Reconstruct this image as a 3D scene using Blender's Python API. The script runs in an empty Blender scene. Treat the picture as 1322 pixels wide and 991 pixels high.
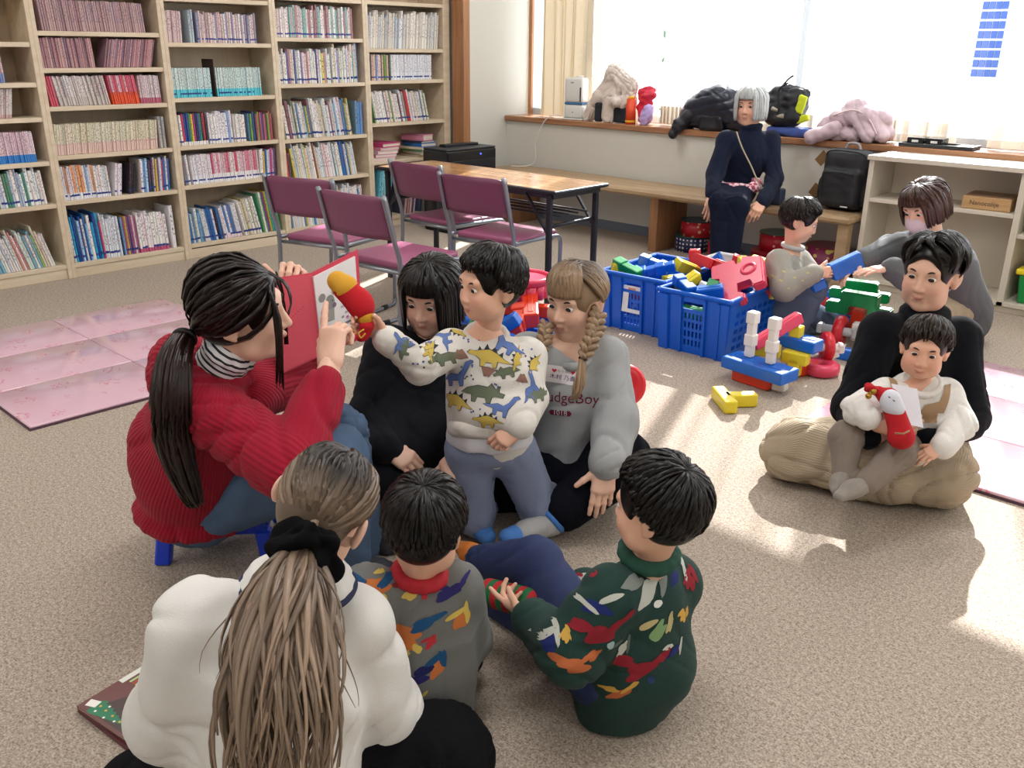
import bpy, bmesh, math, random
import numpy as np
from mathutils import Vector, Matrix, Euler
from mathutils.bvhtree import BVHTree
from mathutils import noise as mnoise

random.seed(7); RNG = np.random.default_rng(7)
PI = math.pi
SC = bpy.context.scene
COL = SC.collection

# ------------------------------------------------------------------ camera
cam_d = bpy.data.cameras.new('camera'); cam = bpy.data.objects.new('camera', cam_d); COL.objects.link(cam)
cam_d.sensor_width = 36.0; cam_d.lens = 36.0 * 1161.2 / 1322.0; cam_d.clip_start = 0.05; cam_d.clip_end = 300
_yaw, _pit, _rol = 2.32836875, 0.35793184, 0.01088427
_f = Vector((math.cos(_yaw)*math.cos(_pit), math.sin(_yaw)*math.cos(_pit), -math.sin(_pit)))
_r = Vector((math.sin(_yaw), -math.cos(_yaw), 0)); _u = _r.cross(_f)
_r2 = math.cos(_rol)*_r + math.sin(_rol)*_u; _u2 = -math.sin(_rol)*_r + math.cos(_rol)*_u
cam.matrix_world = Matrix(((_r2.x, _u2.x, -_f.x, 0), (_r2.y, _u2.y, -_f.y, 0), (_r2.z, _u2.z, -_f.z, 1.4), (0, 0, 0, 1)))
SC.camera = cam

# ------------------------------------------------------------------ sky, sun, ceiling lights, exposure
SC.view_settings.view_transform = 'Standard'; SC.view_settings.look = 'None'
SC.view_settings.gamma = 1.0; SC.view_settings.use_curve_mapping = False
SC.view_settings.exposure = 0.0
W = bpy.data.worlds.new('sky'); SC.world = W; W.use_nodes = True
_bg = W.node_tree.nodes['Background']; _bg.inputs[0].default_value = (0.86, 0.93, 1.0, 1); _bg.inputs[1].default_value = 3.2
SUN_DIR = Vector((0.36*math.cos(math.radians(33.4)), -0.933*math.cos(math.radians(33.4)), -math.sin(math.radians(33.4))))
sun_d = bpy.data.lights.new('sun', 'SUN'); sun_d.energy = 17.0; sun_d.angle = math.radians(0.6); sun_d.color = (1, 0.98, 0.95)
sun = bpy.data.objects.new('sun', sun_d); COL.objects.link(sun); sun.location = (-6, 12, 8)
sun.rotation_euler = SUN_DIR.to_track_quat('-Z', 'Y').to_euler()
def area_light(name, loc, sx, sy, e, col=(1, 0.975, 0.95), rot=(0, 0, 0)):
    d = bpy.data.lights.new(name, 'AREA'); d.shape = 'RECTANGLE'; d.size = sx; d.size_y = sy; d.energy = e; d.color = col
    o = bpy.data.objects.new(name, d); COL.objects.link(o); o.location = loc; o.rotation_euler = rot; return o
for _x, _y in ((-4.2, 1.2), (-4.2, 4.2), (-1.2, 1.2), (-1.2, 4.2), (1.6, 1.2), (1.6, -1.6), (-1.6, -1.6), (-4.2, -1.6)):
    area_light('ceiling_lamp', (_x, _y, 2.97), 0.3, 1.25, 26)

# ------------------------------------------------------------------ helpers
def tag(o, label=None, cat=None, group=None, kind=None):
    if label: o['label'] = label
    if cat: o['category'] = cat
    if group: o['group'] = group
    if kind: o['kind'] = kind
    return o
def thing(name, label, cat, loc=(0, 0, 0), rz=0.0, group=None):
    o = bpy.data.objects.new(name, None); COL.objects.link(o); o.empty_display_size = 0.05
    o.location = loc; o.rotation_euler = (0, 0, rz)
    return tag(o, label, cat, group)
def raw_obj(name, me, mat=None, parent=None, loc=None, rot=None):
    o = bpy.data.objects.new(name, me); COL.objects.link(o)
    if mat is not None and not me.materials:
        for m in (mat if isinstance(mat, (list, tuple)) else [mat]): me.materials.append(m)
    if parent is not None: o.parent = parent
    if loc is not None: o.location = loc
    if rot is not None: o.rotation_euler = rot
    return o
def np_mesh(name, V, F, smooth=True, attrs=None, mi=None):
    V = np.asarray(V, np.float32); me = bpy.data.meshes.new(name)
    if isinstance(F, (list, tuple)): Fs = [np.asarray(f, np.int32) for f in F if len(f)]
    else: Fs = [np.asarray(F, np.int32)]
    tot = np.concatenate([np.full(len(f), f.shape[1], np.int32) for f in Fs])
    lv = np.concatenate([f.ravel() for f in Fs])
    me.vertices.add(len(V)); me.vertices.foreach_set('co', V.ravel())
    me.loops.add(len(lv)); me.loops.foreach_set('vertex_index', lv)
    me.polygons.add(len(tot)); st = np.zeros(len(tot), np.int32); st[1:] = np.cumsum(tot)[:-1]
    me.polygons.foreach_set('loop_start', st); me.polygons.foreach_set('loop_total', tot)
    if mi is not None: me.polygons.foreach_set('material_index', np.asarray(mi, np.int32))
    me.polygons.foreach_set('use_smooth', np.full(len(tot), smooth))
    if attrs:
        for k, (typ, dom, a) in attrs.items():
            at = me.attributes.new(k, typ, dom)
            at.data.foreach_set({'FLOAT': 'value', 'FLOAT_COLOR': 'color', 'FLOAT_VECTOR': 'vector'}[typ], np.asarray(a, np.float32).ravel())
    me.update(calc_edges=True); return me
def bm_mesh(name, bm, smooth=False):
    me = bpy.data.meshes.new(name); bm.normal_update(); bm.to_mesh(me); bm.free()
    if smooth: me.polygons.foreach_set('use_smooth', [True]*len(me.polygons))
    return me
def bm_box(bm, c, s, rot=None, bev=0.0, seg=1, mi=0, taper=None):
    r = bmesh.ops.create_cube(bm, size=1.0); vs = r['verts']
    if taper:
        for v in vs:
            if v.co.z < 0: v.co.x *= taper; v.co.y *= taper
    M = Matrix.Translation(c) @ ((rot.to_matrix().to_4x4() if isinstance(rot, Euler) else rot) if rot is not None else Matrix.Identity(4)) @ Matrix.Diagonal((*s, 1))
    bmesh.ops.transform(bm, matrix=M, verts=vs)
    fs = {f for v in vs for f in v.link_faces}
    if bev > 0:
        es = list({e for v in vs for e in v.link_edges})
        rb = bmesh.ops.bevel(bm, geom=es, offset=bev, segments=seg, affect='EDGES', profile=0.5)
        fs = set(rb['faces']) | {f for f in fs if f.is_valid}
    for f in fs: f.material_index = mi
    return vs
def bm_cyl(bm, a, b, r, r2=None, n=16, mi=0, caps=True):
    a = Vector(a); b = Vector(b); d = b - a; L = d.length
    M = Matrix.Translation((a+b)/2) @ d.to_track_quat('Z', 'Y').to_matrix().to_4x4()
    res = bmesh.ops.create_cone(bm, cap_ends=caps, segments=n, radius1=r, radius2=r if r2 is None else r2, depth=L, matrix=M)
    for f in {f for v in res['verts'] for f in v.link_faces}: f.material_index = mi; f.smooth = len(f.verts) == 4
    return res['verts']
def bm_torus(bm, c, axis, R, r, n=32, m=12, mi=0, prof=None):
    q = Vector(axis).to_track_quat('Z', 'Y').to_matrix(); c = Vector(c)
    rings = []
    for i in range(n):
        a = 2*PI*i/n; ring = []
        for j in range(m):
            b = 2*PI*j/m
            if prof: rr, zz = prof(b)
            else: rr, zz = r*math.cos(b), r*math.sin(b)
            ring.append(bm.verts.new(c + q @ Vector(((R+rr)*math.cos(a), (R+rr)*math.sin(a), zz))))
        rings.append(ring)
    for i in range(n):
        for j in range(m):
            f = bm.faces.new((rings[i][j], rings[(i+1) % n][j], rings[(i+1) % n][(j+1) % m], rings[i][(j+1) % m])); f.material_index = mi; f.smooth = True
def bm_prism(bm, pts, z0, z1, mi=0, M=None):   # extrude a 2D outline
    lo = [bm.verts.new((x, y, z0)) for x, y in pts]; hi = [bm.verts.new((x, y, z1)) for x, y in pts]; n = len(pts)
    fs = [bm.faces.new(list(reversed(lo))), bm.faces.new(hi)]
    for i in range(n): fs.append(bm.faces.new((lo[i], lo[(i+1) % n], hi[(i+1) % n], hi[i])))
    for f in fs: f.material_index = mi
    if M is not None: bmesh.ops.transform(bm, matrix=M, verts=lo+hi)
    return lo+hi
def catmull(P, n, closed=False):
    P = np.asarray(P, float); k = len(P)
    if k == 2: t = np.linspace(0, 1, n)[:, None]; return P[0]*(1-t)+P[1]*t
    idx = np.linspace(0, k-1, n); out = []
    for s in idx:
        i = min(int(s), k-2); t = s-i
        p0 = P[max(i-1, 0)]; p1 = P[i]; p2 = P[i+1]; p3 = P[min(i+2, k-1)]
        out.append(0.5*((2*p1)+(-p0+p2)*t+(2*p0-5*p1+4*p2-p3)*t*t+(-p0+3*p1-3*p2+p3)*t**3))
    return np.array(out)
def tube_arrays(pts, rad, m=8, flat=1.0, ref=None, cap=True):   # returns V,F quads,+caps tris ; rad scalar or per point
    pts = np.asarray(pts, float); n = len(pts); rad = np.broadcast_to(np.asarray(rad, float), (n,))
    T = np.gradient(pts, axis=0); T /= np.linalg.norm(T, axis=1, keepdims=True)+1e-9
    if ref is None:
        a = np.array([0, 0, 1.0]) if abs(T[0][2]) < .9 else np.array([1.0, 0, 0]); N = np.zeros_like(T)
        v = a - T[0]*(a@T[0]); v /= np.linalg.norm(v); N[0] = v
        for i in range(1, n):
            v = N[i-1]-T[i]*(N[i-1]@T[i]); N[i] = v/(np.linalg.norm(v)+1e-9)
    else:
        ref = np.broadcast_to(np.asarray(ref, float), (n, 3)); N = ref-T*(ref*T).sum(1, keepdims=True); N /= np.linalg.norm(N, axis=1, keepdims=True)+1e-9
    B = np.cross(T, N); a = np.linspace(0, 2*PI, m, endpoint=False)
    V = pts[:, None]+rad[:, None, None]*(np.cos(a)[None, :, None]*N[:, None]*flat+np.sin(a)[None, :, None]*B[:, None])
    V = V.reshape(-1, 3); i = np.arange(n-1)[:, None]*m; j = np.arange(m)[None]; jn = (j+1) % m
    Q = np.stack([i+j, i+jn, i+m+jn, i+m+j], -1).reshape(-1, 4); Tn = np.zeros((0, 3), int)
    if cap:
        c0 = len(V); V = np.vstack([V, pts[:1], pts[-1:]]); jj = np.arange(m); jn = (jj+1) % m
        Tn = np.vstack([np.stack([np.full(m, c0), jn, jj], 1), np.stack([np.full(m, c0+1), (n-1)*m+jj, (n-1)*m+jn], 1)])
    return V, Q, Tn
class Bag:   # collects arrays into one mesh
    def __init__(s): s.V = []; s.Q = []; s.T = []; s.n = 0; s.at = {}
    def add(s, V, Q=(), T=(), **at):
        if len(Q): s.Q.append(np.asarray(Q)+s.n)
        if len(T): s.T.append(np.asarray(T)+s.n)
        s.V.append(np.asarray(V, float)); s.n += len(V)
        for k, v in at.items():
            v = np.asarray(v, float)
            if v.ndim == 0: v = np.full(len(V), float(v))
            elif v.ndim == 1 and k.startswith('col'): v = np.tile(v, (len(V), 1))
            s.at.setdefault(k, []).append(v)
    def tube(s, pts, rad, m=8, flat=1.0, ref=None, **at): s.add(*tube_arrays(pts, rad, m, flat, ref), **at)
    def mesh(s, name, smooth=True):
        F = []
        if s.Q: F.append(np.concatenate(s.Q))
        if s.T: F.append(np.concatenate(s.T))
        at = {}
        for k, v in s.at.items():
            a = np.concatenate(v); at[k] = ('FLOAT', 'POINT', a) if a.ndim == 1 else ('FLOAT_COLOR', 'POINT', np.hstack([a, np.ones((len(a), 1))]) if a.shape[1] == 3 else a)
        return np_mesh(name, np.concatenate(s.V), F, smooth, at)
def copy_tree(o, parent=None):
    c = o.copy(); COL.objects.link(c)
    if parent is not None: c.parent = parent
    for ch in list(o.children): copy_tree(ch, c)
    return c

# ------------------------------------------------------------------ materials
def srgb(h):
    if isinstance(h, str):
        h = h.lstrip('#'); c = [int(h[i:i+2], 16)/255 for i in (0, 2, 4)]
    else: c = h
    return tuple(x/12.92 if x <= .04045 else ((x+.055)/1.055)**2.4 for x in c)
def mat(name, col='#808080', rough=0.6, metal=0.0, spec=0.5, bump=None, var=0.0, vscale=8.0, trans=None, sheen=0.0, coat=0.0, sss=0.0):
    """procedural principled; bump=(scale,strength,detail) noise bump; var = noise colour variation"""
    m = bpy.data.materials.new(name); m.use_nodes = True; nt = m.node_tree; N = nt.nodes; L = nt.links; b = N['Principled BSDF']
    c = srgb(col)
    b.inputs['Base Color'].default_value = (*c, 1); b.inputs['Roughness'].default_value = rough; b.inputs['Metallic'].default_value = metal
    b.inputs['Specular IOR Level'].default_value = spec
    if sheen: b.inputs['Sheen Weight'].default_value = sheen; b.inputs['Sheen Roughness'].default_value = 0.6
    if coat: b.inputs['Coat Weight'].default_value = coat; b.inputs['Coat Roughness'].default_value = 0.1
    if sss: b.inputs['Subsurface Weight'].default_value = sss; b.inputs['Subsurface Radius'].default_value = (.02, .008, .005); b.inputs['Subsurface Scale'].default_value = 0.3
    tc = N.new('ShaderNodeTexCoord')
    if var:
        n = N.new('ShaderNodeTexNoise'); n.inputs['Scale'].default_value = vscale; n.inputs['Detail'].default_value = 4; L.new(tc.outputs['Object'], n.inputs['Vector'])
        mx = N.new('ShaderNodeMix'); mx.data_type = 'RGBA'; mx.inputs['A'].default_value = (*[x*(1-var) for x in c], 1); mx.inputs['B'].default_value = (*[min(1, x*(1+var)) for x in c], 1)
        L.new(n.outputs['Fac'], mx.inputs['Factor']); L.new(mx.outputs['Result'], b.inputs['Base Color'])
    if bump:
        n = N.new('ShaderNodeTexNoise'); n.inputs['Scale'].default_value = bump[0]; n.inputs['Detail'].default_value = bump[2] if len(bump) > 2 else 3
        L.new(tc.outputs['Object'], n.inputs['Vector'])
        bp = N.new('ShaderNodeBump'); bp.inputs['Strength'].default_value = bump[1]; bp.inputs['Distance'].default_value = 0.004
        L.new(n.outputs['Fac'], bp.inputs['Height']); L.new(bp.outputs['Normal'], b.inputs['Normal'])
    if trans: b.inputs['Transmission Weight'].default_value = trans
    return m
def bsdf(m): return m.node_tree.nodes['Principled BSDF']
def attr_node(m, name, typ='GEOMETRY'):
    a = m.node_tree.nodes.new('ShaderNodeAttribute'); a.attribute_name = name; a.attribute_type = typ; return a
def math_node(m, op, a, b=None, c=None):
    n = m.node_tree.nodes.new('ShaderNodeMath'); n.operation = op
    for i, v in enumerate((a, b, c)):
        if v is None: continue
        if isinstance(v, (int, float)): n.inputs[i].default_value = v
        else: m.node_tree.links.new(v, n.inputs[i])
    return n.outputs[0]
def mix_node(m, fac, a, b, blend='MIX'):
    n = m.node_tree.nodes.new('ShaderNodeMix'); n.data_type = 'RGBA'; n.blend_type = blend
    for s, v in (('Factor', fac), ('A', a), ('B', b)):
        if isinstance(v, (int, float)): n.inputs[s].default_value = v
        elif isinstance(v, tuple): n.inputs[s].default_value = (*v[:3], 1)
        else: m.node_tree.links.new(v, n.inputs[s])
    return n.outputs['Result']
def wood(name, c1, c2, rough=0.4, scale=(1.2, 14, 14), bump=0.05):
    m = mat(name, c1, rough); nt = m.node_tree; N = nt.nodes; L = nt.links
    tc = N.new('ShaderNodeTexCoord'); mp = N.new('ShaderNodeMapping'); mp.inputs['Scale'].default_value = scale; L.new(tc.outputs['Object'], mp.inputs['Vector'])
    n = N.new('ShaderNodeTexNoise'); n.inputs['Scale'].default_value = 1.6; n.inputs['Detail'].default_value = 6; n.inputs['Distortion'].default_value = 0.6; L.new(mp.outputs['Vector'], n.inputs['Vector'])
    r = N.new('ShaderNodeValToRGB'); r.color_ramp.elements[0].position = .35; r.color_ramp.elements[1].position = .7
    r.color_ramp.elements[0].color = (*srgb(c1), 1); r.color_ramp.elements[1].color = (*srgb(c2), 1)
    L.new(n.outputs['Fac'], r.inputs['Fac']); L.new(r.outputs['Color'], bsdf(m).inputs['Base Color'])
    return m

# ================================================================== soft bodies: smooth-union distance fields turned into one continuous mesh
def _bb(pts, r): pts = np.asarray(pts, float); return pts.min(0)-r, pts.max(0)+r
def cap(a, b, ra, rb=None, k=.03, op='u', flat=None, tag=None):
    """tapered limb from a to b; flat=(axis, factor) squashes it along an axis"""
    rb = ra if rb is None else rb; a = np.asarray(a, float); b = np.asarray(b, float)
    lo, hi = _bb([a, b], max(ra, rb)); return dict(t='cap', a=a, b=b, ra=ra, rb=rb, k=k, op=op, lo=lo, hi=hi, flat=flat, tag=tag)
def ell(c, r, R=None, k=.03, op='u'):
    c = np.asarray(c, float); r = np.asarray(r, float); R = np.eye(3) if R is None else np.asarray(R, float)   # columns of R = axes
    e = np.sqrt(((R*r[None, :])**2).sum(1)); return dict(t='ell', c=c, r=r, R=R, k=k, op=op, lo=c-e, hi=c+e)
def rbox(c, h, R=None, rad=.01, k=.02, op='u'):
    c = np.asarray(c, float); h = np.asarray(h, float); R = np.eye(3) if R is None else np.asarray(R, float)
    e = (np.abs(R)*h[None, :]).sum(1); return dict(t='box', c=c, h=h, R=R, rad=rad, k=k, op=op, lo=c-e, hi=c+e)
def half(p, n, k=.01):   # cut away the side the normal points to
    n = np.asarray(n, float); n = n/np.linalg.norm(n); return dict(t='half', p=np.asarray(p, float), n=n, k=k, op='s', lo=None, hi=None)
def chain(pts, rads, k=.03, **kw): return [cap(pts[i], pts[i+1], rads[i], rads[i+1], k, **kw) for i in range(len(pts)-1)]
def _dist(p, P):
    if p['t'] == 'cap':
        a, b = p['a'], p['b']; Q = P
        if p['flat'] is not None:
            ax, fc = p['flat']; ax = np.asarray(ax, float); ax = ax/np.linalg.norm(ax); Q = P+((P-a)@ax)[..., None]*ax*(1/fc-1); b = b+((b-a)@ax)*ax*(1/fc-1)
        ab = b-a; L = ab@ab+1e-12; pa = Q-a.astype(np.float32); t = np.clip(pa@(ab/L).astype(np.float32), 0, 1)
        d = pa-t[..., None]*ab.astype(np.float32); return np.sqrt((d*d).sum(-1))-(p['ra']+t*(p['rb']-p['ra']))
    if p['t'] == 'ell':
        q = (P-p['c'].astype(np.float32))@p['R'].astype(np.float32); r = p['r'].astype(np.float32)
        k0 = np.sqrt(((q/r)**2).sum(-1)); k1 = np.sqrt(((q/(r*r))**2).sum(-1))+1e-9; return k0*(k0-1)/k1
    if p['t'] == 'box':
        q = np.abs((P-p['c'].astype(np.float32))@p['R'].astype(np.float32))-(p['h']-p['rad']).astype(np.float32)
        return np.sqrt((np.maximum(q, 0)**2).sum(-1))+np.minimum(q.max(-1), 0)-p['rad']
    if p['t'] == 'half': return (P-p['p'].astype(np.float32))@p['n'].astype(np.float32)*-1
def sdf(prims, res, pad=None):
    un = [p for p in prims if p['op'] == 'u']; pad = res*3 if pad is None else pad
    lo = np.min([p['lo'] for p in un], 0)-pad-.01; hi = np.max([p['hi'] for p in un], 0)+pad+.01
    n = np.maximum(((hi-lo)/res).astype(int)+1, 4); ax = [(lo[i]+res*np.arange(n[i])).astype(np.float32) for i in range(3)]
    F = np.full(n, 1.0, np.float32)
    for p in prims:
        if p['lo'] is None: s = [slice(0, n[i]) for i in range(3)]
        else:
            m = p['k']+2.5*res; s = [slice(max(0, int((p['lo'][i]-m-lo[i])/res)), min(n[i], int((p['hi'][i]+m-lo[i])/res)+2)) for i in range(3)]
        if any(x.stop <= x.start for x in s): continue
        P = np.stack(np.meshgrid(ax[0][s[0]], ax[1][s[1]], ax[2][s[2]], indexing='ij'), -1)
        d = _dist(p, P); f = F[s[0], s[1], s[2]]; k = max(p['k'], 1e-4)
        if p['op'] == 'u':
            h = np.maximum(k-np.abs(f-d), 0)/k; F[s[0], s[1], s[2]] = np.minimum(f, d)-h*h*k*.25
        else:
            d = -d; h = np.maximum(k-np.abs(f-d), 0)/k; F[s[0], s[1], s[2]] = np.maximum(f, d)+h*h*k*.25
    # surface nets
    S = F < 0; c = np.zeros(n-1, np.int8); off = [(i, j, k) for i in (0, 1) for j in (0, 1) for k in (0, 1)]
    for o in off: c += S[o[0]:n[0]-1+o[0], o[1]:n[1]-1+o[1], o[2]:n[2]-1+o[2]]
    act = np.argwhere((c > 0) & (c < 8)); idx = np.full(n-1, -1, np.int64); idx[act[:, 0], act[:, 1], act[:, 2]] = np.arange(len(act))
    fv = {o: F[act[:, 0]+o[0], act[:, 1]+o[1], act[:, 2]+o[2]] for o in off}
    acc = np.zeros((len(act), 3)); cnt = np.zeros(len(act))
    for a in off:
        for d in range(3):
            if a[d]: continue
            b = list(a); b[d] = 1; b = tuple(b); f0, f1 = fv[a], fv[b]; m = (f0 < 0) != (f1 < 0); t = np.where(m, f0/(f0-f1+1e-20), 0)
            pos = np.array(a, float)[None].repeat(len(act), 0); pos[:, d] += t; acc += pos*m[:, None]; cnt += m
    V = lo+res*(act+acc/cnt[:, None]); Q = []
    for d in range(3):
        e1, e2 = (d+1) % 3, (d+2) % 3; sl0 = [slice(None)]*3; sl1 = [slice(None)]*3; sl0[d] = slice(0, n[d]-1); sl1[d] = slice(1, n[d])
        A = S[tuple(sl0)]; B = S[tuple(sl1)]; e = np.argwhere(A != B); e = e[(e[:, e1] > 0) & (e[:, e2] > 0) & (e[:, e1] < n[e1]-1) & (e[:, e2] < n[e2]-1)]
        if not len(e): continue
        ins = A[e[:, 0], e[:, 1], e[:, 2]]
        def g(a, b): q = e.copy(); q[:, e1] -= a; q[:, e2] -= b; return idx[q[:, 0], q[:, 1], q[:, 2]]
        q = np.stack([g(1, 1), g(0, 1), g(0, 0), g(1, 0)], 1); q[~ins] = q[~ins][:, ::-1]; Q.append(q)
    return V, np.concatenate(Q)
def vnormals(V, Q):
    a, b, c, d = (V[Q[:, i]] for i in range(4)); n = np.cross(c-a, d-b); N = np.zeros_like(V)
    for i in range(4): np.add.at(N, Q[:, i], n)
    return N/(np.linalg.norm(N, axis=1, keepdims=True)+1e-12)
def wrinkle(V, Q, amp, freq, seed, mask=None, sharp=1.0):
    r = np.random.default_rng(seed); f = np.zeros(len(V)); N = vnormals(V, Q)
    for i in range(4):
        k1 = r.normal(0, 1, 3); k1 /= np.linalg.norm(k1); k2 = r.normal(0, 1, 3); k2 /= np.linalg.norm(k2)
        s = np.sin((V@k1)*freq*(1+.5*i)+1.7*np.sin((V@k2)*freq*.55+r.uniform(0, 6))+r.uniform(0, 6)); f += (1-np.abs(s)*2 if sharp > 1 else s)/(1+.5*i)
    if mask is not None: f = f*mask
    return V+N*(f*amp/2)[:, None]
def folds(V, Q, centers, amp=.006, freq=90, seed=0, base=.15, R=.12):
    """cloth folds gathered round joints (elbows, waist, knees): soft swells plus narrow broken creases"""
    m = np.full(len(V), base)
    for c in centers: m += np.exp(-((V-np.asarray(c))**2).sum(1)/R**2)
    m = np.minimum(m, 1.2); N = vnormals(V, Q); r = np.random.default_rng(seed+99); d = np.zeros(len(V))
    def uv(): k = r.normal(0, 1, 3); return k/np.linalg.norm(k)
    for i in range(4):
        k1, k2, k3 = uv(), uv(), uv(); ph = (V@k1)*freq*(.75+.25*i)+2.2*np.sin((V@k2)*freq*.35+r.uniform(0, 6)); g = np.clip(.2+1.2*np.sin((V@k3)*freq*.4+r.uniform(0, 6)), 0, 1)
        d -= .8*np.exp(-(np.sin(ph)/.33)**2)*g
    return wrinkle(V+N*(d*amp*m)[:, None], Q, amp*.8, freq*.6, seed, m)
def quilted_pile(name, prims, res, m, parent, axis, period, amp=.009, seed=1):
    V, Q = sdf(prims, res); a = np.asarray(axis, float); a = a/np.linalg.norm(a); N = vnormals(V, Q); rr = np.random.default_rng(seed); k = rr.normal(0, 1, 3)
    s = V@a+.003*np.sin(V@k*10); d = amp*(np.abs(np.sin(np.pi*s/period))**.55-.6); V = V+N*d[:, None]; V = wrinkle(V, Q, .0022, 90, seed)
    return raw_obj(name, np_mesh(name, V, Q), m, parent)
def coat_pile(name, prims, res, m, parent, amp=.004, freq=60, seed=1, quilt=None):
    V, Q = sdf(prims, res); V = wrinkle(V, Q, amp, freq, seed)
    return raw_obj(name, np_mesh(name, V, Q), m, parent)

# ================================================================== ROOM
M_wall = mat('wall_paint', '#d0cfc7', 0.75, bump=(140, .12), var=.03, vscale=1.5)
M_ceil = mat('ceiling_board', '#e6e6e2', 0.8, bump=(60, .2))
M_trimwood = wood('trim_wood', '#9a6844', '#b58660', 0.45, (14, 14, 1.2))
M_sill = wood('sill_wood', '#8f6145', '#b28460', 0.25, (1.2, 14, 14))
M_basegrey = mat('baseboard_grey', '#6d7480', 0.6)
M_shelf = wood('shelf_laminate', '#cdbba1', '#dccdb5', 0.45, (10, 1.5, 10))
M_shelfback = wood('shelf_back', '#bda98f', '#c9b79d', 0.55, (10, 10, 1.2))
def carpet():
    m = mat('carpet', '#b3a48d', 0.95, spec=.15); nt = m.node_tree; N = nt.nodes; L = nt.links
    tc = N.new('ShaderNodeTexCoord')
    n1 = N.new('ShaderNodeTexNoise'); n1.inputs['Scale'].default_value = 210; n1.inputs['Detail'].default_value = 3; L.new(tc.outputs['Object'], n1.inputs['Vector'])
    n2 = N.new('ShaderNodeTexNoise'); n2.inputs['Scale'].default_value = 1.3; n2.inputs['Detail'].default_value = 4; L.new(tc.outputs['Object'], n2.inputs['Vector'])
    v = N.new('ShaderNodeTexVoronoi'); v.inputs['Scale'].default_value = 210; L.new(tc.outputs['Object'], v.inputs['Vector'])
    r = N.new('ShaderNodeValToRGB'); e = r.color_ramp.elements; e[0].position = .36; e[0].color = (*srgb('#7b6c60'), 1); e[1].position = .64; e[1].color = (*srgb('#cbbfb1'), 1)
    L.new(n1.outputs['Fac'], r.inputs['Fac'])
    n4 = N.new('ShaderNodeTexNoise'); n4.inputs['Scale'].default_value = 85; n4.inputs['Detail'].default_value = 2; L.new(tc.outputs['Object'], n4.inputs['Vector']); L.new(math_node(m, 'ADD', math_node(m, 'MULTIPLY', n1.outputs['Fac'], .68), math_node(m, 'MULTIPLY', n4.outputs['Fac'], .32)), r.inputs['Fac'])
    c = mix_node(m, math_node(m, 'MULTIPLY', n2.outputs['Fac'], .25), r.outputs['Color'], srgb('#9c8f80'))
    L.new(c, bsdf(m).inputs['Base Color'])
    bp = N.new('ShaderNodeBump'); bp.inputs['Strength'].default_value = .22; bp.inputs['Distance'].default_value = .002
    L.new(math_node(m, 'SUBTRACT', n1.outputs['Fac'], v.outputs['Distance']), bp.inputs['Height']); L.new(bp.outputs['Normal'], bsdf(m).inputs['Normal'])
    return m
M_carpet = carpet()
def struct(name, bm_or_me, m, parent=None, smooth=False):
    me = bm_or_me if isinstance(bm_or_me, bpy.types.Mesh) else bm_mesh(name, bm_or_me, smooth)
    o = raw_obj(name, me, m, parent)
    if parent is None: o['kind'] = 'structure'
    return o
def box_obj(name, lo, hi, m, parent=None, bev=0.0, kind=None, smooth=False):
    bm = bmesh.new(); lo = Vector(lo); hi = Vector(hi); bm_box(bm, (lo+hi)/2, hi-lo, bev=bev)
    o = raw_obj(name, bm_mesh(name, bm), m, parent)
    if kind: o['kind'] = kind
    return o
XF, XL, YW, YG, ZS, ZT = -5.85, -5.70, 5.92, 6.24, .845, 2.94   # shelf front, left wall, sill wall, glass plane, sill top, window top
S = 'structure'
box_obj('floor', (-6.35, -4.1, -.12), (3.1, 6.5, 0), M_carpet, kind=S)
box_obj('ceiling', (-6.35, -4.1, 3.0), (3.1, 6.5, 3.1), M_ceil, kind=S)
box_obj('wall_left', (-6.35, 5.47, 0), (XL, 6.5, 3.0), M_wall, kind=S)
box_obj('wall_left_alcove', (-6.35, -4.1, 0), (-6.18, 5.47, 3.0), M_wall, kind=S)
box_obj('wall_left_near', (-6.18, -4.1, 0), (XL, 1.29, 3.0), M_wall, kind=S)
box_obj('wall_left_upper', (-6.18, 1.29, 2.16), (XL, 5.47, 3.0), M_wall, kind=S)
box_obj('wall_window', (XL, YW, 0), (3.0, 6.3, ZS-.045), M_wall, kind=S)
box_obj('wall_window_upper', (XL, YW+.12, ZT), (3.0, 6.3, 3.0), M_wall, kind=S)
box_obj('wall_right', (3.0, -4.1, 0), (3.1, 6.5, 3.0), M_wall, kind=S)
box_obj('wall_back', (-6.35, -4.1, 0), (3.1, -4.0, 3.0), M_wall, kind=S)
box_obj('baseboard_window', (XL, YW-.012, 0), (3.0, YW, .075), M_basegrey, kind=S)
box_obj('baseboard_left', (XL, 5.47, 0), (XL+.012, YW, .075), M_basegrey, kind=S)
# wooden post where the bookcase alcove meets the wall
box_obj('trim_1', (XL-.13, 5.395, 0), (XL+.012, 5.47, 2.16), M_trimwood, kind=S, bev=.004)
# window sill board
box_obj('trim_2', (XL, YW-.03, ZS-.045), (3.0, YG+.06, ZS), M_sill, kind=S, bev=.006)
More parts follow.
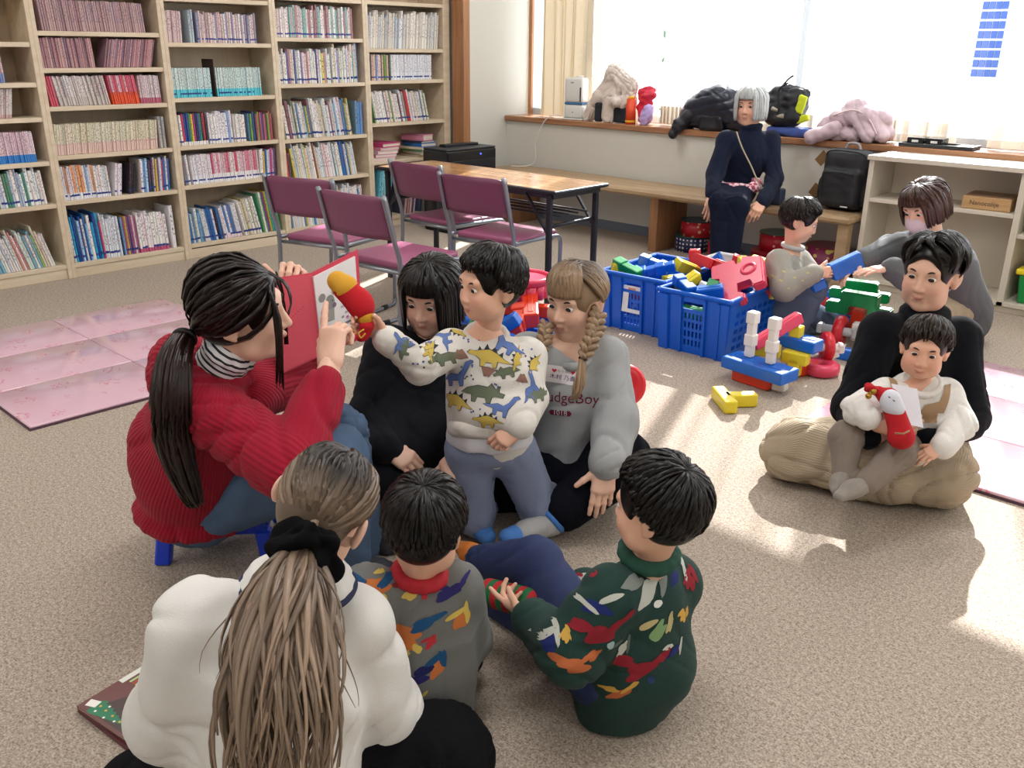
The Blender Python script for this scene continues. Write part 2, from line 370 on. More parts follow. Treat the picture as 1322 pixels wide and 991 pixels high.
# windows: aluminium sashes between a wooden frame
M_alu = mat('sash_aluminium', '#b9c3cc', .45, .3)
M_glass = bpy.data.materials.new('window_glass'); M_glass.use_nodes = True
_nt = M_glass.node_tree; _nt.nodes.clear(); _o = _nt.nodes.new('ShaderNodeOutputMaterial'); _t = _nt.nodes.new('ShaderNodeBsdfTransparent'); _g = _nt.nodes.new('ShaderNodeBsdfGlossy'); _g.inputs['Roughness'].default_value = .02
_x = _nt.nodes.new('ShaderNodeMixShader'); _x.inputs[0].default_value = .06; _nt.links.new(_t.outputs[0], _x.inputs[1]); _nt.links.new(_g.outputs[0], _x.inputs[2]); _nt.links.new(_x.outputs[0], _o.inputs[0])
_wx = [XL, -4.96, -3.155, -1.35, .455, 2.26, 3.0]
for k in range(len(_wx)-1):
    w = box_obj('window_%d' % (k+1), (_wx[k]+.02, YG+.008, ZS+.03), (_wx[k+1]-.02, YG+.013, ZT-.03), M_glass, kind=S)
    for nm, lo, hi in (('sash_rail', (_wx[k], YG-.02, ZS), (_wx[k+1], YG+.04, ZS+.05)), ('sash_rail', (_wx[k], YG-.02, ZT-.05), (_wx[k+1], YG+.04, ZT)),
                       ('sash_stile', (_wx[k], YG-.02, ZS+.05), (_wx[k]+.035, YG+.04, ZT-.05)), ('sash_stile', (_wx[k+1]-.035, YG-.02, ZS+.05), (_wx[k+1], YG+.04, ZT-.05))):
        box_obj(nm, lo, hi, M_alu, w)
box_obj('trim_3', (XL, YG-.045, ZS), (XL+.035, YG-.02, ZT), M_trimwood, kind=S)
# outside: bright ground, a shrub by the first window and a glazed building far off
M_out = mat('concrete_outside', '#c9c7c0', .9)
box_obj('ground_outside', (-40, 6.6, -.5), (60, 80, -.3), M_out, kind=S)
def curtain(name, x0, x1, y, z0, z1, folds, amp, m, label, cat, group=None, hem=None, seed=0, gather=0.0):
    rr = np.random.default_rng(seed); nx = folds*14; nz = 14
    u = np.linspace(0, 1, nx); z = np.linspace(z0, z1, nz)
    ph = np.cumsum(rr.uniform(.6, 1.4, nx)); ph = ph/ph[-1]*folds*2*PI
    am = amp*np.interp(u, np.linspace(0, 1, folds), rr.uniform(.5, 1.2, folds))
    V = []
    for k, zz in enumerate(z):
        t = (zz-z0)/(z1-z0); dx = gather*(1-t)*np.sin(u*PI*2)
        V.append(np.stack([x0+(x1-x0)*u+.25*amp*np.sin(2*ph+1)+dx, y+am*(1-.25*t)*np.sin(ph+.5*np.sin(t*3+u*9)), np.full(nx, zz)], 1))
    V = np.concatenate(V); i = np.arange(nz-1)[:, None]*nx; j = np.arange(nx-1)[None]
    F = np.stack([i+j, i+j+1, i+nx+j+1, i+nx+j], -1).reshape(-1, 4)
    o = raw_obj(name, np_mesh(name, V, F), m); tag(o, label, cat, group)
    if hem:
        nz = 2; Vh = np.concatenate([V[:nx]+[0, -.004, 0], V[:nx]+[0, -.004, hem]]); i = 0; j = np.arange(nx-1)
        raw_obj('hem', np_mesh('hem', Vh, np.stack([j, j+1, nx+j+1, nx+j], -1)), M_hem, o)
    return o
def sheer(name, col, alpha_face, alpha_edge, tl=.6):
    m = bpy.data.materials.new(name); m.use_nodes = True; nt = m.node_tree; N = nt.nodes; L = nt.links; N.clear()
    out = N.new('ShaderNodeOutputMaterial'); tr = N.new('ShaderNodeBsdfTransparent'); df = N.new('ShaderNodeBsdfDiffuse'); tl_ = N.new('ShaderNodeBsdfTranslucent')
    for n in (df, tl_): n.inputs[0].default_value = (*srgb(col), 1)
    mx = N.new('ShaderNodeMixShader'); mx.inputs[0].default_value = tl; L.new(df.outputs[0], mx.inputs[1]); L.new(tl_.outputs[0], mx.inputs[2])
    lw = N.new('ShaderNodeLayerWeight'); lw.inputs['Blend'].default_value = .5
    mr = N.new('ShaderNodeMapRange'); mr.inputs['To Min'].default_value = alpha_face; mr.inputs['To Max'].default_value = alpha_edge; L.new(lw.outputs['Facing'], mr.inputs['Value'])
    m2 = N.new('ShaderNodeMixShader'); L.new(mr.outputs[0], m2.inputs[0]); L.new(tr.outputs[0], m2.inputs[1]); L.new(mx.outputs[0], m2.inputs[2]); L.new(m2.outputs[0], out.inputs[0])
    return m
M_lace = sheer('lace_fabric', '#f2f3f4', .26, .85, .7)
M_hem = sheer('lace_hem', '#d8ccb8', .85, 1.0, .12)
M_drape = sheer('drape_fabric', '#d6c9b0', 1.0, 1.0, .10)
_cx = [(-4.84, -4.23, 5), (-4.20, -3.93, 8), (-3.91, -2.52, 8), (-2.49, -2.36, 5), (-2.34, -1.99, 3), (-1.81, -.6, 7), (-.56, .9, 8), (.94, 2.9, 10)]
_cl = ['white sheer lace curtain behind the beige coat and red bag', 'narrow gathered lace curtain bunch left of the black puffer jacket', 'white sheer lace curtain behind the black puffer jacket and the seated woman',
       'narrow gathered lace curtain bunch right of the pink puffer jacket', 'short white lace curtain panel behind the left of the black tray', 'white sheer lace curtain right of the gap showing the far building', 'white sheer lace curtain right of the tray window', 'white sheer lace curtain at the far right end of the windows']
for k, (a, b, n) in enumerate(_cx):
    curtain('lace_curtain', a, b, 6.10, ZS+.012, ZT-.02, n, .03, M_lace, _cl[k], 'curtain', 'lace curtains', hem=.13, seed=k+3)
curtain('drape_curtain', -5.44, -4.87, 6.05, ZS+.012, ZT-.02, 5, .045, M_drape, 'beige gathered drape hanging at the left end of the window behind the humidifier', 'curtain', seed=11, gather=.02)
# far glazed building seen through the right window
_b = thing('office_building', 'far pale building with blue window bands seen through the right window', 'building', (-15.5, 50, -.3), .0)
M_bwall = mat('building_wall', '#e9eef5', .7); M_bpane = mat('building_pane', '#2c4f9a', .2)
box_obj('wall_block', (-.72, 0, 0), (.72, 3, 26), M_bwall, _b)
_pane = None
for k in range(28):
    for j in range(4):
        bm = bmesh.new()
        if _pane is None:
            bm_box(bm, (0, 0, 0), (.26, .1, .34)); _pane = bm_mesh('pane', bm)
        else: bm.free()
        raw_obj('pane', _pane, M_bpane, _b, loc=(-.46+j*.30, -.03, .75+k*.44))
# shrub outside
def shrub(loc, h, n, seed, label):
    rr = np.random.default_rng(seed); t = thing('garden_shrub', label, 'shrub', loc); B = Bag(); S_ = Bag()
    for _ in range(9):
        a = rr.uniform(0, 6.28); e = np.array([math.cos(a)*.5, math.sin(a)*.3, h*rr.uniform(.6, 1)]); S_.tube(catmull([[0, 0, 0], e*.5+[0, 0, .1], e], 6), np.linspace(.02, .005, 6), 5)
        for _ in range(n):
            p = e*rr.uniform(.3, 1)+rr.normal(0, .11, 3); d = rr.normal(0, 1, 3); d /= np.linalg.norm(d); s = np.cross(d, rr.normal(0, 1, 3)); s /= np.linalg.norm(s); l = .075
            B.add(np.array([p-d*l, p+s*l*.4, p+d*l, p-s*l*.4]), [[0, 1, 2, 3]])
    f = raw_obj('foliage', B.mesh('foliage', False), mat('leaf_green', '#5d6f5c', .6), t); f['kind'] = 'stuff'
    raw_obj('stem', S_.mesh('stem'), mat('stem_brown', '#5a4a3a', .8), t)
shrub((-6.3, 8.2, -.3), 1.75, 60, 5, 'green garden shrub outside the window behind the beige coat')

# ------------------------------------------------------------------ bookcases
COLS = [(1.315, 2.127, [.09, .472, .727, .982, 1.178, 1.40, 1.66]), (2.127, 2.918, [.09, .48, .754, 1.039, 1.257, 1.463, 1.72]), (2.918, 3.728, [.10, .498, .758, 1.065, 1.407, 1.68]),
        (3.728, 4.532, [.10, .449, .752, 1.136, 1.449, 1.72]), (4.532, 5.39, [.08, .532, .826, 1.146, 1.38, 1.72])]
CN = ['first', 'second', 'third', 'fourth', 'fifth']
BCL = ['pale wooden bookcase full of comics, leftmost of the five', 'pale wooden bookcase with cream comic series mid-height, second from left', 'pale wooden bookcase with a turquoise book series and bookend',
       'pale wooden bookcase of picture books right behind the two left chairs', 'pale wooden bookcase next to the wooden post, pink magazines piled inside']
XB = -6.16
for k, (y0, y1, zs) in enumerate(COLS):
    t = thing('bookcase', BCL[k], 'bookcase', (XF, y0, 0), 0, 'wall of bookcases'); w = y1-y0
    def bp(nm, lo, hi, m=M_shelf, bev=.002): return box_obj(nm, lo, hi, m, t, bev)
    bp('side_panel', (XB-XF, 0, 0), (0, .025, 2.12)); bp('side_panel', (XB-XF, w-.025 if k < 4 else w-.07, 0), (0, w, 2.12))
    bp('back_panel', (XB-XF-.01, 0, 0), (XB-XF, w, 2.12), M_shelfback, 0); bp('top_panel', (XB-XF, 0, 2.12), (0, w, 2.15))
    bp('plinth', (-.02, .025, 0), (-.012, w-.025, .065))
    for z in zs: bp('shelf', (XB-XF, .025, z-.027), (-.006, w-.025, z))
# ------------------------------------------------------------------ books
def book_mesh():
    bm = bmesh.new()
    pts = [(-1, 0), (-.04, 0), (-.008, .12), (0, .5), (-.008, .88), (-.04, 1), (-1, 1), (-1, .9), (-.06, .88), (-.06, .12), (-1, .1)]
    bm_prism(bm, pts, 0, 1, 0); bm_prism(bm, [(-.985, .1), (-.06, .12), (-.06, .88), (-.985, .9)], .012, .985, 1)
    bmesh.ops.triangulate(bm, faces=[f for f in bm.faces if len(f.verts) > 4])
    return bm_mesh('book', bm)
ME_book = book_mesh()
M_pages = mat('book_pages', '#d8cfbd', .9)
def book_mat(stuff):
    m = mat('book_cover_many' if stuff else 'book_cover', '#ffffff', .38); nt = m.node_tree; N = nt.nodes; L = nt.links
    typ = 'GEOMETRY' if stuff else 'OBJECT'
    c1 = attr_node(m, 'c1', typ); c2 = attr_node(m, 'c2', typ); ink = attr_node(m, 'ink', typ); prm = attr_node(m, 'prm', typ)  # prm: band height, label, seed
    if stuff: co = attr_node(m, 'loc', 'GEOMETRY').outputs['Vector']
    else: co = N.new('ShaderNodeTexCoord').outputs['Object']
    sx = N.new('ShaderNodeSeparateXYZ'); L.new(co, sx.inputs[0]); sp = N.new('ShaderNodeSeparateXYZ'); L.new(prm.outputs['Vector'], sp.inputs[0])
    z = sx.outputs['Z']; y = sx.outputs['Y']
    band = math_node(m, 'LESS_THAN', z, sp.outputs['X'])
    col = mix_node(m, band, c1.outputs['Color'], c2.outputs['Color'])
    cb = N.new('ShaderNodeCombineXYZ'); L.new(math_node(m, 'ADD', math_node(m, 'MULTIPLY', y, 3.0), math_node(m, 'MULTIPLY', sp.outputs['Z'], 31.7)), cb.inputs[0]); L.new(math_node(m, 'MULTIPLY', z, 17.0), cb.inputs[1])
    n = N.new('ShaderNodeTexNoise'); n.inputs['Scale'].default_value = 1.0; n.inputs['Detail'].default_value = 1.5; L.new(cb.outputs[0], n.inputs['Vector'])
    t = math_node(m, 'GREATER_THAN', n.outputs['Fac'], .56)
    t = math_node(m, 'MULTIPLY', t, math_node(m, 'GREATER_THAN', z, .3)); t = math_node(m, 'MULTIPLY', t, math_node(m, 'LESS_THAN', math_node(m, 'ABSOLUTE', math_node(m, 'SUBTRACT', y, .5)), .3))
    t = math_node(m, 'MULTIPLY', t, math_node(m, 'GREATER_THAN', sx.outputs['X'], -.05))
    col = mix_node(m, math_node(m, 'MULTIPLY', t, .85), col, ink.outputs['Color'])
    lab = math_node(m, 'MULTIPLY', math_node(m, 'LESS_THAN', math_node(m, 'ABSOLUTE', math_node(m, 'SUBTRACT', z, .13)), .028), sp.outputs['Y'])
    lab = math_node(m, 'MULTIPLY', lab, math_node(m, 'GREATER_THAN', sx.outputs['X'], -.05))
    col = mix_node(m, lab, col, srgb('#2b3f8f'))
    L.new(col, bsdf(m).inputs['Base Color']); return m
M_book = book_mat(False); M_bookN = book_mat(True)
ME_book.materials.append(M_book); ME_book.materials.append(M_pages)
WH = ['#e8e4de', '#dfe3ea', '#efeae6', '#d8d4cf', '#e9dfe0']
PALE = WH+['#cfd8e6', '#e8cfd4', '#d9e4dc', '#ded3bd']
MIX = WH+['#2f6fb5', '#79a8d8', '#c94f5b', '#d8b54a', '#3c8f8a', '#7b5a8f', '#c9d4e2', '#4d8f4f', '#b55f8f', '#343a4d', '#d9893f']
BLUE = ['#2f6fb5', '#1f4f9a', '#5f9fd8', '#a8c8e8', '#e4e8ee', '#8f6fb0', '#c03f6f', '#efeae6', '#2c9fd0']
DARK = ['#26242a', '#2e2a33', '#1c1d26']
INK = ['#2a3a6a', '#8a2f45', '#303030', '#2f5f9a', '#a03f6f', '#45604a']
CNAME = {}
def cname(h):
    r, g, b = [int(h[i:i+2], 16) for i in (1, 3, 5)]; mx, mn = max(r, g, b), min(r, g, b)
    if mx-mn < 28: return 'white' if mx > 205 else 'grey' if mx > 90 else 'black'
    import colorsys
    hh, s, v = colorsys.rgb_to_hsv(r/255, g/255, b/255); d = hh*360
    nm = 'red' if d < 14 or d > 345 else 'orange' if d < 38 else 'yellow' if d < 66 else 'green' if d < 165 else 'turquoise' if d < 195 else 'blue' if d < 250 else 'purple' if d < 300 else 'pink'
    if nm == 'red' and s < .45 and v > .6: nm = 'pink'
    return ('pale ' if s < .22 else 'dark ' if v < .45 else '')+nm
# cells: (column, tier, [(y start frac, y end frac, height, h jitter, thickness, t jitter, colours, lean deg, band colour or None, band height, label 0/1, name)])
CELLS = [
 (0, 0, [(.45, .93, .24, .03, .012, .004, PALE+['#8fb06f', '#d08a8a', '#7fb0c8'], 14, None, 0, 0, 'picture book')]),
 (0, 1, [(.45, .97, .21, .02, .016, .006, WH+['#b7c8dc', '#c65f9a', '#e8ecef', '#4d8a6f'], 4, None, 0, 1, 'story book')]),
 (0, 2, [(.45, .93, .176, .002, .0105, .001, ['#e6d0d8', '#e0c4d0', '#ead9df'], 2, '#3b86d0', .26, 0, 'comic')]),
 (0, 3, [(.45, .84, .176, .002, .0105, .001, ['#d5ccc8', '#c2b4b2', '#dad2cf'], -10, '#c8a8a4', .12, 0, 'comic')]),
 (0, 4, [(.45, .8, .172, .002, .0105, .001, ['#c9a3ad', '#d6b7bd'], 1, '#7f8fc0', .3, 0, 'comic')]),
 (1, 0, [(0, .3, .27, .035, .014, .006, BLUE, 3, None, 0, 1, 'picture book'), (.3, .44, .26, .02, .02, .012, ['#e9edf4', '#2f6fc0', '#dfe6f0'], 2, None, 0, 1, 'picture book'), (.44, .6, .245, .015, .012, .004, MIX, 2, None, 0, 1, 'picture book'),
         (.6, .9, .25, .02, .019, .004, ['#efe9ea', '#f0e3e7', '#f3f0ee'], 2, '#c65f86', .1, 1, 'picture book'), (.91, .99, .29, .01, .03, .004, ['#e8e6ea', '#6f5f9a'], 1, None, 0, 0, 'picture book')]),
 (1, 1, [(0, .42, .2, .012, .0135, .005, WH+['#e3d2da', '#8fb3d4', '#e0a070', '#cfd6dc'], 2, '#e8e8ee', .2, 1, 'story book'), (.44, .55, .2, .004, .014, .002, ['#e6dde6', '#eae4ea'], -8, None, 0, 1, 'story book'), (.56, .67, .195, .003, .013, .001, DARK, -9, None, 0, 1, 'story book'),
         (.68, .97, .21, .012, .014, .004, MIX+BLUE, -3, None, 0, 1, 'story book')]),
 (1, 2, [(0, .9, .18, .003, .0118, .0006, ['#dfd9c0', '#e4dec8', '#d8d2b8'], -4, '#e0c4ba', .36, 0, 'comic'), (.91, .98, .2, .002, .018, .002, ['#b9b6b2', '#a8a6a4'], 0, None, 0, 0, 'comic')]),
 (1, 3, [(0, .09, .172, .003, .0118, .001, ['#c94a5c', '#e0c8cc', '#d86070'], 8, None, 0, 0, 'comic'), (.09, .52, .172, .004, .0115, .0008, ['#d6cdca', '#bfb2b0', '#e2dbd8'], 9, '#c7bdb9', .3, 0, 'comic'), (.53, .77, .172, .002, .0115, .0008, ['#d86a80', '#cf5468', '#e3b3bd'], 7, '#e0552f', .42, 0, 'comic'),
         (.78, .98, .17, .004, .0115, .001, ['#dcd0d2', '#c9b8bc', '#d8c4ca'], 2, '#b8627a', .2, 0, 'comic')]),
 (1, 4, [(0, .44, .168, .003, .0112, .001, ['#b98d8d', '#a87f86', '#c9a4a4', '#94747f'], 3, None, 0, 0, 'comic'), (.5, .97, .168, .003, .0112, .001, ['#a87b80', '#8f727f', '#c4979a', '#b5868a'], -14, None, 0, 0, 'comic')]),  # finger-at-lens red haze put into cover colours of this tier and the next
 (1, 5, [(.05, .9, .17, .004, .0125, .001, ['#b99a9a', '#a8878c'], 3, None, 0, 0, 'comic')]),
 (2, 0, [(0, .16, .22, .02, .012, .004, ['#3f86c8', '#e6e4dc', '#cfd6d2', '#6fa0c8'], 4, None, 0, 1, 'picture book'), (.16, .34, .225, .015, .013, .005, ['#2c2f3f', '#e2e2e8', '#3a6fb0', '#231f33'], 8, None, 0, 1, 'picture book'), (.35, .55, .23, .012, .014, .003, ['#eceaee', '#e0dfe8', '#5c7fb8'], 10, '#e8d8de', .16, 1, 'picture book'),
         (.56, .76, .265, .015, .016, .006, ['#d8d2c2', '#e0dccf', '#b8ab7a', '#e8e6e4'], 12, None, 0, 1, 'picture book'), (.77, .98, .29, .01, .013, .004, ['#c8b54a', '#2f86c0', '#7a3f8a', '#4f9a6f', '#2a3f7f', '#e0dccf'], 9, None, 0, 0, 'picture book')]),
 (2, 1, [(.02, .1, .195, .008, .014, .004, WH+['#8a8f96'], 4, None, 0, 1, 'story book'), (.1, .3, .195, .004, .0125, .003, ['#e9e4ec', '#dfe6ee', '#e6e0e4'], 3, '#e8e9f0', .22, 1, 'story book'), (.31, .78, .195, .004, .0125, .003, ['#e2c3cc', '#d98fa0', '#eadfe2', '#d8687c'], 2, '#ece9ec', .3, 1, 'story book'), (.79, .97, .195, .012, .012, .003, MIX, -2, None, 0, 1, 'story book')]),
 (2, 2, [(0, .06, .2, .005, .016, .003, ['#e6e2e2'], 2, None, 0, 1, 'story book'), (.06, .3, .205, .003, .0138, .001, ['#e2c04a', '#302c3c', '#c23a4a', '#2c4f9a', '#3f8f4f', '#a03f8a', '#d8d2c8', '#2a2a33'], 1, '#e8e4e0', .12, 0, 'story book'), (.31, .56, .205, .012, .018, .006, ['#eae6e4', '#dfe2ea', '#8fa8d8', '#e4dfe2'], 2, None, 0, 1, 'story book'),
         (.56, .7, .185, .006, .014, .004, ['#3f9fb0', '#e8e4e2', '#e6e0da'], 1, None, 0, 1, 'story book'), (.71, .97, .19, .01, .013, .003, ['#7a4f5a', '#3f4f8a', '#5a7fa0', '#33263a', '#6f9f4a', '#b55f6f', '#2a2c44'], 1, None, 0, 0, 'story book')]),
 (2, 3, [(0, .39, .185, .001, .0125, .0004, ['#cfe0de', '#c4d8d6'], 1, '#5cc8d8', .28, 1, 'story book'), (.43, .88, .185, .001, .0125, .0004, ['#cfe0de', '#c4d8d6'], 1, '#5cc8d8', .28, 1, 'story book')]),
 (2, 4, [(.0, .16, .19, .004, .014, .003, ['#d2bcbc', '#c8b0b2'], -2, None, 0, 0, 'story book'), (.22, .28, .2, .004, .018, .003, ['#a8b8c0', '#e4dcdc'], 0, None, 0, 0, 'story book'), (.29, .88, .185, .012, .014, .004, ['#d8c6c6', '#cdb8b8', '#c4a8ac', '#e2d6d4', '#8f8fa8'], 0, None, 0, 1, 'story book')]),
 (3, 0, [(.02, .95, .26, .03, .014, .006, PALE+['#d8b54a', '#4f86b8'], 6, None, 0, 0, 'picture book')]),
 (3, 1, [(0, .1, .22, .02, .018, .006, ['#8a3040', '#c03f3f', '#4a4a4a'], 4, None, 0, 0, 'picture book'), (.1, .88, .25, .025, .014, .006, PALE+['#9a6a4a', '#3a6fb0', '#d8c86a', '#3f7f9a', '#c9d4d0'], 9, None, 0, 0, 'picture book')]),
 (3, 2, [(0, .86, .255, .03, .013, .005, PALE+['#6fa8c8', '#c9b56a', '#7a8a6f', '#4f7fa8', '#8a5f6a'], 8, None, 0, 1, 'picture book'), (.88, .99, .24, .01, .02, .004, ['#5f8fc8', '#b07a4a', '#6f8faf'], 0, None, 0, 0, 'picture book')]),
 (3, 3, [(0, .62, .22, .02, .016, .007, PALE+['#5f6fa0', '#b88a8a', '#d8c86a'], 1, None, 0, 1, 'story book'), (.63, .94, .25, .03, .015, .006, PALE+['#4fa8a0', '#c04f6f', '#8f9fc8'], 1, None, 0, 1, 'story book')]),
 (3, 4, [(0, .92, .205, .02, .016, .006, ['#d8c9c9', '#e4dcd9', '#cdbaba', '#b0888c', '#e9e4e2', '#8fb8b4'], 0, None, 0, 1, 'story book')]),
 (4, 0, [(.02, .3, .37, .01, .016, .004, ['#7fc8d4', '#68b8cc', '#8fd0d8'], -10, None, 0, 0, 'magazine file'), (.38, .62, .26, .03, .012, .004, ['#e0b8c8', '#d8a8ba', '#3a3a4a', '#8a7a5a', '#4a5f7a'], -10, None, 0, 0, 'magazine'), (.63, .9, .22, .03, .013, .004, ['#3a3a4a', '#8a7a5a', '#4a5f7a', '#6a6f7a'], -8, None, 0, 0, 'magazine')]),
 (4, 2, [(0, .82, .235, .02, .014, .006, PALE+['#8a5a4a', '#3f8fb0', '#6f9f5a', '#c9393f', '#9a9a9a'], 12, None, 0, 1, 'picture book')]),
 (4, 3, [(0, .3, .19, .004, .0135, .004, ['#8fa0c8', '#6f8f3f', '#2a2a33', '#e2d0ca', '#d8b8a8'], 0, None, 0, 1, 'story book'), (.3, .86, .19, .001, .0125, .0005, ['#e6e8ee', '#dfe2ea'], 0, None, 0, 1, 'story book')]),
 (4, 4, [(0, .97, .25, .03, .0105, .004, ['#ece8e2', '#e4dfd6', '#f0ede8', '#d8d0c4', '#c9c4bc', '#a8b8cc'], -5, None, 0, 0, 'picture book')]),
]
ORD = 'first second third fourth fifth sixth seventh eighth ninth tenth 11th 12th 13th 14th 15th 16th 17th 18th 19th 20th'.split()
def ordn(i): return ORD[i] if i < 20 else '%d%s' % (i+1, {1: 'st', 2: 'nd', 3: 'rd'}.get((i+1) % 10, 'th'))
TIERN = ['bottom shelf', 'second shelf up', 'third shelf up', 'fourth shelf up', 'fifth shelf up', 'sixth shelf up']
BOOKS = []
_rb = np.random.default_rng(21)
for ci, ti, segs in CELLS:
    y0, y1, zs = COLS[ci]; y0 += .027; y1 -= (.027 if ci < 4 else .072); z = zs[ti]+.0008; zlim = zs[ti+1]-.03-z; idx = 0
    for (a, b, h, hj, th, tj, cols, lean, bc, bh, lab, nm) in segs:
        y = y0+(y1-y0)*a; ye = y0+(y1-y0)*b; la = math.radians(lean)
        if lean > 0: y += h*math.sin(la)*(.2 if a > 0 else 1.0)
        run = 0
        while True:
            if nm == 'comic' or run > 0: run -= 1
            w = max(.005, th+_rb.uniform(-tj, tj)); hh = min(h+_rb.uniform(-hj, hj), zlim); st = w/math.cos(la)
            if y+st+(hh*math.sin(-la) if lean < 0 else 0) > ye+.002: break
            c = cols[int(_rb.integers(len(cols)))]; l2 = la*(1+_rb.uniform(-.04, .04)) if abs(lean) > 2 else la
            zz = z+(w*math.sin(-l2) if l2 < 0 else 0)
            BOOKS.append(dict(y=y, z=zz, w=w, h=hh, d=min(.27, hh*.74), lean=l2, c=c, bc=bc, bh=bh, lab=lab*(_rb.random() < .8), x=XF-.02-_rb.uniform(0, .012), nm=nm, ci=ci, ti=ti, i=idx, ink=INK[int(_rb.integers(len(INK)))]))
            y += st+.0011; idx += 1
for b in BOOKS: b['size'] = b['w']*b['h']/((b['x'])**2+b['y']**2+.8)
_top = sorted(range(len(BOOKS)), key=lambda i: -BOOKS[i]['size'])[:298]; _top = set(_top)
_mv = np.empty(len(ME_book.vertices)*3, np.float32); ME_book.vertices.foreach_get('co', _mv); _mv = _mv.reshape(-1, 3)
_mf = [tuple(p.vertices) for p in ME_book.polygons]; _mi = [p.material_index for p in ME_book.polygons]
_SV, _SF4, _SF3, _at, _i4, _i3 = [], [], [], {'c1': [], 'c2': [], 'ink': [], 'prm': [], 'loc': []}, [], []
_base = None; _nv = 0
for i, b in enumerate(BOOKS):
    c1 = srgb(b['c']); c2 = srgb(b['bc']) if b['bc'] else c1; ik = srgb(b['ink']); pr = (b['bh'] if b['bc'] else 0.0, 1.0*b['lab'], (i*.377) % 1.0)
    if i in _top:
        o = bpy.data.objects.new('book', ME_book) if _base is None else _base.copy(); _base = _base or o
        COL.objects.link(o); o.location = (b['x'], b['y'], b['z']); o.rotation_euler = (b['lean'], 0, 0); o.scale = (b['d'], b['w'], b['h'])
        for kk, vv in (('c1', c1), ('c2', c2), ('ink', ik), ('prm', pr)): o[kk] = [float(x) for x in vv]
        ln = 'tilted ' if abs(b['lean']) > .1 else ''
        tag(o, '%s%s %s, %s from left on %s of %s bookcase' % (ln, cname(b['c']), b['nm'], ordn(b['i']), TIERN[b['ti']], CN[b['ci']]), 'book', 'books in the bookcases')
    else:
        v = _mv*np.array([b['d'], b['w'], b['h']]); ca, sa = math.cos(b['lean']), math.sin(b['lean'])
        v = np.stack([v[:, 0]+b['x'], v[:, 1]*ca-v[:, 2]*sa+b['y'], v[:, 1]*sa+v[:, 2]*ca+b['z']], 1); _SV.append(v)
        for f, mi in zip(_mf, _mi):
            (_SF4 if len(f) == 4 else _SF3).append(tuple(q+_nv for q in f)); (_i4 if len(f) == 4 else _i3).append(mi)
        n = len(v); _nv += n
        for kk, vv in (('c1', (*c1, 1)), ('c2', (*c2, 1)), ('ink', (*ik, 1)), ('prm', pr)): _at[kk].append(np.tile(vv, (n, 1)))
        _at['loc'].append(_mv)
_A = {k: ('FLOAT_VECTOR' if k in ('prm', 'loc') else 'FLOAT_COLOR', 'POINT', np.concatenate(v)) for k, v in _at.items()}
_o = raw_obj('books', np_mesh('books', np.concatenate(_SV), [_SF4, _SF3], False, _A, _i4+_i3), [M_bookN, M_pages])
tag(_o, 'remaining small comics and story books filling the bookcase shelves', 'books', kind='stuff')
print('BOOKS', len(BOOKS))

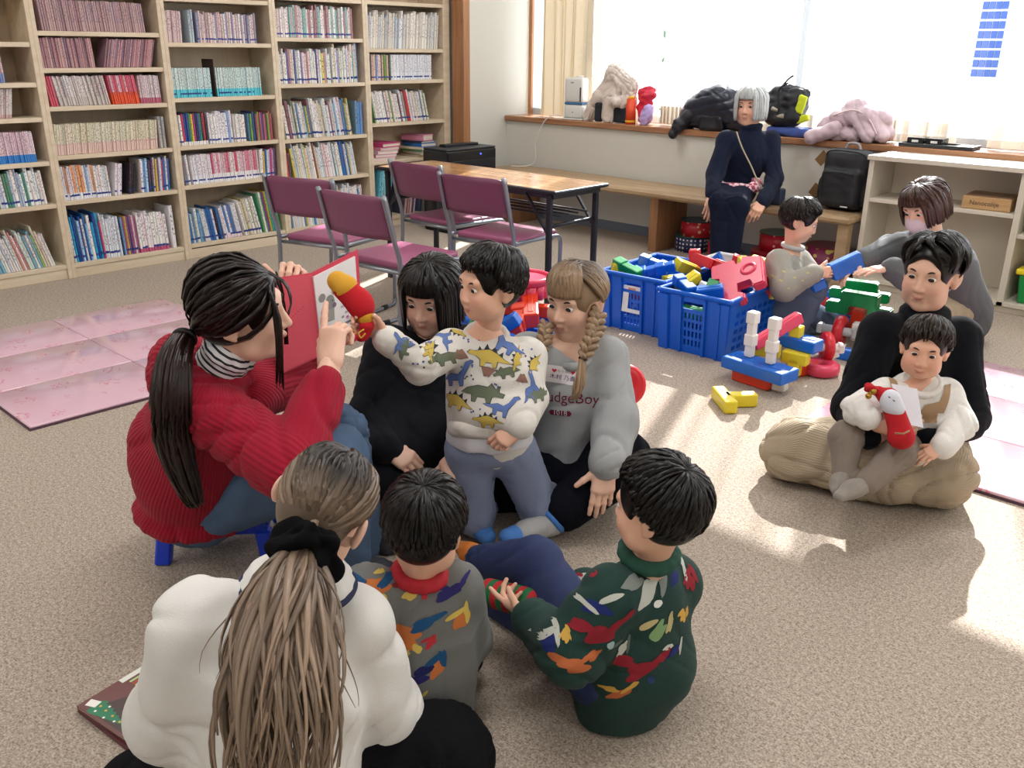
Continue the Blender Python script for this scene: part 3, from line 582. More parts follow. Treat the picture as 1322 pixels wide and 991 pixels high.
# ================================================================== FURNITURE
M_plum = mat('plum_vinyl', '#7d4361', .42, bump=(220, .12)); M_pinkseat = mat('pink_seat_vinyl', '#9c5578', .38, bump=(220, .12))
M_tube = mat('grey_tube', '#8f959c', .35, .75); M_rub = mat('black_rubber', '#1c1c1e', .7); M_greyedge = mat('grey_plastic', '#73757c', .5)
M_tabletop = wood('table_laminate', '#8e6642', '#bd9268', .2, (1.0, 12, 12)); M_black = mat('black_steel', '#22242b', .45, .3)
def make_chair():
    t = thing('stacking_chair', '', 'chair', (0, 0, 0), 0, 'plum stacking chairs at the table')
    # backrest: gently curved panel
    B = Bag(); nx, nz = 13, 7; P = []
    for s in (0, 1):
        for j in range(nz):
            for i in range(nx):
                u = -1+2*i/(nx-1); v = j/(nz-1); P.append((u*.212, -.235-.055*v-.035*(1-u*u)+s*.018, .565+.205*v-.012*(v > .9)*abs(u)**6))
    P = np.array(P); q = []
    for s in (0, 1):
        o = s*nx*nz
        for j in range(nz-1):
            for i in range(nx-1):
                a = o+j*nx+i; f = [a, a+1, a+nx+1, a+nx]; q.append(f if s == 0 else f[::-1])
    n = nx*nz
    for i in range(nx-1): q += [[i, n+i, n+i+1, i+1], [(nz-1)*nx+i, (nz-1)*nx+i+1, n+(nz-1)*nx+i+1, n+(nz-1)*nx+i]]
    for j in range(nz-1): q += [[j*nx, (j+1)*nx, n+(j+1)*nx, n+j*nx], [j*nx+nx-1, n+j*nx+nx-1, n+(j+1)*nx+nx-1, (j+1)*nx+nx-1]]
    raw_obj('backrest', np_mesh('backrest', P, np.array(q)), M_plum, t)
    bm = bmesh.new(); vs = bm_box(bm, (0, .03, .425), (.41, .40, .035), bev=.016, seg=3); raw_obj('seat', bm_mesh('seat', bm, True), M_pinkseat, t)
    bm = bmesh.new(); bm_box(bm, (0, .03, .405), (.40, .39, .014), bev=.005); raw_obj('seat_pan', bm_mesh('seat_pan', bm), M_greyedge, t)
    for s in (-1, 1):
        x = s*.222
        b = Bag(); b.tube(catmull([(x*.98, -.295, .775), (x, -.24, .57), (x, -.205, .44), (x, -.215, .2), (x, -.225, .03)], 22), .0115, 10)
        raw_obj('rear_leg', b.mesh('rear_leg'), M_tube, t)
        b = Bag(); b.tube(catmull([(x, -.2, .425), (x, 0, .418), (x, .18, .412), (x, .225, .395), (x, .238, .35), (x, .232, .2), (x, .225, .03)], 28), .0115, 10)
        raw_obj('front_leg', b.mesh('front_leg'), M_tube, t)
        b = Bag(); b.tube(catmull([(x, -.225, .04), (x, -.215, .014), (x, -.16, .0115), (x, .16, .0115), (x, .212, .014), (x, .225, .04)], 22), .0113, 8)
        raw_obj('runner', b.mesh('runner'), M_tube, t)
        for yy in (-.12, .1): bm = bmesh.new(); bm_cyl(bm, (x, yy, .0135), (x, yy+.04, .0135), .0134, n=10); raw_obj('rubber_foot', bm_mesh('rubber_foot', bm), M_rub, t)
        bm = bmesh.new(); bm_box(bm, (x*.985, -.262, .67), (.012, .03, .205), Euler((.262, 0, 0)), .004); raw_obj('back_cap', bm_mesh('back_cap', bm), M_greyedge, t)
    for yy in (-.19, .16): bm = bmesh.new(); bm_cyl(bm, (-.222, yy, .402), (.222, yy, .402), .009, n=8); raw_obj('crossbar', bm_mesh('crossbar', bm), M_tube, t)
    return t
_ch = make_chair()
for k, (x, y, rz, lb) in enumerate([(-4.09, 2.90, .30, 'plum stacking chair standing nearest the bookcases, leftmost of the four'), (-3.44, 2.80, .10, 'plum stacking chair nearest the group, second from left, greyish seat'),
                                    (-4.06, 3.74, .02, 'plum stacking chair at the left end of the folding table'), (-3.48, 3.60, .12, 'plum stacking chair in front of the folding table, rightmost of the four')]):
    o = _ch if k == 0 else copy_tree(_ch); o.location = (x, y, 0); o.rotation_euler = (0, 0, rz); o['label'] = lb
def make_table():
    t = thing('folding_table', 'long folding table with wood-grain top, black edge and black legs', 'table', (-3.83, 3.81, 0), .02)
    bm = bmesh.new(); bm_box(bm, (0, 0, .691), (1.43, .45, .018)); raw_obj('table_top', bm_mesh('table_top', bm), M_tabletop, t)
    bm = bmesh.new(); bm_box(bm, (0, 0, .688), (1.452, .472, .021), bev=.009, seg=2); bm_box(bm, (0, 0, .665), (1.38, .40, .03)); raw_obj('edge_band', bm_mesh('edge_band', bm), M_black, t)
    for sx in (-1, 1):
        for sy in (-1, 1):
            bm = bmesh.new(); x, y = sx*.66, sy*.2
            bm_box(bm, (x, y, .345), (.032, .026, .66), bev=.004); bm_box(bm, (x, y, .012), (.038, .032, .024)); lg = raw_obj('leg', bm_mesh('leg', bm), M_black, t)
            bm = bmesh.new(); a = Vector((x-sx*.17, y, .665)); b = Vector((x-sx*.015, y, .47)); d = b-a
            bm_box(bm, (a+b)/2, (.018, .012, d.length), d.to_track_quat('Z', 'Y').to_matrix().to_4x4()); raw_obj('brace', bm_mesh('brace', bm), M_black, lg)
        bm = bmesh.new(); bm_cyl(bm, (sx*.66, -.2, .12), (sx*.66, .2, .12), .01, n=8); bm_cyl(bm, (sx*.655, -.2, .50), (sx*.655, .2, .50), .01, n=8); raw_obj('leg_crossbar', bm_mesh('leg_crossbar', bm), M_black, t)
    bm = bmesh.new()
    for yy in (-.1, -.02, .06, .14): bm_cyl(bm, (-.65, yy, .545), (.65, yy, .545), .006, n=6)
    raw_obj('under_rack', bm_mesh('under_rack', bm), M_black, t)
make_table()
M_bench = wood('bench_wood', '#94795a', '#b59b7a', .45, (1.0, 12, 12)); M_benchleg = wood('bench_leg_wood', '#835a3b', '#a0754f', .5, (12, 12, 1.0))
_t = thing('bench', 'long low wooden bench along the wall under the windows', 'bench', (0, 0, 0))
box_obj('bench_seat', (-5.55, 5.43, .392), (-2.30, 5.885, .44), M_bench, _t, .014)
box_obj('support_panel', (-3.81, 5.47, 0), (-3.74, 5.86, .392), M_benchleg, _t, .004); box_obj('support_panel', (-5.30, 5.5, 0), (-5.23, 5.86, .392), M_benchleg, _t, .004)
for yy in (5.46, 5.79): box_obj('leg', (-2.385, yy, 0), (-2.315, yy+.07, .392), M_bench, _t, .004)
# low white shelf unit
M_white = mat('white_laminate', '#cfc7b9', .4); M_whitein = mat('white_board', '#cfc6b6', .5)
_t = thing('low_shelf', 'low white two-bay shelf unit under the sill at right', 'shelf', (-2.28, 5.55, 0))
for nm, lo, hi, m in (('side_panel', (0, 0, 0), (.03, .34, .785), M_white), ('divider_panel', (.85, 0, .04), (.885, .34, .785), M_white), ('side_panel', (1.72, 0, 0), (1.75, .34, .785), M_white),
                   ('top_panel', (-.01, -.015, .785), (1.76, .345, .812), M_white), ('bottom_panel', (.03, 0, .04), (1.72, .34, .065), M_white), ('plinth', (.03, .02, 0), (1.72, .32, .04), M_whitein),
                   ('shelf', (.03, .005, .535), (.85, .33, .558), M_white), ('shelf', (.885, .005, .43), (1.72, .33, .453), M_white), ('back_panel', (.03, .33, .065), (1.72, .34, .785), M_whitein)):
    box_obj(nm, lo, hi, m, _t, .002)
# things in the low shelf
_t = thing('puzzle_box', 'flat wooden puzzle box lying on the upper board of the low shelf', 'box', (-1.60, 5.69, .5585), .05)
M_pz = wood('box_wood', '#b08a5c', '#c6a273', .5, (1, 14, 14)); M_pzd = wood('box_lid_wood', '#7a5c44', '#93745a', .45, (1, 14, 14))
box_obj('body', (-.13, -.1, 0), (.13, .12, .072), M_pz, _t, .004); box_obj('lid', (-.122, -.095, .0725), (.122, .115, .078), M_pzd, _t)
def text_mesh(s, size, thick=0.0, fit=None):
    cu = bpy.data.curves.new('txt', 'FONT'); cu.body = s; cu.size = size; cu.align_x = 'CENTER'; cu.align_y = 'CENTER'; cu.extrude = thick; cu.resolution_u = 3
    o = bpy.data.objects.new('txt', cu); COL.objects.link(o); dg = bpy.context.evaluated_depsgraph_get(); me = bpy.data.meshes.new_from_object(o.evaluated_get(dg)); bpy.data.objects.remove(o); return me
M_ink = mat('dark_print', '#3a3630', .6)
_tx = raw_obj('lettering', text_mesh('Nanocolije', .036), M_ink, _t, (-.01, -.1012, .036), (PI/2, 0, 0))
_t = thing('storage_bin', 'green plastic bin with yellow lid on the bottom of the low shelf', 'bin', (-1.19, 5.71, .0655))
bm = bmesh.new(); bm_box(bm, (0, 0, .0825), (.32, .27, .165), bev=.012, seg=2, taper=.9); raw_obj('body', bm_mesh('body', bm), mat('green_plastic', '#0b8f45', .35), _t)
bm = bmesh.new(); bm_box(bm, (0, 0, .182), (.35, .30, .034), bev=.01, seg=2); bm_box(bm, (0, 0, .202), (.26, .2, .012), bev=.004); raw_obj('lid', bm_mesh('lid', bm), mat('yellow_plastic', '#e3cf22', .35), _t)
_t = thing('lime_basket', 'lime green plastic basket on the right upper board of the low shelf', 'basket', (-1.22, 5.71, .4535))
bm = bmesh.new(); bm_box(bm, (0, 0, .045), (.28, .24, .09), bev=.012, seg=2, taper=.9); raw_obj('body', bm_mesh('body', bm), mat('lime_plastic', '#8fc21f', .35), _t)
bm = bmesh.new(); bm_box(bm, (0, 0, .096), (.30, .26, .012), bev=.005); raw_obj('rim', bm_mesh('rim', bm), mat('lime_rim', '#7ab01a', .35), _t)
# black air purifier by the wall
_t = thing('air_purifier', 'black box air purifier with blue indicator standing by the left wall', 'air purifier', (-5.42, 5.10, 0), 0)
M_gloss = mat('gloss_black', '#15171c', .18); M_dgrey = mat('dark_grey_plastic', '#33353a', .5)
box_obj('body', (-.16, -.27, .01), (.14, .27, .64), M_gloss, _t, .012); box_obj('top_panel', (-.155, -.265, .64), (.135, .265, .652), M_dgrey, _t, .004); box_obj('vent_flap', (-.08, -.16, .652), (.0, .2, .672), M_black, _t, .003)
_e = mat('blue_led', '#2040ff', .4); bsdf(_e).inputs['Emission Color'].default_value = (.05, .1, 1, 1); bsdf(_e).inputs['Emission Strength'].default_value = 3
box_obj('indicator', (.1402, .08, .595), (.142, .095, .605), _e, _t); box_obj('front_panel', (.14, -.25, .03), (.147, .25, .56), M_black, _t, .003); box_obj('foot', (-.15, -.26, 0), (.13, .26, .01), M_rub, _t)
# magazine piles in the fifth bookcase
_mg = np.random.default_rng(3)
def flat_book(loc, sx, sy, h, rz, col, label, cat='magazine', group=None, tilt=0.0, pages='#e8e4da'):
    t = thing('magazine', label, cat, loc, rz, group); t.rotation_euler = (tilt, 0, rz); c = mat('magazine_cover', col, .4)
    bm = bmesh.new(); bm_box(bm, (0, 0, h*.08), (sx, sy, h*.16)); bm_box(bm, (0, 0, h*.92), (sx, sy, h*.16)); bm_box(bm, (0, -sy/2+.002, h/2), (sx, .004, h*.98)); raw_obj('cover', bm_mesh('cover', bm), c, t)
    bm = bmesh.new(); bm_box(bm, (0, .002, h/2), (sx*.97, sy*.96, h*.68)); raw_obj('pages', bm_mesh('pages', bm), M_pages, t); return t
_z = .533
for k, (c, h, lb) in enumerate([('#e3b6c9', .028, 'pale pink magazine at the bottom of the leaning pile in the fifth bookcase'), ('#dc9fba', .024, 'light pink magazine second from bottom of the leaning pile'), ('#e8c4d2', .026, 'whitish pink magazine in the middle of the leaning pile'), ('#d98fae', .024, 'mid pink magazine second from top of the leaning pile'), ('#c9487f', .03, 'deep pink magazine on top of the leaning pile in the fifth bookcase')]):
    flat_book((-5.995, 4.69+.012*k, _z), .26, .21, h, .06*k-.1, c, lb, group=None, tilt=0); _z += h+.0006
flat_book((-5.99, 5.18, .533), .27, .26, .016, PI/2+.02, '#a98a62', 'brown board lying under the blue magazine pile', 'board')
_z = .5496
for k, (c, h, lb) in enumerate([('#d9d6c8', .022, 'cream magazine lowest in the small pile beside the post'), ('#5f8a5a', .018, 'green magazine in the small pile beside the post'), ('#dfd7c0', .02, 'cream magazine under the blue one in the small pile'), ('#2f78c8', .03, 'bright blue magazine near the top of the small pile'), ('#33415f', .016, 'navy magazine on top of the small pile'), ('#d98fae', .05, 'pink magazine with binding holes topmost beside the post')]):
    flat_book((-6.0+.005*(k % 2), 5.16-.012*(k % 3), _z), .23, .17 if k < 5 else .14, h, .1*(k % 3)+.04, c, lb); _z += h+.0006
_t = thing('bookend', 'brown metal bookend standing between the turquoise books', 'bookend', (XF-.1, 2.945+.756*.41, 1.066)); box_obj('upright', (-.075, 0, 0), (.075, .0025, .24), mat('brown_metal', '#4a3a36', .5, .4), _t, 0); box_obj('base_plate', (-.075, .0025, 0), (.075, .02, .0008), M_black, _t)
# ================================================================== ON AND UNDER THE BENCH
def hatbox(loc, r, h, label, side, dots, lidc, lidh=.03):
    t = thing('round_tin', label, 'tin', loc, _mg.uniform(0, 3), None)
    m = mat('tin_print', side, .35); tc = m.node_tree.nodes.new('ShaderNodeTexCoord'); v = m.node_tree.nodes.new('ShaderNodeTexVoronoi'); v.inputs['Scale'].default_value = dots[1]; v.inputs['Randomness'].default_value = dots[2]
    m.node_tree.links.new(tc.outputs['Object'], v.inputs['Vector']); r2 = m.node_tree.nodes.new('ShaderNodeMix'); r2.data_type = 'RGBA'
    c = mix_node(m, math_node(m, 'LESS_THAN', v.outputs['Distance'], dots[3]), srgb(side), srgb(dots[0]))
    if dots[0] == 'mix': c = mix_node(m, math_node(m, 'LESS_THAN', v.outputs['Distance'], dots[3]), srgb(side), v.outputs['Color'])
    m.node_tree.links.new(c, bsdf(m).inputs['Base Color'])
    bm = bmesh.new(); bm_cyl(bm, (0, 0, 0), (0, 0, h-lidh*.3), r, n=40); raw_obj('body', bm_mesh('body', bm), m, t)
    bm = bmesh.new(); bm_cyl(bm, (0, 0, h-lidh*.28), (0, 0, h), r*1.03, n=40); raw_obj('lid', bm_mesh('lid', bm), mat('tin_lid', lidc, .35), t); return t
_DOT = ('#e8e4da', 34, .1, .32)
hatbox((-3.60, 5.74, 0), .125, .115, 'navy round tin with white dots on the floor under the bench', '#1e2a5c', _DOT, '#2c5a52')
hatbox((-3.57, 5.74, .1155), .115, .115, 'red flowered round tin stacked on the navy dotted tin', '#b01c2c', ('#d8b08a', 22, 1, .25), '#243a44')
hatbox((-3.36, 5.73, 0), .085, .10, 'small red and white round tin beside the navy dotted tin', '#b3263a', ('#e8d8d4', 24, 1, .3), '#c04a5a')
hatbox((-2.92, 5.70, 0), .15, .11, 'dark red round tin lowest of the stack behind the boy', '#8c1626', ('#c98a8a', 18, 1, .15), '#a01c2c')
hatbox((-2.91, 5.72, .1105), .12, .125, 'red flowered round tin with green lid stacked behind the boy', '#b3142a', ('#e0c8c8', 20, 1, .2), '#2a5a4a')
hatbox((-2.55, 5.72, 0), .135, .20, 'pink and yellow flowered round tin behind the blue block', '#8a2a54', ('#d8c86a', 17, 1, .42), '#7a1c30')
# backpack
M_pack = mat('black_nylon', '#14161c', .6, bump=(160, .15)); M_packd = mat('black_webbing', '#0c0d11', .7)
_t = thing('backpack', 'black backpack standing upright on the bench beside the white shelf', 'backpack', (-2.475, 5.72, .441), -.06)
V, Q = sdf([rbox((0, 0, .19), (.155, .085, .19), rad=.07), rbox((0, -.08, .14), (.13, .04, .12), rad=.035, k=.015), ell((.155, 0, .11), (.035, .06, .1), k=.02), ell((-.155, 0, .11), (.035, .06, .1), k=.02)], .008)
raw_obj('body', np_mesh('body', wrinkle(V, Q, .003, 40, 3), Q), M_pack, _t)
b = Bag(); b.tube(catmull([(-.14, -.03, .30), (-.115, -.075, .36), (0, -.085, .372), (.115, -.075, .36), (.14, -.03, .30)], 20), .004, 6); b.tube(catmull([(-.1, -.125, .235), (0, -.128, .245), (.1, -.125, .235)], 12), .003, 6); raw_obj('zip', b.mesh('zip'), M_packd, _t)
b = Bag(); b.tube(catmull([(-.05, .02, .375), (-.03, .02, .41), (.03, .02, .41), (.05, .02, .375)], 14), .008, 8); raw_obj('handle', b.mesh('handle'), mat('grey_loop', '#9a9a9c', .6), _t)
b = Bag(); b.tube(catmull([(-.13, .03, .12), (-.2, -.02, .05), (-.27, -.09, .016), (-.33, -.12, .012)], 16), .016, 8, .35); raw_obj('strap', b.mesh('strap'), M_packd, _t)
bm = bmesh.new(); bm_box(bm, (.06, -.122, .035), (.05, .002, .008)); raw_obj('logo_patch', bm_mesh('logo_patch', bm), mat('light_label', '#c9cbd0', .5), _t)
# brown tags on the wall
M_card = mat('brown_card', '#8a6a46', .8)
for loc, r, lb in (((-2.755, YW-.0015, .725), .7, 'brown paper tag stuck on the wall above the backpack strap'), ((-2.775, YW-.0015, .51), .55, 'lower brown paper tag on the wall beside the backpack')):
    o = box_obj('paper_tag', (-.032, -.001, -.042), (.032, .001, .042), M_card); o.location = loc; o.rotation_euler = (0, r, 0); tag(o, lb, 'tag')
# humidifier with steam and cord
_t = thing('humidifier', 'white humidifier with blue band steaming on the sill by the drape', 'humidifier', (-4.965, 5.985, ZS+.001), .15)
M_hum = mat('white_gloss_plastic', '#dcdcd8', .3); M_humb = mat('blue_tank', '#3f6f9c', .15)
bm = bmesh.new(); bm_box(bm, (0, 0, .006), (.21, .15, .012), bev=.005, seg=2); raw_obj('base', bm_mesh('base', bm), M_hum, _t)
bm = bmesh.new(); bm_box(bm, (0, 0, .066), (.175, .115, .107), bev=.02, seg=3); raw_obj('body', bm_mesh('body', bm, True), M_hum, _t)
bm = bmesh.new(); bm_box(bm, (0, 0, .127), (.173, .113, .02), bev=.008); raw_obj('water_band', bm_mesh('water_band', bm), M_humb, _t)
bm = bmesh.new(); bm_box(bm, (0, 0, .232), (.175, .115, .195), bev=.02, seg=3); raw_obj('tank', bm_mesh('tank', bm, True), M_hum, _t)
bm = bmesh.new(); bm_box(bm, (.07, -.058, .20), (.012, .004, .11)); raw_obj('level_window', bm_mesh('level_window', bm), M_dgrey, _t)
bm = bmesh.new(); bm_cyl(bm, (.03, 0, .328), (.03, 0, .345), .032, .026, n=20); raw_obj('nozzle', bm_mesh('nozzle', bm), M_hum, _t)
bm = bmesh.new(); bm_box(bm, (-.01, -.0578, .29), (.028, .001, .008)); bm_box(bm, (0, -.0578, .06), (.01, .001, .01)); raw_obj('marking', bm_mesh('marking', bm), M_greyedge, _t)
# steam: a small drifting volume
m = bpy.data.materials.new('steam'); m.use_nodes = True; nt = m.node_tree; nt.nodes.clear(); _o = nt.nodes.new('ShaderNodeOutputMaterial'); _v = nt.nodes.new('ShaderNodeVolumeScatter'); _v.inputs['Density'].default_value = 9; _v.inputs['Color'].default_value = (1, 1, 1, 1)
_n = nt.nodes.new('ShaderNodeTexNoise'); _n.inputs['Scale'].default_value = 22; _tc = nt.nodes.new('ShaderNodeTexCoord'); nt.links.new(_tc.outputs['Object'], _n.inputs['Vector']); _mm = nt.nodes.new('ShaderNodeMapRange'); _mm.inputs['From Min'].default_value = .42; _mm.inputs['From Max'].default_value = .7; _mm.inputs['To Max'].default_value = 4
nt.links.new(_n.outputs['Fac'], _mm.inputs['Value']); nt.links.new(_mm.outputs[0], _v.inputs['Density']); nt.links.new(_v.outputs[0], _o.inputs['Volume'])
b = Bag(); b.tube(catmull([(0, 0, 0), (.004, 0, .07), (.03, 0, .15), (.07, .01, .23)], 14), np.linspace(.012, .06, 14), 10); o = raw_obj('steam', b.mesh('steam'), m, None, (-4.935, 5.985, ZS+.35)); tag(o, 'faint white steam rising from the humidifier', 'steam', kind='stuff')
b = Bag(); b.tube(catmull([(-5.02, 5.94, ZS+.012), (-5.12, 5.905, ZS+.03), (-5.2, 5.86, ZS-.02), (-5.3, 5.865, .65), (-5.31, 5.88, .5), (-5.36, 5.84, .447), (-5.45, 5.72, .445)], 60), .004, 6); o = raw_obj('power_cord', b.mesh('power_cord'), mat('white_cord', '#e4e4e2', .4)); tag(o, 'white power cord running from the humidifier down behind the bench', 'cord')
# beige coat pile
M_fleece = mat('beige_fleece', '#d3c5bb', .95, bump=(300, .5), sheen=.4, var=.06); M_inner = mat('dark_lining', '#1d1f2a', .8)
_t = thing('beige_coat', 'beige fleece coat heaped on the sill beside the humidifier', 'coat', (-4.60, 6.0, ZS))
pr = [cap((-.2, -.03, .05), (.02, 0, .36), .055, .075, .05), cap((.02, 0, .36), (.18, 0, .30), .07, .05, .05), cap((-.02, -.02, .08), (.07, -.02, .3), .07, .07, .05), cap((.02, -.06, .05), (.02, -.04, .2), .055, .055, .04), cap((.16, -.03, .15), (.1, -.09, .16), .05, .045, .03), cap((.17, -.01, .28), (.19, -.02, .17), .05, .05, .04), cap((-.22, -.06, .035), (-.1, -.06, .2), .03, .04, .03), half((0, 0, .001), (0, 0, -1))]
V, Q = sdf(pr, .007); V = folds(V, Q, (), .012, 60, 4, 1.0); raw_obj('shell', np_mesh('shell', V, Q), M_fleece, _t)
for q_ in (rbox((-.075, -.075, .075), (.03, .03, .075), rad=.015), rbox((.13, -.04, .06), (.07, .04, .06), rad=.02)): V, Q = sdf([q_, half((0, 0, .002), (0, 0, -1))], .007); raw_obj('lining', np_mesh('lining', V, Q), M_inner, _t)
b = Bag(); b.tube([(.13, -.105, .165), (.095, -.13, .162)], [.045, .048], 16, .8); raw_obj('cuff', b.mesh('cuff'), M_fleece, _t)
# red bag, orange tube, lavender cloth
_t = thing('red_bag', 'bright red cloth bag bunched on the sill behind the beige coat', 'bag', (-4.30, 6.02, ZS)); coat_pile('body', [ell((0, 0, .12), (.06, .05, .13)), ell((.02, 0, .23), (.075, .045, .05), k=.04), half((0, 0, .002), (0, 0, -1))], .007, mat('red_cloth', '#d02440', .5), _t, .012, 70, 2)
_t = thing('orange_bottle', 'orange-red character-free flask standing against the beige coat', 'flask', (-4.385, 5.955, ZS+.001)); _t['label'] = 'orange-red flask with yellow band standing between beige coat and red bag'
bm = bmesh.new(); bm_cyl(bm, (0, 0, 0), (0, 0, .19), .042, .036, n=24); raw_obj('body', bm_mesh('body', bm), mat('orange_red', '#e04a24', .4), _t); bm = bmesh.new(); bm_cyl(bm, (0, 0, .015), (0, 0, .03), .0425, .0424, n=24, caps=False); bm_cyl(bm, (0, 0, .19), (0, 0, .21), .03, .02, n=24); raw_obj('cap', bm_mesh('cap', bm), mat('yellow_trim', '#e8b02c', .4), _t)
_t = thing('lavender_cloth', 'small lavender cloth bag lying against the red bag', 'bag', (-4.25, 5.955, ZS)); coat_pile('body', [ell((0, 0, .05), (.05, .04, .055)), ell((.03, 0, .1), (.04, .03, .06)), half((0, 0, .002), (0, 0, -1))], .007, mat('lavender', '#b9a4dc', .7), _t, .01, 70, 5)
# black puffer jacket with a sleeve hanging over the edge
def quilted(name, col, rough=.4, scale=16):
    m = mat(name, col, rough, sheen=.15); N = m.node_tree.nodes; L = m.node_tree.links; tc = N.new('ShaderNodeTexCoord'); w = N.new('ShaderNodeTexWave'); w.wave_type = 'BANDS'; w.bands_direction = 'Z'; w.inputs['Scale'].default_value = scale; w.inputs['Distortion'].default_value = 2.5; w.inputs['Detail'].default_value = 2
    L.new(tc.outputs['Object'], w.inputs['Vector']); bp = N.new('ShaderNodeBump'); bp.inputs['Strength'].default_value = .6; bp.inputs['Distance'].default_value = .02; L.new(w.outputs['Fac'], bp.inputs['Height']); L.new(bp.outputs['Normal'], bsdf(m).inputs['Normal']); return m
def roll(p0, p1, r, n, k=.018, squash=.0):   # a quilted tube: a row of fat rings
    p0 = np.asarray(p0, float); p1 = np.asarray(p1, float); return [ell(p0+(p1-p0)*(i+.5)/n, (r, r, r), k=k) for i in range(n)]
M_puff = mat('navy_black_puffer', '#1b2233', .32, bump=(90, .2)); M_puffin = mat('black_jacket_shell', '#15171f', .5)
_t = thing('black_puffer_jacket', 'black puffer jacket heaped on the sill with one sleeve over the edge', 'jacket', (-3.64, 5.98, ZS))
pr = chain(catmull([(-.23, .0, .07), (-.12, .0, .16), (.03, .0, .205), (.16, .0, .17), (.26, .0, .09)], 7), [.075, .09, .10, .105, .10, .09, .075], .05)+[cap((-.1, .02, .1), (.2, .02, .1), .10, .10, .05), half((0, 0, .002), (0, 0, -1), .004)]
quilted_pile('body', pr, .0062, M_puff, _t, (-.2, -.5, .84), .052, .008, 8)
coat_pile('sleeve', [cap((-.16, -.06, .11), (-.235, -.11, .03), .05, .042, .03), cap((-.235, -.11, .03), (-.26, -.14, -.035), .042, .036, .03)], .007, M_puffin, _t, .006, 60, 9)
coat_pile('front_flap', [rbox((.02, -.075, .06), (.1, .022, .055), rad=.02), half((0, 0, .002), (0, 0, -1), .004)], .007, M_puffin, _t, .006, 60, 10)
# dark bag pile with yellow trim and blue cloth
_t = thing('blue_cloth', 'folded blue cloth lying on the sill under the black bag', 'cloth', (-3.04, 5.985, ZS)); coat_pile('body', [rbox((0, 0, .03), (.16, .07, .03), rad=.025), half((0, 0, .001), (0, 0, -1), .003)], .007, mat('blue_cotton', '#3f559c', .8), _t, .006, 50, 2)
_t = thing('black_bag', 'black drawstring bag bundle with neon yellow trim behind the seated woman', 'bag', (-3.09, 5.985, ZS+.061))
coat_pile('body', [ell((-.07, 0, .13), (.12, .075, .13)), ell((.06, 0, .16), (.1, .07, .11)), ell((.0, -.02, .06), (.15, .075, .06)), half((0, 0, .003), (0, 0, -1), .004)], .008, M_puffin, _t, .012, 45, 3)
coat_pile('fur_trim', [cap((-.02, 0, .25), (.13, 0, .22), .028, .03)], .006, mat('grey_fur', '#4a4e54', 1, bump=(400, 1)), _t, .008, 150, 3)
coat_pile('yellow_panel', [rbox((.135, -.06, .155), (.03, .012, .06), rad=.01, R=Euler((0, .25, 0)).to_matrix()), rbox((.15, -.05, .06), (.05, .016, .022), rad=.012, R=Euler((0, -.3, 0)).to_matrix())], .005, mat('neon_yellow', '#c9d81f', .6), _t, .003, 60, 3)
b = Bag(); b.tube(catmull([(.03, -.07, .29), (-.03, -.085, .24), (-.01, -.09, .15), (-.02, -.085, .05), (-.06, -.08, .01)], 24), .006, 6); b.tube(catmull([(-.03, -.08, .24), (.02, -.06, .31), (.05, -.05, .335)], 10), .006, 6); raw_obj('drawstring', b.mesh('drawstring'), M_rub, _t)
b = Bag(); b.tube([(-.06, -.085, .12), (-.015, -.095, .11)], [.014, .008], 8); b.tube([(-.02, -.085, .07), (.03, -.09, .075)], [.008, .016], 8); raw_obj('toggle', b.mesh('toggle'), mat('cream_toggle', '#a9a090', .5), _t)
# pink puffer
M_pinkp = mat('pale_pink_puffer', '#c9b3bd', .4, bump=(70, .25))
_t = thing('pink_puffer_jacket', 'pale pink puffer jacket heaped on the sill with one sleeve drooping', 'jacket', (-2.60, 5.98, ZS))
pr = [cap((-.17, -.02, .08), (.02, 0, .2), .06, .07, .02), cap((.0, 0, .2), (.19, 0, .14), .07, .06, .02), cap((-.1, -.04, .14), (.12, -.05, .17), .05, .055, .02), cap((.12, -.03, .15), (.21, -.04, .05), .055, .045, .02), cap((.06, -.06, .14), (.14, -.08, .05), .045, .045, .02), cap((-.08, -.05, .045), (.05, -.05, .045), .045, .045, .02), cap((-.15, .02, .06), (.2, .03, .06), .06, .06, .02), half((0, 0, .002), (0, 0, -1), .004)]
quilted_pile('body', pr, .0065, M_pinkp, _t, (.75, -.2, .6), .085, .012, 6)
coat_pile('sleeve', roll((-.06, -.09, .09), (-.24, -.13, .005), .05, 4), .007, M_pinkp, _t, .006, 50, 7)
b = Bag(); b.tube(catmull([(-.1, -.1, .16), (.03, -.105, .2), (.13, -.1, .16), (.2, -.09, .06)], 24), .005, 6); raw_obj('zip', b.mesh('zip'), mat('pink_zip', '#d8c3c6', .4), _t)
# tray, black cases and clear file on the sill
_t = thing('black_tray', 'flat black tray lying on the sill above the low shelf', 'tray', (-2.02, 5.985, ZS+.0005), .04)
box_obj('base', (-.24, -.085, 0), (.2, .09, .012), M_dgrey, _t, .004)
for sx, lo, hi in ((0, (-.24, -.085, .012), (.2, -.075, .022)), (1, (-.24, .08, .012), (.2, .09, .022)), (2, (-.24, -.075, .012), (-.23, .08, .022)), (3, (.19, -.075, .012), (.2, .08, .022))): box_obj('rim', lo, hi, M_dgrey, _t, .002)
for k, (x, lb) in enumerate(((-.15, 'small black case with white label at left on the tray'), (-.035, 'small black case with white label at right on the tray'))):
    o = thing('black_case', lb, 'case', (-2.02+x, 5.985, ZS+.0135), .04, 'cases on the tray'); box_obj('body', (-.05, -.06, 0), (.05, .06, .042), M_gloss, o, .004); box_obj('label_sticker', (-.02, -.0615, .014), (.02, -.0602, .028), mat('white_label', '#e8e8e8', .5), o)
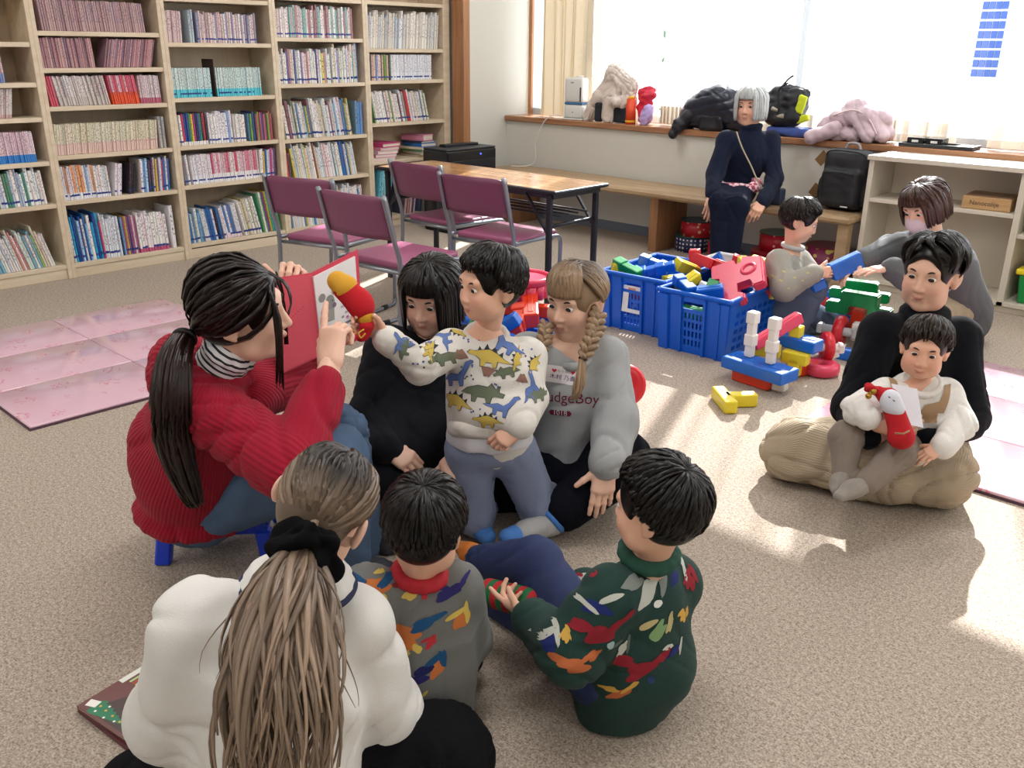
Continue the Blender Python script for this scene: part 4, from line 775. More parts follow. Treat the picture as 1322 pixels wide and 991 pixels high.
_t = thing('plastic_file', 'clear bluish plastic file lying beside the cases on the tray', 'file', (-1.90, 5.985, ZS+.0135), .04); box_obj('sheet', (-.03, -.07, 0), (.07, .07, .006), mat('bluish_film', '#a8c4dc', .1), _t); box_obj('paper', (-.025, -.06, .006), (.05, .055, .0075), mat('file_paper', '#e4e8ec', .6), _t)
# ================================================================== FLOOR MATS
def mat_material(name, base, ink, rough):
    m = mat(name, base, rough, coat=.5); N = m.node_tree.nodes; L = m.node_tree.links; tc = N.new('ShaderNodeTexCoord')
    mp = N.new('ShaderNodeMapping'); mp.inputs['Rotation'].default_value = (0, 0, .5); mp.inputs['Scale'].default_value = (1, 1, 0); L.new(tc.outputs['Object'], mp.inputs['Vector'])
    v = N.new('ShaderNodeTexVoronoi'); v.inputs['Scale'].default_value = 6.5; v.inputs['Randomness'].default_value = .35; L.new(mp.outputs['Vector'], v.inputs['Vector'])
    n = N.new('ShaderNodeTexNoise'); n.inputs['Scale'].default_value = 30; n.inputs['Detail'].default_value = 2; L.new(mp.outputs['Vector'], n.inputs['Vector'])
    near = math_node(m, 'LESS_THAN', v.outputs['Distance'], .3); line = math_node(m, 'LESS_THAN', math_node(m, 'ABSOLUTE', math_node(m, 'SUBTRACT', n.outputs['Fac'], .5)), .022)
    f = math_node(m, 'MULTIPLY', math_node(m, 'MULTIPLY', near, line), .75)
    n2 = N.new('ShaderNodeTexNoise'); n2.inputs['Scale'].default_value = 5; L.new(mp.outputs['Vector'], n2.inputs['Vector'])
    c0 = mix_node(m, math_node(m, 'MULTIPLY', n2.outputs['Fac'], .5), srgb(base), srgb('#cfb4c6')); L.new(mix_node(m, f, c0, srgb(ink)), bsdf(m).inputs['Base Color'])
    n3 = N.new('ShaderNodeTexNoise'); n3.inputs['Scale'].default_value = 3.5; L.new(tc.outputs['Object'], n3.inputs['Vector']); bp = N.new('ShaderNodeBump'); bp.inputs['Strength'].default_value = .25; bp.inputs['Distance'].default_value = .02; L.new(n3.outputs['Fac'], bp.inputs['Height']); L.new(bp.outputs['Normal'], bsdf(m).inputs['Normal']); return m
M_matpink = mat_material('pink_vinyl_mat', '#dcb4c2', '#cf6f8c', .16); M_matdark = mat('mat_underside', '#5a4050', .8)
def play_mat(label, x0, x1, y0, y1, nx, ny, corner):
    t = thing('play_mat', label, 'mat', ((x0+x1)/2, (y0+y1)/2, 0), 0, 'pink play mats'); w = (x1-x0)/nx; h = (y1-y0)/ny
    bm = bmesh.new(); bm_box(bm, (0, 0, .003), (x1-x0+.004, y1-y0+.004, .006), bev=0); raw_obj('underside', bm_mesh('underside', bm), M_matdark, t)
    for i in range(nx):
        for j in range(ny):
            bm = bmesh.new(); bm_box(bm, (-(x1-x0)/2+(i+.5)*w, -(y1-y0)/2+(j+.5)*h, .012), (w-.003, h-.003, .012), bev=.0055, seg=2); raw_obj('mat_panel', bm_mesh('mat_panel', bm, True), M_matpink, t)
play_mat('pink patterned folding play mat on the carpet behind the woman in red', -4.95, -3.52, 1.03, 2.28, 3, 2, .1)
play_mat('pink folding play mat reflecting the window, under the person with the toddler', -1.45, .35, 3.08, 4.52, 2, 3, 0)
# ================================================================== CRATES AND BLOCKS
PL = {k: mat(k+'_block_plastic', c, .3, sss=0) for k, c in dict(blue='#0f62c4', red='#c8202c', orange='#d93c1e', yellow='#e2cf2e', green='#0c9050', white='#dedcd8', grey='#b4b8bc', pink='#d8405f').items()}
M_crate = mat('blue_crate_plastic', '#0a5cc6', .35); M_cratew = mat('white_crate_plastic', '#d4d8da', .3)
def make_crate(name, label, m, w, d, h, loc, rz, open_grid=True, group=None):
    """tapered crate: walls of plastic strips round real hand holes and slots"""
    t = thing(name, label, 'crate', loc, rz, group); th = .006
    def wall(nm, L, T):      # wall panel in local (u along, v up): solid cells except slots
        bm = bmesh.new(); us = [-L/2, -L*.36, -L*.3, -.16*L, .16*L, L*.3, L*.36, L/2]
        def cell(u0, u1, v0, v1, dep=th, off=0): bm_box(bm, ((u0+u1)/2, off, (v0+v1)/2), (u1-u0, dep, v1-v0))
        return bm, cell
    for side in range(4):
        L = w if side % 2 == 0 else d; off = d/2 if side % 2 == 0 else w/2
        bm = bmesh.new()
        def cell(u0, u1, v0, v1, dep=th, o=0.0): bm_box(bm, ((u0+u1)/2, o, (v0+v1)/2), (u1-u0, dep, v1-v0))
        a = .075; gh = .058   # grid half width / hand hole half width
        if side % 2 == 0:
            cell(-L/2, -gh, .0, h-.02); cell(gh, L/2, .0, h-.02)
            cell(-gh, gh, h-.05, h-.02); cell(-gh, gh, h-.105, h-.085)     # hand hole between
            cell(-gh, gh, 0, .04)
            rows = [(.04, .07), (.085, .115), (.13, .16), (.175, h-.105)]
            for k, (r0, r1) in enumerate(rows):
                if k < 3: cell(-gh, gh, r1, rows[k+1][0])
                for q in range(6): u = -gh+.006+q*.0215; cell(u-.006, u+.004, r0, r1)
                cell(gh-.012, gh, r0, r1)
            for s in (-1, 1):
                for uu in (gh+.008, L/2-.05): cell(s*uu-.006, s*uu+.006, .0, h-.03, .02, -.008)
                cell(s*(L/2-.03)-.03, s*(L/2-.03)+.03, 0, h-.03, .012, -.006)
        else:
            rows = [(.035+.042*k, .035+.042*k+.024) for k in range(5)]; G = L*.40
            cell(-L/2, -G, 0, h-.02); cell(G, L/2, 0, h-.02); cell(-G, G, 0, rows[0][0]); cell(-G, G, rows[-1][1], h-.02)
            for k in range(4): cell(-G, G, rows[k][1], rows[k+1][0])
            for (r0, r1) in rows:
                for q in range(8):
                    u0 = -G+q*(2*G/7.5); cell(u0, min(G, u0+.022), r0, r1)
                    for z_ in (1, 2): cell(u0+.022+z_*.012-.002, u0+.022+z_*.012+.001, r0, r1)
            for s in (-1, 1): cell(s*(L/2-.02)-.02, s*(L/2-.02)+.02, 0, h-.03, .012, -.006)
        for v in bm.verts:   # taper towards the bottom
            v.co.y += .022*(1-v.co.z/h); v.co.x *= 1-.04*(1-v.co.z/h)
        ang = [0, PI/2, PI, -PI/2][side]; bmesh.ops.transform(bm, matrix=Matrix.Rotation(ang, 4, 'Z') @ Matrix.Translation((0, -off, 0)), verts=bm.verts[:])
        raw_obj('crate_wall', bm_mesh('crate_wall', bm), m, t)
    bm = bmesh.new(); bm_box(bm, (0, 0, .006), (w-.05, d-.05, .008)); raw_obj('crate_floor', bm_mesh('crate_floor', bm), m, t)
    bm = bmesh.new()
    for sx, sy, c in ((w+.03, .022, (0, -d/2)), (w+.03, .022, (0, d/2)), (.022, d+.03, (-w/2, 0)), (.022, d+.03, (w/2, 0))): bm_box(bm, (c[0], c[1], h-.012), (sx, sy, .02), bev=.005)
    raw_obj('rim', bm_mesh('rim', bm), m, t); return t
CR = [((-2.255, 3.90), .05), ((-2.69, 3.995), .055)]
make_crate('toy_crate', 'blue plastic crate of blocks nearer the braided woman with a white label', M_crate, .385, .54, .31, (*CR[1][0], .001), CR[1][1], group='blue block crates')
make_crate('toy_crate', 'blue plastic crate nearest the block vehicle, red letter-shaped piece on top', M_crate, .385, .54, .31, (*CR[0][0], .001), CR[0][1], group='blue block crates')
make_crate('toy_crate', 'whitish translucent crate of blocks behind the two blue crates', M_cratew, .62, .40, .27, (-2.44, 4.52, .001), .02)
make_crate('toy_crate', 'blue crate of red blocks behind the braided woman', M_crate, .385, .54, .29, (-2.62, 2.80, .001), 1.45, group='blue block crates')
_l = box_obj('label_plate', (-.055, -.0012, -.07), (-.02, .0012, .07), mat('white_plate', '#e4e4e0', .5)); _cr = [o for o in COL.objects if o.name == 'toy_crate'][0]
_l.parent = _cr; _l.location = (0, -.27+.003, .175); _l.rotation_euler = (-.07, 0, 0)
for lo, hi in (((-.02, -.0012, .045), (.055, .0012, .07)), ((-.02, -.0012, -.07), (.055, .0012, -.05))):
    q = box_obj('label_arm', lo, hi, _l.data.materials[0], _l)
q = box_obj('label_stamp', (-.025, -.002, .05), (.02, -.0013, .06), mat('orange_ink', '#d98a5a', .6), _l)
U = .055
def bl_mesh(kind, L=3, m=None, w=U, h=U):
    bm = bmesh.new()
    if kind == 'bar':
        bm_box(bm, (0, 0, 0), (L, w, h), bev=.007, seg=2)
        bm_box(bm, (0, 0, h/2), (L*.8, w*.35, .006), bev=.002)
    elif kind == 'notch':   # bar with waist notches
        n = max(2, round(L/U)); s = L/n
        for k in range(n): f = 1.0 if k % 2 == 0 else .78; bm_box(bm, (-L/2+(k+.5)*s, 0, 0), (s*1.06, w*f, h*f), bev=.006, seg=2)
    elif kind == 'tee':
        bm_box(bm, (0, 0, 0), (L, w, h), bev=.007, seg=2); bm_box(bm, (0, L*.36, 0), (w, L*.72, h), bev=.007, seg=2)
    elif kind == 'ring': bm_torus(bm, (0, 0, 0), (0, 0, 1), L*.66, L*.34, 28, 12, prof=lambda b: (L*.34*math.copysign(abs(math.cos(b))**.75, math.cos(b)), h*.5*math.copysign(abs(math.sin(b))**.6, math.sin(b))))
    elif kind == 'cyl': bm_cyl(bm, (0, 0, -h/2), (0, 0, h/2), L/2, n=20)
    elif kind == 'wedge': bm_prism(bm, [(-L/2, -h/2), (L/2, -h/2), (0, h/2)], -w/2, w/2, M=Matrix.Rotation(PI/2, 4, 'X'))
    elif kind == 'step': # stepped bridge: S profile
        s = L/4; bm_prism(bm, [(-2*s, -h/2), (-.6*s, -h/2), (-.6*s, -.1*h), (.6*s, -.1*h), (.6*s, -h/2), (2*s, -h/2), (2*s, 0), (1.15*s, 0), (1.15*s, h/2), (-1.15*s, h/2), (-1.15*s, 0), (-2*s, 0)], -w/2, w/2, M=Matrix.Rotation(PI/2, 4, 'X'))
        bmesh.ops.bevel(bm, geom=bm.edges[:], offset=.006, segments=2, affect='EDGES')
    elif kind == 'axle': bm_cyl(bm, (-L/2, 0, 0), (L/2, 0, 0), w*.42, n=8); bm_box(bm, (-L/2+.012, 0, 0), (.03, w*.9, h*.9), bev=.006); bm_box(bm, (L/2-.012, 0, 0), (.03, w*.9, h*.9), bev=.006)
    elif kind == 'letter':  # big R-like ladder piece with a round window
        pts = [(-.14, -.16), (.02, -.16), (.02, -.11), (-.02, -.11), (-.02, -.03), (.06, -.03), (.06, -.09), (.12, -.09), (.12, .11), (.02, .16), (.02, .1), (-.02, .1), (-.02, .16), (-.14, .16), (-.14, .05), (-.09, .05), (-.09, -.05), (-.14, -.05)]
        bm_prism(bm, pts, -h/2, h/2); bmesh.ops.bevel(bm, geom=[e for e in bm.edges if len(e.link_faces) == 2], offset=.008, segments=2, affect='EDGES')
        bm_torus(bm, (.05, .04, h/2), (0, 0, 1), .033, .009, 20, 8)
    return bm_mesh('block', bm)
NB = {}
def block(kind, col, loc, rot, label, L=.16, w=U, h=U, group='toy building blocks', name='toy_block'):
    key = (kind, col, L, w, h)
    if key not in NB: NB[key] = bl_mesh(kind, L, None, w, h); NB[key].materials.append(PL[col])
    o = bpy.data.objects.new(name, NB[key]); COL.objects.link(o); o.location = loc; o.rotation_euler = rot; tag(o, label, 'block', group); return o
# near blue crate (centre -2.255,3.90)
block('letter', 'pink', (-2.13, 3.86, .35), (.5, -.45, .4), 'large pink-red letter-shaped block lying over the crate rim', h=.05)
block('letter', 'red', (-2.35, 4.09, .335), (.25, .25, 1.9), 'large red ladder block behind the pink-red letter block', h=.05)
block('notch', 'blue', (-2.345, 3.70, .318), (.1, .2, -.5), 'blue notched block at the front left of the near crate', .16); block('bar', 'blue', (-2.21, 3.72, .305), (.2, -.2, .5), 'blue block at the front middle of the near crate', .13, .06, .06)
block('notch', 'green', (-2.24, 3.80, .30), (.3, .5, 2.0), 'green notched block under the letter block in the near crate', .17); block('bar', 'yellow', (-2.39, 3.80, .305), (.3, -.5, 1.2), 'yellow block at the left rim of the near crate', .14)
block('bar', 'red', (-2.09, 4.02, .30), (.3, .75, 1.7), 'red slanted block at the right inside the near crate', .18); block('bar', 'yellow', (-2.08, 4.12, .255), (.1, .1, 1.5), 'yellow block deep at the right of the near crate', .12)
block('bar', 'white', (-2.29, 3.85, .275), (.1, .4, 1.1), 'cream block between the blue and green blocks in the near crate', .12); block('bar', 'blue', (-2.20, 4.07, .235), (0, 0, .3), 'blue block low at the back of the near crate', .16); block('bar', 'green', (-2.33, 3.96, .22), (0, .1, .8), 'green block buried in the near crate', .2)
block('bar', 'red', (-2.2, 3.8, .16), (0, 0, 1.2), 'red block seen through the near crate slots', .2); block('bar', 'green', (-2.26, 3.68, .2), (0, 0, .05), 'green block seen through the near crate hand hole', .15)
# left blue crate (centre -2.665,3.99)
block('notch', 'green', (-2.76, 3.80, .315), (.2, .2, -.15), 'green notched block over the front of the left crate', .19); block('bar', 'yellow', (-2.82, 3.82, .295), (.1, .3, .8), 'yellow block beside the green one in the left crate', .11)
block('notch', 'blue', (-2.62, 3.85, .325), (.3, -.3, .5), 'blue notched block in the middle of the left crate', .2); block('notch', 'blue', (-2.72, 3.98, .32), (.1, .2, .2), 'blue notched block behind the green one in the left crate', .17)
block('bar', 'yellow', (-2.53, 4.00, .325), (.3, .4, 1.3), 'yellow block at the right rim of the left crate', .16, .06, .06); block('bar', 'red', (-2.60, 4.19, .32), (0, 1.45, .3), 'red block standing upright at the back of the left crate', .13)
block('bar', 'blue', (-2.7, 3.9, .22), (0, 0, .5), 'blue block buried in the left crate', .2); block('bar', 'yellow', (-2.6, 4.05, .24), (0, 0, 1.2), 'yellow block buried in the left crate', .2); block('bar', 'red', (-2.67, 3.78, .2), (0, 0, .05), 'red block seen through the left crate hand hole', .15)
# white crate
block('wedge', 'blue', (-2.60, 4.42, .285), (.1, .1, .4), 'blue triangular block in the white crate', .15, .06, .1); block('bar', 'yellow', (-2.40, 4.44, .265), (.1, .25, -.6), 'long yellow block in the white crate', .24); block('bar', 'red', (-2.52, 4.56, .27), (.1, .3, .5), 'red block behind the blue triangle in the white crate', .12)
block('wedge', 'grey', (-2.33, 4.50, .27), (0, 0, .5), 'pale blue-grey triangular block in the white crate', .12, .05, .09); block('bar', 'red', (-2.23, 4.48, .27), (.1, -.4, .6), 'red block at the right of the white crate', .14); block('bar', 'yellow', (-2.44, 4.61, .275), (0, .2, .3), 'small yellow block at the back of the white crate', .1)
block('bar', 'pink', (-2.54, 4.48, .2), (0, 0, .2), 'pink block buried in the white crate', .2); block('bar', 'yellow', (-2.3, 4.5, .2), (0, 0, .6), 'yellow block buried in the white crate', .2)
# crate behind the braided woman
block('bar', 'orange', (-2.57, 2.83, .33), (.1, .25, -.8), 'orange-red long block on top of the crate behind the braided woman', .24, .07, .07); block('notch', 'orange', (-2.54, 2.72, .30), (.2, .3, -.9), 'orange-red notched block at the front of that crate', .2, .065, .065)
block('bar', 'blue', (-2.53, 2.63, .30), (.2, -.6, .4), 'blue block at the left of the crate behind the braided woman', .14); block('bar', 'green', (-2.60, 2.60, .29), (0, .3, 1.0), 'green block at the left of the crate behind the braided woman', .16); block('bar', 'orange', (-2.66, 2.90, .29), (0, 0, .5), 'orange-red block under the red tub', .22); block('bar', 'blue', (-2.6, 2.82, .22), (0, 0, .2), 'blue block deep in the crate behind the braided woman', .22)
_t = thing('red_tub', 'round red fluted plastic tub upside down on the red blocks behind the crate', 'tub', (-2.70, 2.92, .345), 0); _t['label'] = 'round red fluted plastic tub on the blocks behind the braided woman'
bm = bmesh.new(); bm_torus(bm, (0, 0, .085), (0, 0, 1), .12, .012, 36, 8); bm_cyl(bm, (0, 0, .06), (0, 0, .084), .118, .125, n=36); raw_obj('rim', bm_mesh('rim', bm), PL['pink'], _t)
bm = bmesh.new()
for k in range(14): a = k/14*2*PI; bm_cyl(bm, (.095*math.cos(a), .095*math.sin(a), 0), (.1*math.cos(a), .1*math.sin(a), .062), .024, n=10)
bm_cyl(bm, (0, 0, 0), (0, 0, .062), .1, n=28); raw_obj('body', bm_mesh('body', bm), PL['pink'], _t)
# red ring leaning beside the braided woman
block('ring', 'red', (-2.046, 2.835, 0.104), (1.25, 0, .75), 'red ring-shaped wheel standing behind the woman in grey', .09, h=.06)
# block vehicle on the floor
block('bar', 'orange', (-1.81, 3.50, .029), (0, 0, -.12), 'orange-red block lying under the blue plate', .19, .1); block('bar', 'white', (-1.69, 3.50, .0275), (0, 0, .1), 'small white block under the right end of the blue plate', .06)
block('bar', 'blue', (-1.785, 3.475, .086), (0, 0, -.12), 'long blue plate block holding the two white pillars', .32, .13)
for k, (x, y, lb) in enumerate(((-1.85, 3.495, 'left white notched pillar standing on the blue plate'), (-1.735, 3.475, 'right white notched pillar standing on the blue plate'))): block('notch', 'white', (x, y, .2225), (0, PI/2, -.12+.02*k), lb, .205, .046, .046)
block('bar', 'pink', (-1.80, 3.63, .22), (.0, -.45, 1.1), 'pink-red bar slanting up behind the white pillars', .26, .05, .05); block('bar', 'yellow', (-1.83, 3.62, .125), (0, 0, .4), 'yellow block under the slanting red bar', .12)
block('bar', 'blue', (-1.74, 3.74, .155), (0, 0, -.05), 'blue bar on top of the yellow tee', .2, .09); block('bar', 'yellow', (-1.755, 3.735, .205), (0, 0, .1), 'yellow cube on top of the blue bar', .055, .055, .055)
block('tee', 'yellow', (-1.72, 3.685, .1), (PI/2, PI, .1), 'yellow tee block carrying the blue bar', .12); block('bar', 'orange', (-1.73, 3.73, .0275), (0, 0, 1.2), 'orange-red block at the foot of the yellow tee', .22)
block('axle', 'white', (-1.68, 3.90, .105), (0, 0, .75), 'white axle through the upright red wheel', .16, .05, .05); block('ring', 'red', (-1.685, 3.92, .105), (0, PI/2, .75), 'upright red wheel on the white axle', .072, h=.045)
block('ring', 'pink', (-1.66, 3.83, .03), (0, 0, 0), 'red ring lying flat on the carpet beside the vehicle', .085, h=.058)
block('bar', 'white', (-1.72, 3.98, .04), (0, -.4, .8), 'white block leaning behind the upright wheel', .13); block('bar', 'blue', (-1.62, 4.12, .0275), (0, 0, .1), 'blue block behind the axle at right', .18)
block('bar', 'blue', (-1.86, 3.93, .10), (0, 0, .2), 'blue block behind the vehicle near the kneeling boy', .2)
# second vehicle by the woman with the mask
block('axle', 'grey', (-1.79, 4.27, .085), (0, 0, .12), 'grey-white axle of the second vehicle', .2, .055, .055); block('ring', 'red', (-1.78, 4.275, .085), (0, PI/2, .12), 'dark red wheel on the grey axle', .078, h=.05); block('bar', 'white', (-1.70, 4.33, .085), (0, 0, .2), 'white block at the right of the second wheel', .08, .06, .09)
block('ring', 'red', (-2.05, 4.63, .075), (0, PI/2, .12), 'dark red wheel beside the kneeling boy', .072, h=.05); block('bar', 'blue', (-1.93, 4.62, .05), (0, 0, -.55), 'long blue chassis block of the second vehicle', .34, .08)
block('bar', 'blue', (-2.22, 4.93, .035), (0, 0, .2), 'blue block on the carpet left of the second vehicle', .12, .06, .06); block('bar', 'blue', (-2.12, 4.98, .05), (0, 0, .1), 'blue block on the carpet behind the dark wheel', .15, .07, .09)
block('step', 'green', (-1.76, 4.42, .20), (0, 0, .12), 'green stepped bridge block nearest in the second vehicle', .32, .07, .12); block('step', 'green', (-1.84, 4.60, .225), (0, 0, .25), 'green stepped bridge block behind the first one', .3, .07, .1); block('bar', 'orange', (-1.77, 4.45, .10), (0, PI/2, .12), 'orange-red upright block under the green bridge', .13, .06, .06); block('bar', 'red', (-1.92, 4.62, .17), (0, PI/2, .2), 'red upright block under the second green bridge', .16); block('bar', 'red', (-1.80, 4.60, .12), (0, 0, .3), 'red block between the green bridges', .2)
# yellow tee on the carpet
block('tee', 'yellow', (-1.765, 3.16, .0285), (0, 0, -.72), 'yellow tee block lying alone on the carpet', .19)
ART = {}
def flatart(name, parent, pts, col, z, rough=.45):
    if col not in ART: ART[col] = mat('print_'+col.strip('#'), col, rough)
    bm = bmesh.new(); f = bm.faces.new([bm.verts.new((x, y, z)) for x, y in pts]); f.normal_update()
    if f.normal.z < 0: f.normal_flip()
    bmesh.ops.triangulate(bm, faces=bm.faces[:])
    return raw_obj(name, bm_mesh(name, bm), ART[col], parent)
def circ(x, y, r, n=14, ry=None): return [(x+r*math.cos(2*PI*k/n), y+(ry or r)*math.sin(2*PI*k/n)) for k in range(n)]
# storybooks on the floor beside the woman in white
_t = thing('picture_book', 'maroon picture book lying under the tree-cover book on the carpet', 'book', (-1.71, .675, .001), .12)
bm = bmesh.new(); bm_box(bm, (0, 0, .0015), (.235, .29, .003)); bm_box(bm, (0, 0, .0125), (.235, .29, .003)); bm_box(bm, (0, -.144, .007), (.235, .003, .012)); raw_obj('cover', bm_mesh('cover', bm), mat('book_maroon', '#5f2733', .4), _t)
bm = bmesh.new(); bm_box(bm, (0, 0, .007), (.228, .282, .008)); raw_obj('pages', bm_mesh('pages', bm), M_pages, _t)
_t = thing('picture_book', 'picture book with a decorated green tree on its cover lying on the carpet', 'book', (-1.715, .675, .016), .17)
bm = bmesh.new(); bm_box(bm, (0, 0, .001), (.225, .29, .002)); bm_box(bm, (0, 0, .009), (.225, .29, .002)); raw_obj('cover', bm_mesh('cover', bm), mat('book_brown', '#6a3a38', .35), _t)
bm = bmesh.new(); bm_box(bm, (0, 0, .005), (.22, .285, .006)); raw_obj('pages', bm_mesh('pages', bm), M_pages, _t)
def ab(a, b): return (a*.225-.1125, b*.2-.145)
flatart('cover_print', _t, [ab(.12, .03), ab(.93, .03), ab(.93, .3), ab(.75, .5), ab(.3, .45), ab(.2, .2)], '#463835', .0104)
flatart('cover_print', _t, [ab(.45, .5), ab(.8, .46), ab(.9, .7), ab(.5, .75)], '#8a4a34', .0103)
_tree = [ab(.14, .02)]
for k in range(7): _tree += [ab(.2+.068*k, -.0+.016*k+.012), ab(.225+.068*k, .02+.016*k)]
_tree += [ab(.69, .115)]
for k in range(6, -1, -1): _tree += [ab(.225+.068*k, .2-.013*k), ab(.2+.068*k, .25-.02*k)]
_tree += [ab(.12, .2)]
flatart('cover_print', _t, _tree, '#1f7a55', .0106)
for k, (a, b) in enumerate([(.22, .07), (.3, .14), (.37, .06), (.42, .13), (.5, .09), (.55, .12), (.28, .2), (.2, .15)]): flatart('cover_print', _t, circ(*ab(a, b), .0032, 8), ['#f0efe6', '#d9a94a'][k % 2], .0108)
flatart('cover_print', _t, circ(*ab(.7, .11), .005, 10), '#f4f2ea', .0108)
flatart('cover_print', _t, [ab(.06, .06), ab(.17, .1), ab(.15, .2), ab(.03, .16)], '#f0efe8', .0107)
flatart('cover_print', _t, [ab(0, .52), ab(.07, .52), ab(.07, 1.4), ab(0, 1.4)], '#e6e6de', .0105)
for k, c in enumerate(['#b5c98a', '#b0483a', '#d9c24a', '#2c2826', '#2c2826', '#d9e0d0', '#b0483a', '#d9c24a', '#7fae5a']): flatart('cover_print', _t, [ab(.10+.045*k, .58), ab(.13+.045*k, .58), ab(.13+.045*k, 1.2), ab(.10+.045*k, 1.2)], c, .0105)
flatart('cover_print', _t, [ab(.52, .72), ab(.72, .62), ab(.74, 1.0), ab(.55, 1.0)], '#ece9e2', .0108); flatart('cover_print', _t, [ab(.5, .5), ab(.62, .46), ab(.64, .6), ab(.52, .62)], '#e6e0d8', .0108)
flatart('cover_print', _t, [ab(.97, .06), ab(1., .06), ab(1., .6), ab(.8, .6)], '#e8e4d8', .0107)
for k, c in enumerate(['#c4306a', '#8a2a8a']):
    flatart('cover_print', _t, [ab(.84-.04*k, .3+.12*k), ab(.93-.04*k, .28+.12*k), ab(.95-.04*k, .38+.12*k), ab(.86-.04*k, .4+.12*k)], c, .0109)
    raw_obj('lettering', text_mesh('りサ'[k], .016), mat('title_white', '#f4f0ec', .4), _t, (*ab(.895-.04*k, .34+.12*k), .0112), (0, 0, -1.2))

# ================================================================== FIGURES
A = np.array
def nrm(v): v = np.asarray(v, float); return v/(np.linalg.norm(v)+1e-12)
RT = A([.727, .687, 0]); AW = A([-.687, .727, 0]); TW = -AW; UPZ = A([0, 0, 1.0])
class Head:
    def __init__(s, c, fwd, up, size=1.0, child=False):
        s.c = A(c, float); s.F = nrm(fwd); u = A(up, float); s.U = nrm(u-s.F*(u@s.F)); s.R = np.cross(s.F, s.U); s.s = size; s.child = child; s.ear = .078
        s.M = np.stack([s.R, s.F, s.U], 1)
    def w(s, p): return s.c+s.s*(np.asarray(p, float)@s.M.T)
    def loc(s, P): return ((np.asarray(P)-s.c)@s.M)/s.s
    def e(s, c, r, k=.02, op='u', rz=0.0): return ell(s.w(c), A(r)*s.s, s.M@A([[math.cos(rz), -math.sin(rz), 0], [math.sin(rz), math.cos(rz), 0], [0, 0, 1]]), k*s.s, op)
    def cp(s, a, b, ra, rb=None, k=.015, op='u'): return cap(s.w(a), s.w(b), ra*s.s, (ra if rb is None else rb)*s.s, k*s.s, op)
    def prims(s):
        j = .9 if s.child else 1.0; ch = -.088*j if s.child else -.094
        return [s.e((0, -.012, .03), (.073, .092, .082)), s.e((0, .022, -.03), (.061*(1.03 if s.child else 1), .066, .072), .03), s.cp((-.034, .028, -.072*j), (.034, .028, -.072*j), .034, k=.03), s.e((0, .060, ch), (.022, .019, .017), .025),
                s.e((.034, .055, -.032), (.027, .026, .03), .02), s.e((-.034, .055, -.032), (.027, .026, .03), .02), s.cp((-.036, .071, .026), (.036, .071, .026), .013, k=.02),
                s.e((.031, .092, .004), (.019, .012, .011), .012, 's'), s.e((-.031, .092, .004), (.019, .012, .011), .012, 's'),
                s.cp((0, .083, .012), (0, .100 if not s.child else .094, -.028), .006, .0105, .012), s.e((.0105, .089, -.033), (.008, .009, .007), .006), s.e((-.0105, .089, -.033), (.008, .009, .007), .006),
                s.cp((-.017, .078, -.0585), (0, .088, -.0565), .0045, .0065, .006), s.cp((.017, .078, -.0585), (0, .088, -.0565), .0045, .0065, .006), s.cp((-.015, .077, -.067), (.015, .077, -.067), .0075, k=.006), s.cp((-.02, .0835, -.0622), (.02, .0835, -.0622), .0022, k=.004, op='s'),
                s.e((s.ear, -.014, -.006), (.009, .021, .032), .006, 'u', .45), s.e((-s.ear, -.014, -.006), (.009, .021, .032), .006, 'u', -.45), s.e((.089, -.006, -.002), (.007, .010, .016), .005, 's'), s.e((-.089, -.006, -.002), (.007, .010, .016), .005, 's'), s.cp((.075, -.006, -.03), (.075, -.006, -.034), .009, k=.006), s.cp((-.075, -.006, -.03), (-.075, -.006, -.034), .009, k=.006)]
    def scal(s, d, t=0.0):   # point on the scalp ellipsoid grown by t, in local direction d
        d = nrm(d); r = A([.073, .092, .082])+t; return A([0, -.012, .03])+d/np.sqrt(((d/r)**2).sum())
SKIN_C = {'fair': '#e3b9a3', 'adult': '#e0b29a', 'kid': '#e2b298', 'warm': '#e0ae94'}
M_skin = mat('skin', '#dcae95', .48, sss=.12); _a = attr_node(M_skin, 'col'); M_skin.node_tree.links.new(_a.outputs['Color'], bsdf(M_skin).inputs['Base Color'])
M_eyew = mat('eye_white', '#e9e6e2', .15); M_iris = mat('eye_iris', '#241510', .1); M_brow = mat('eyebrow_hair', '#2b1d17', .8)
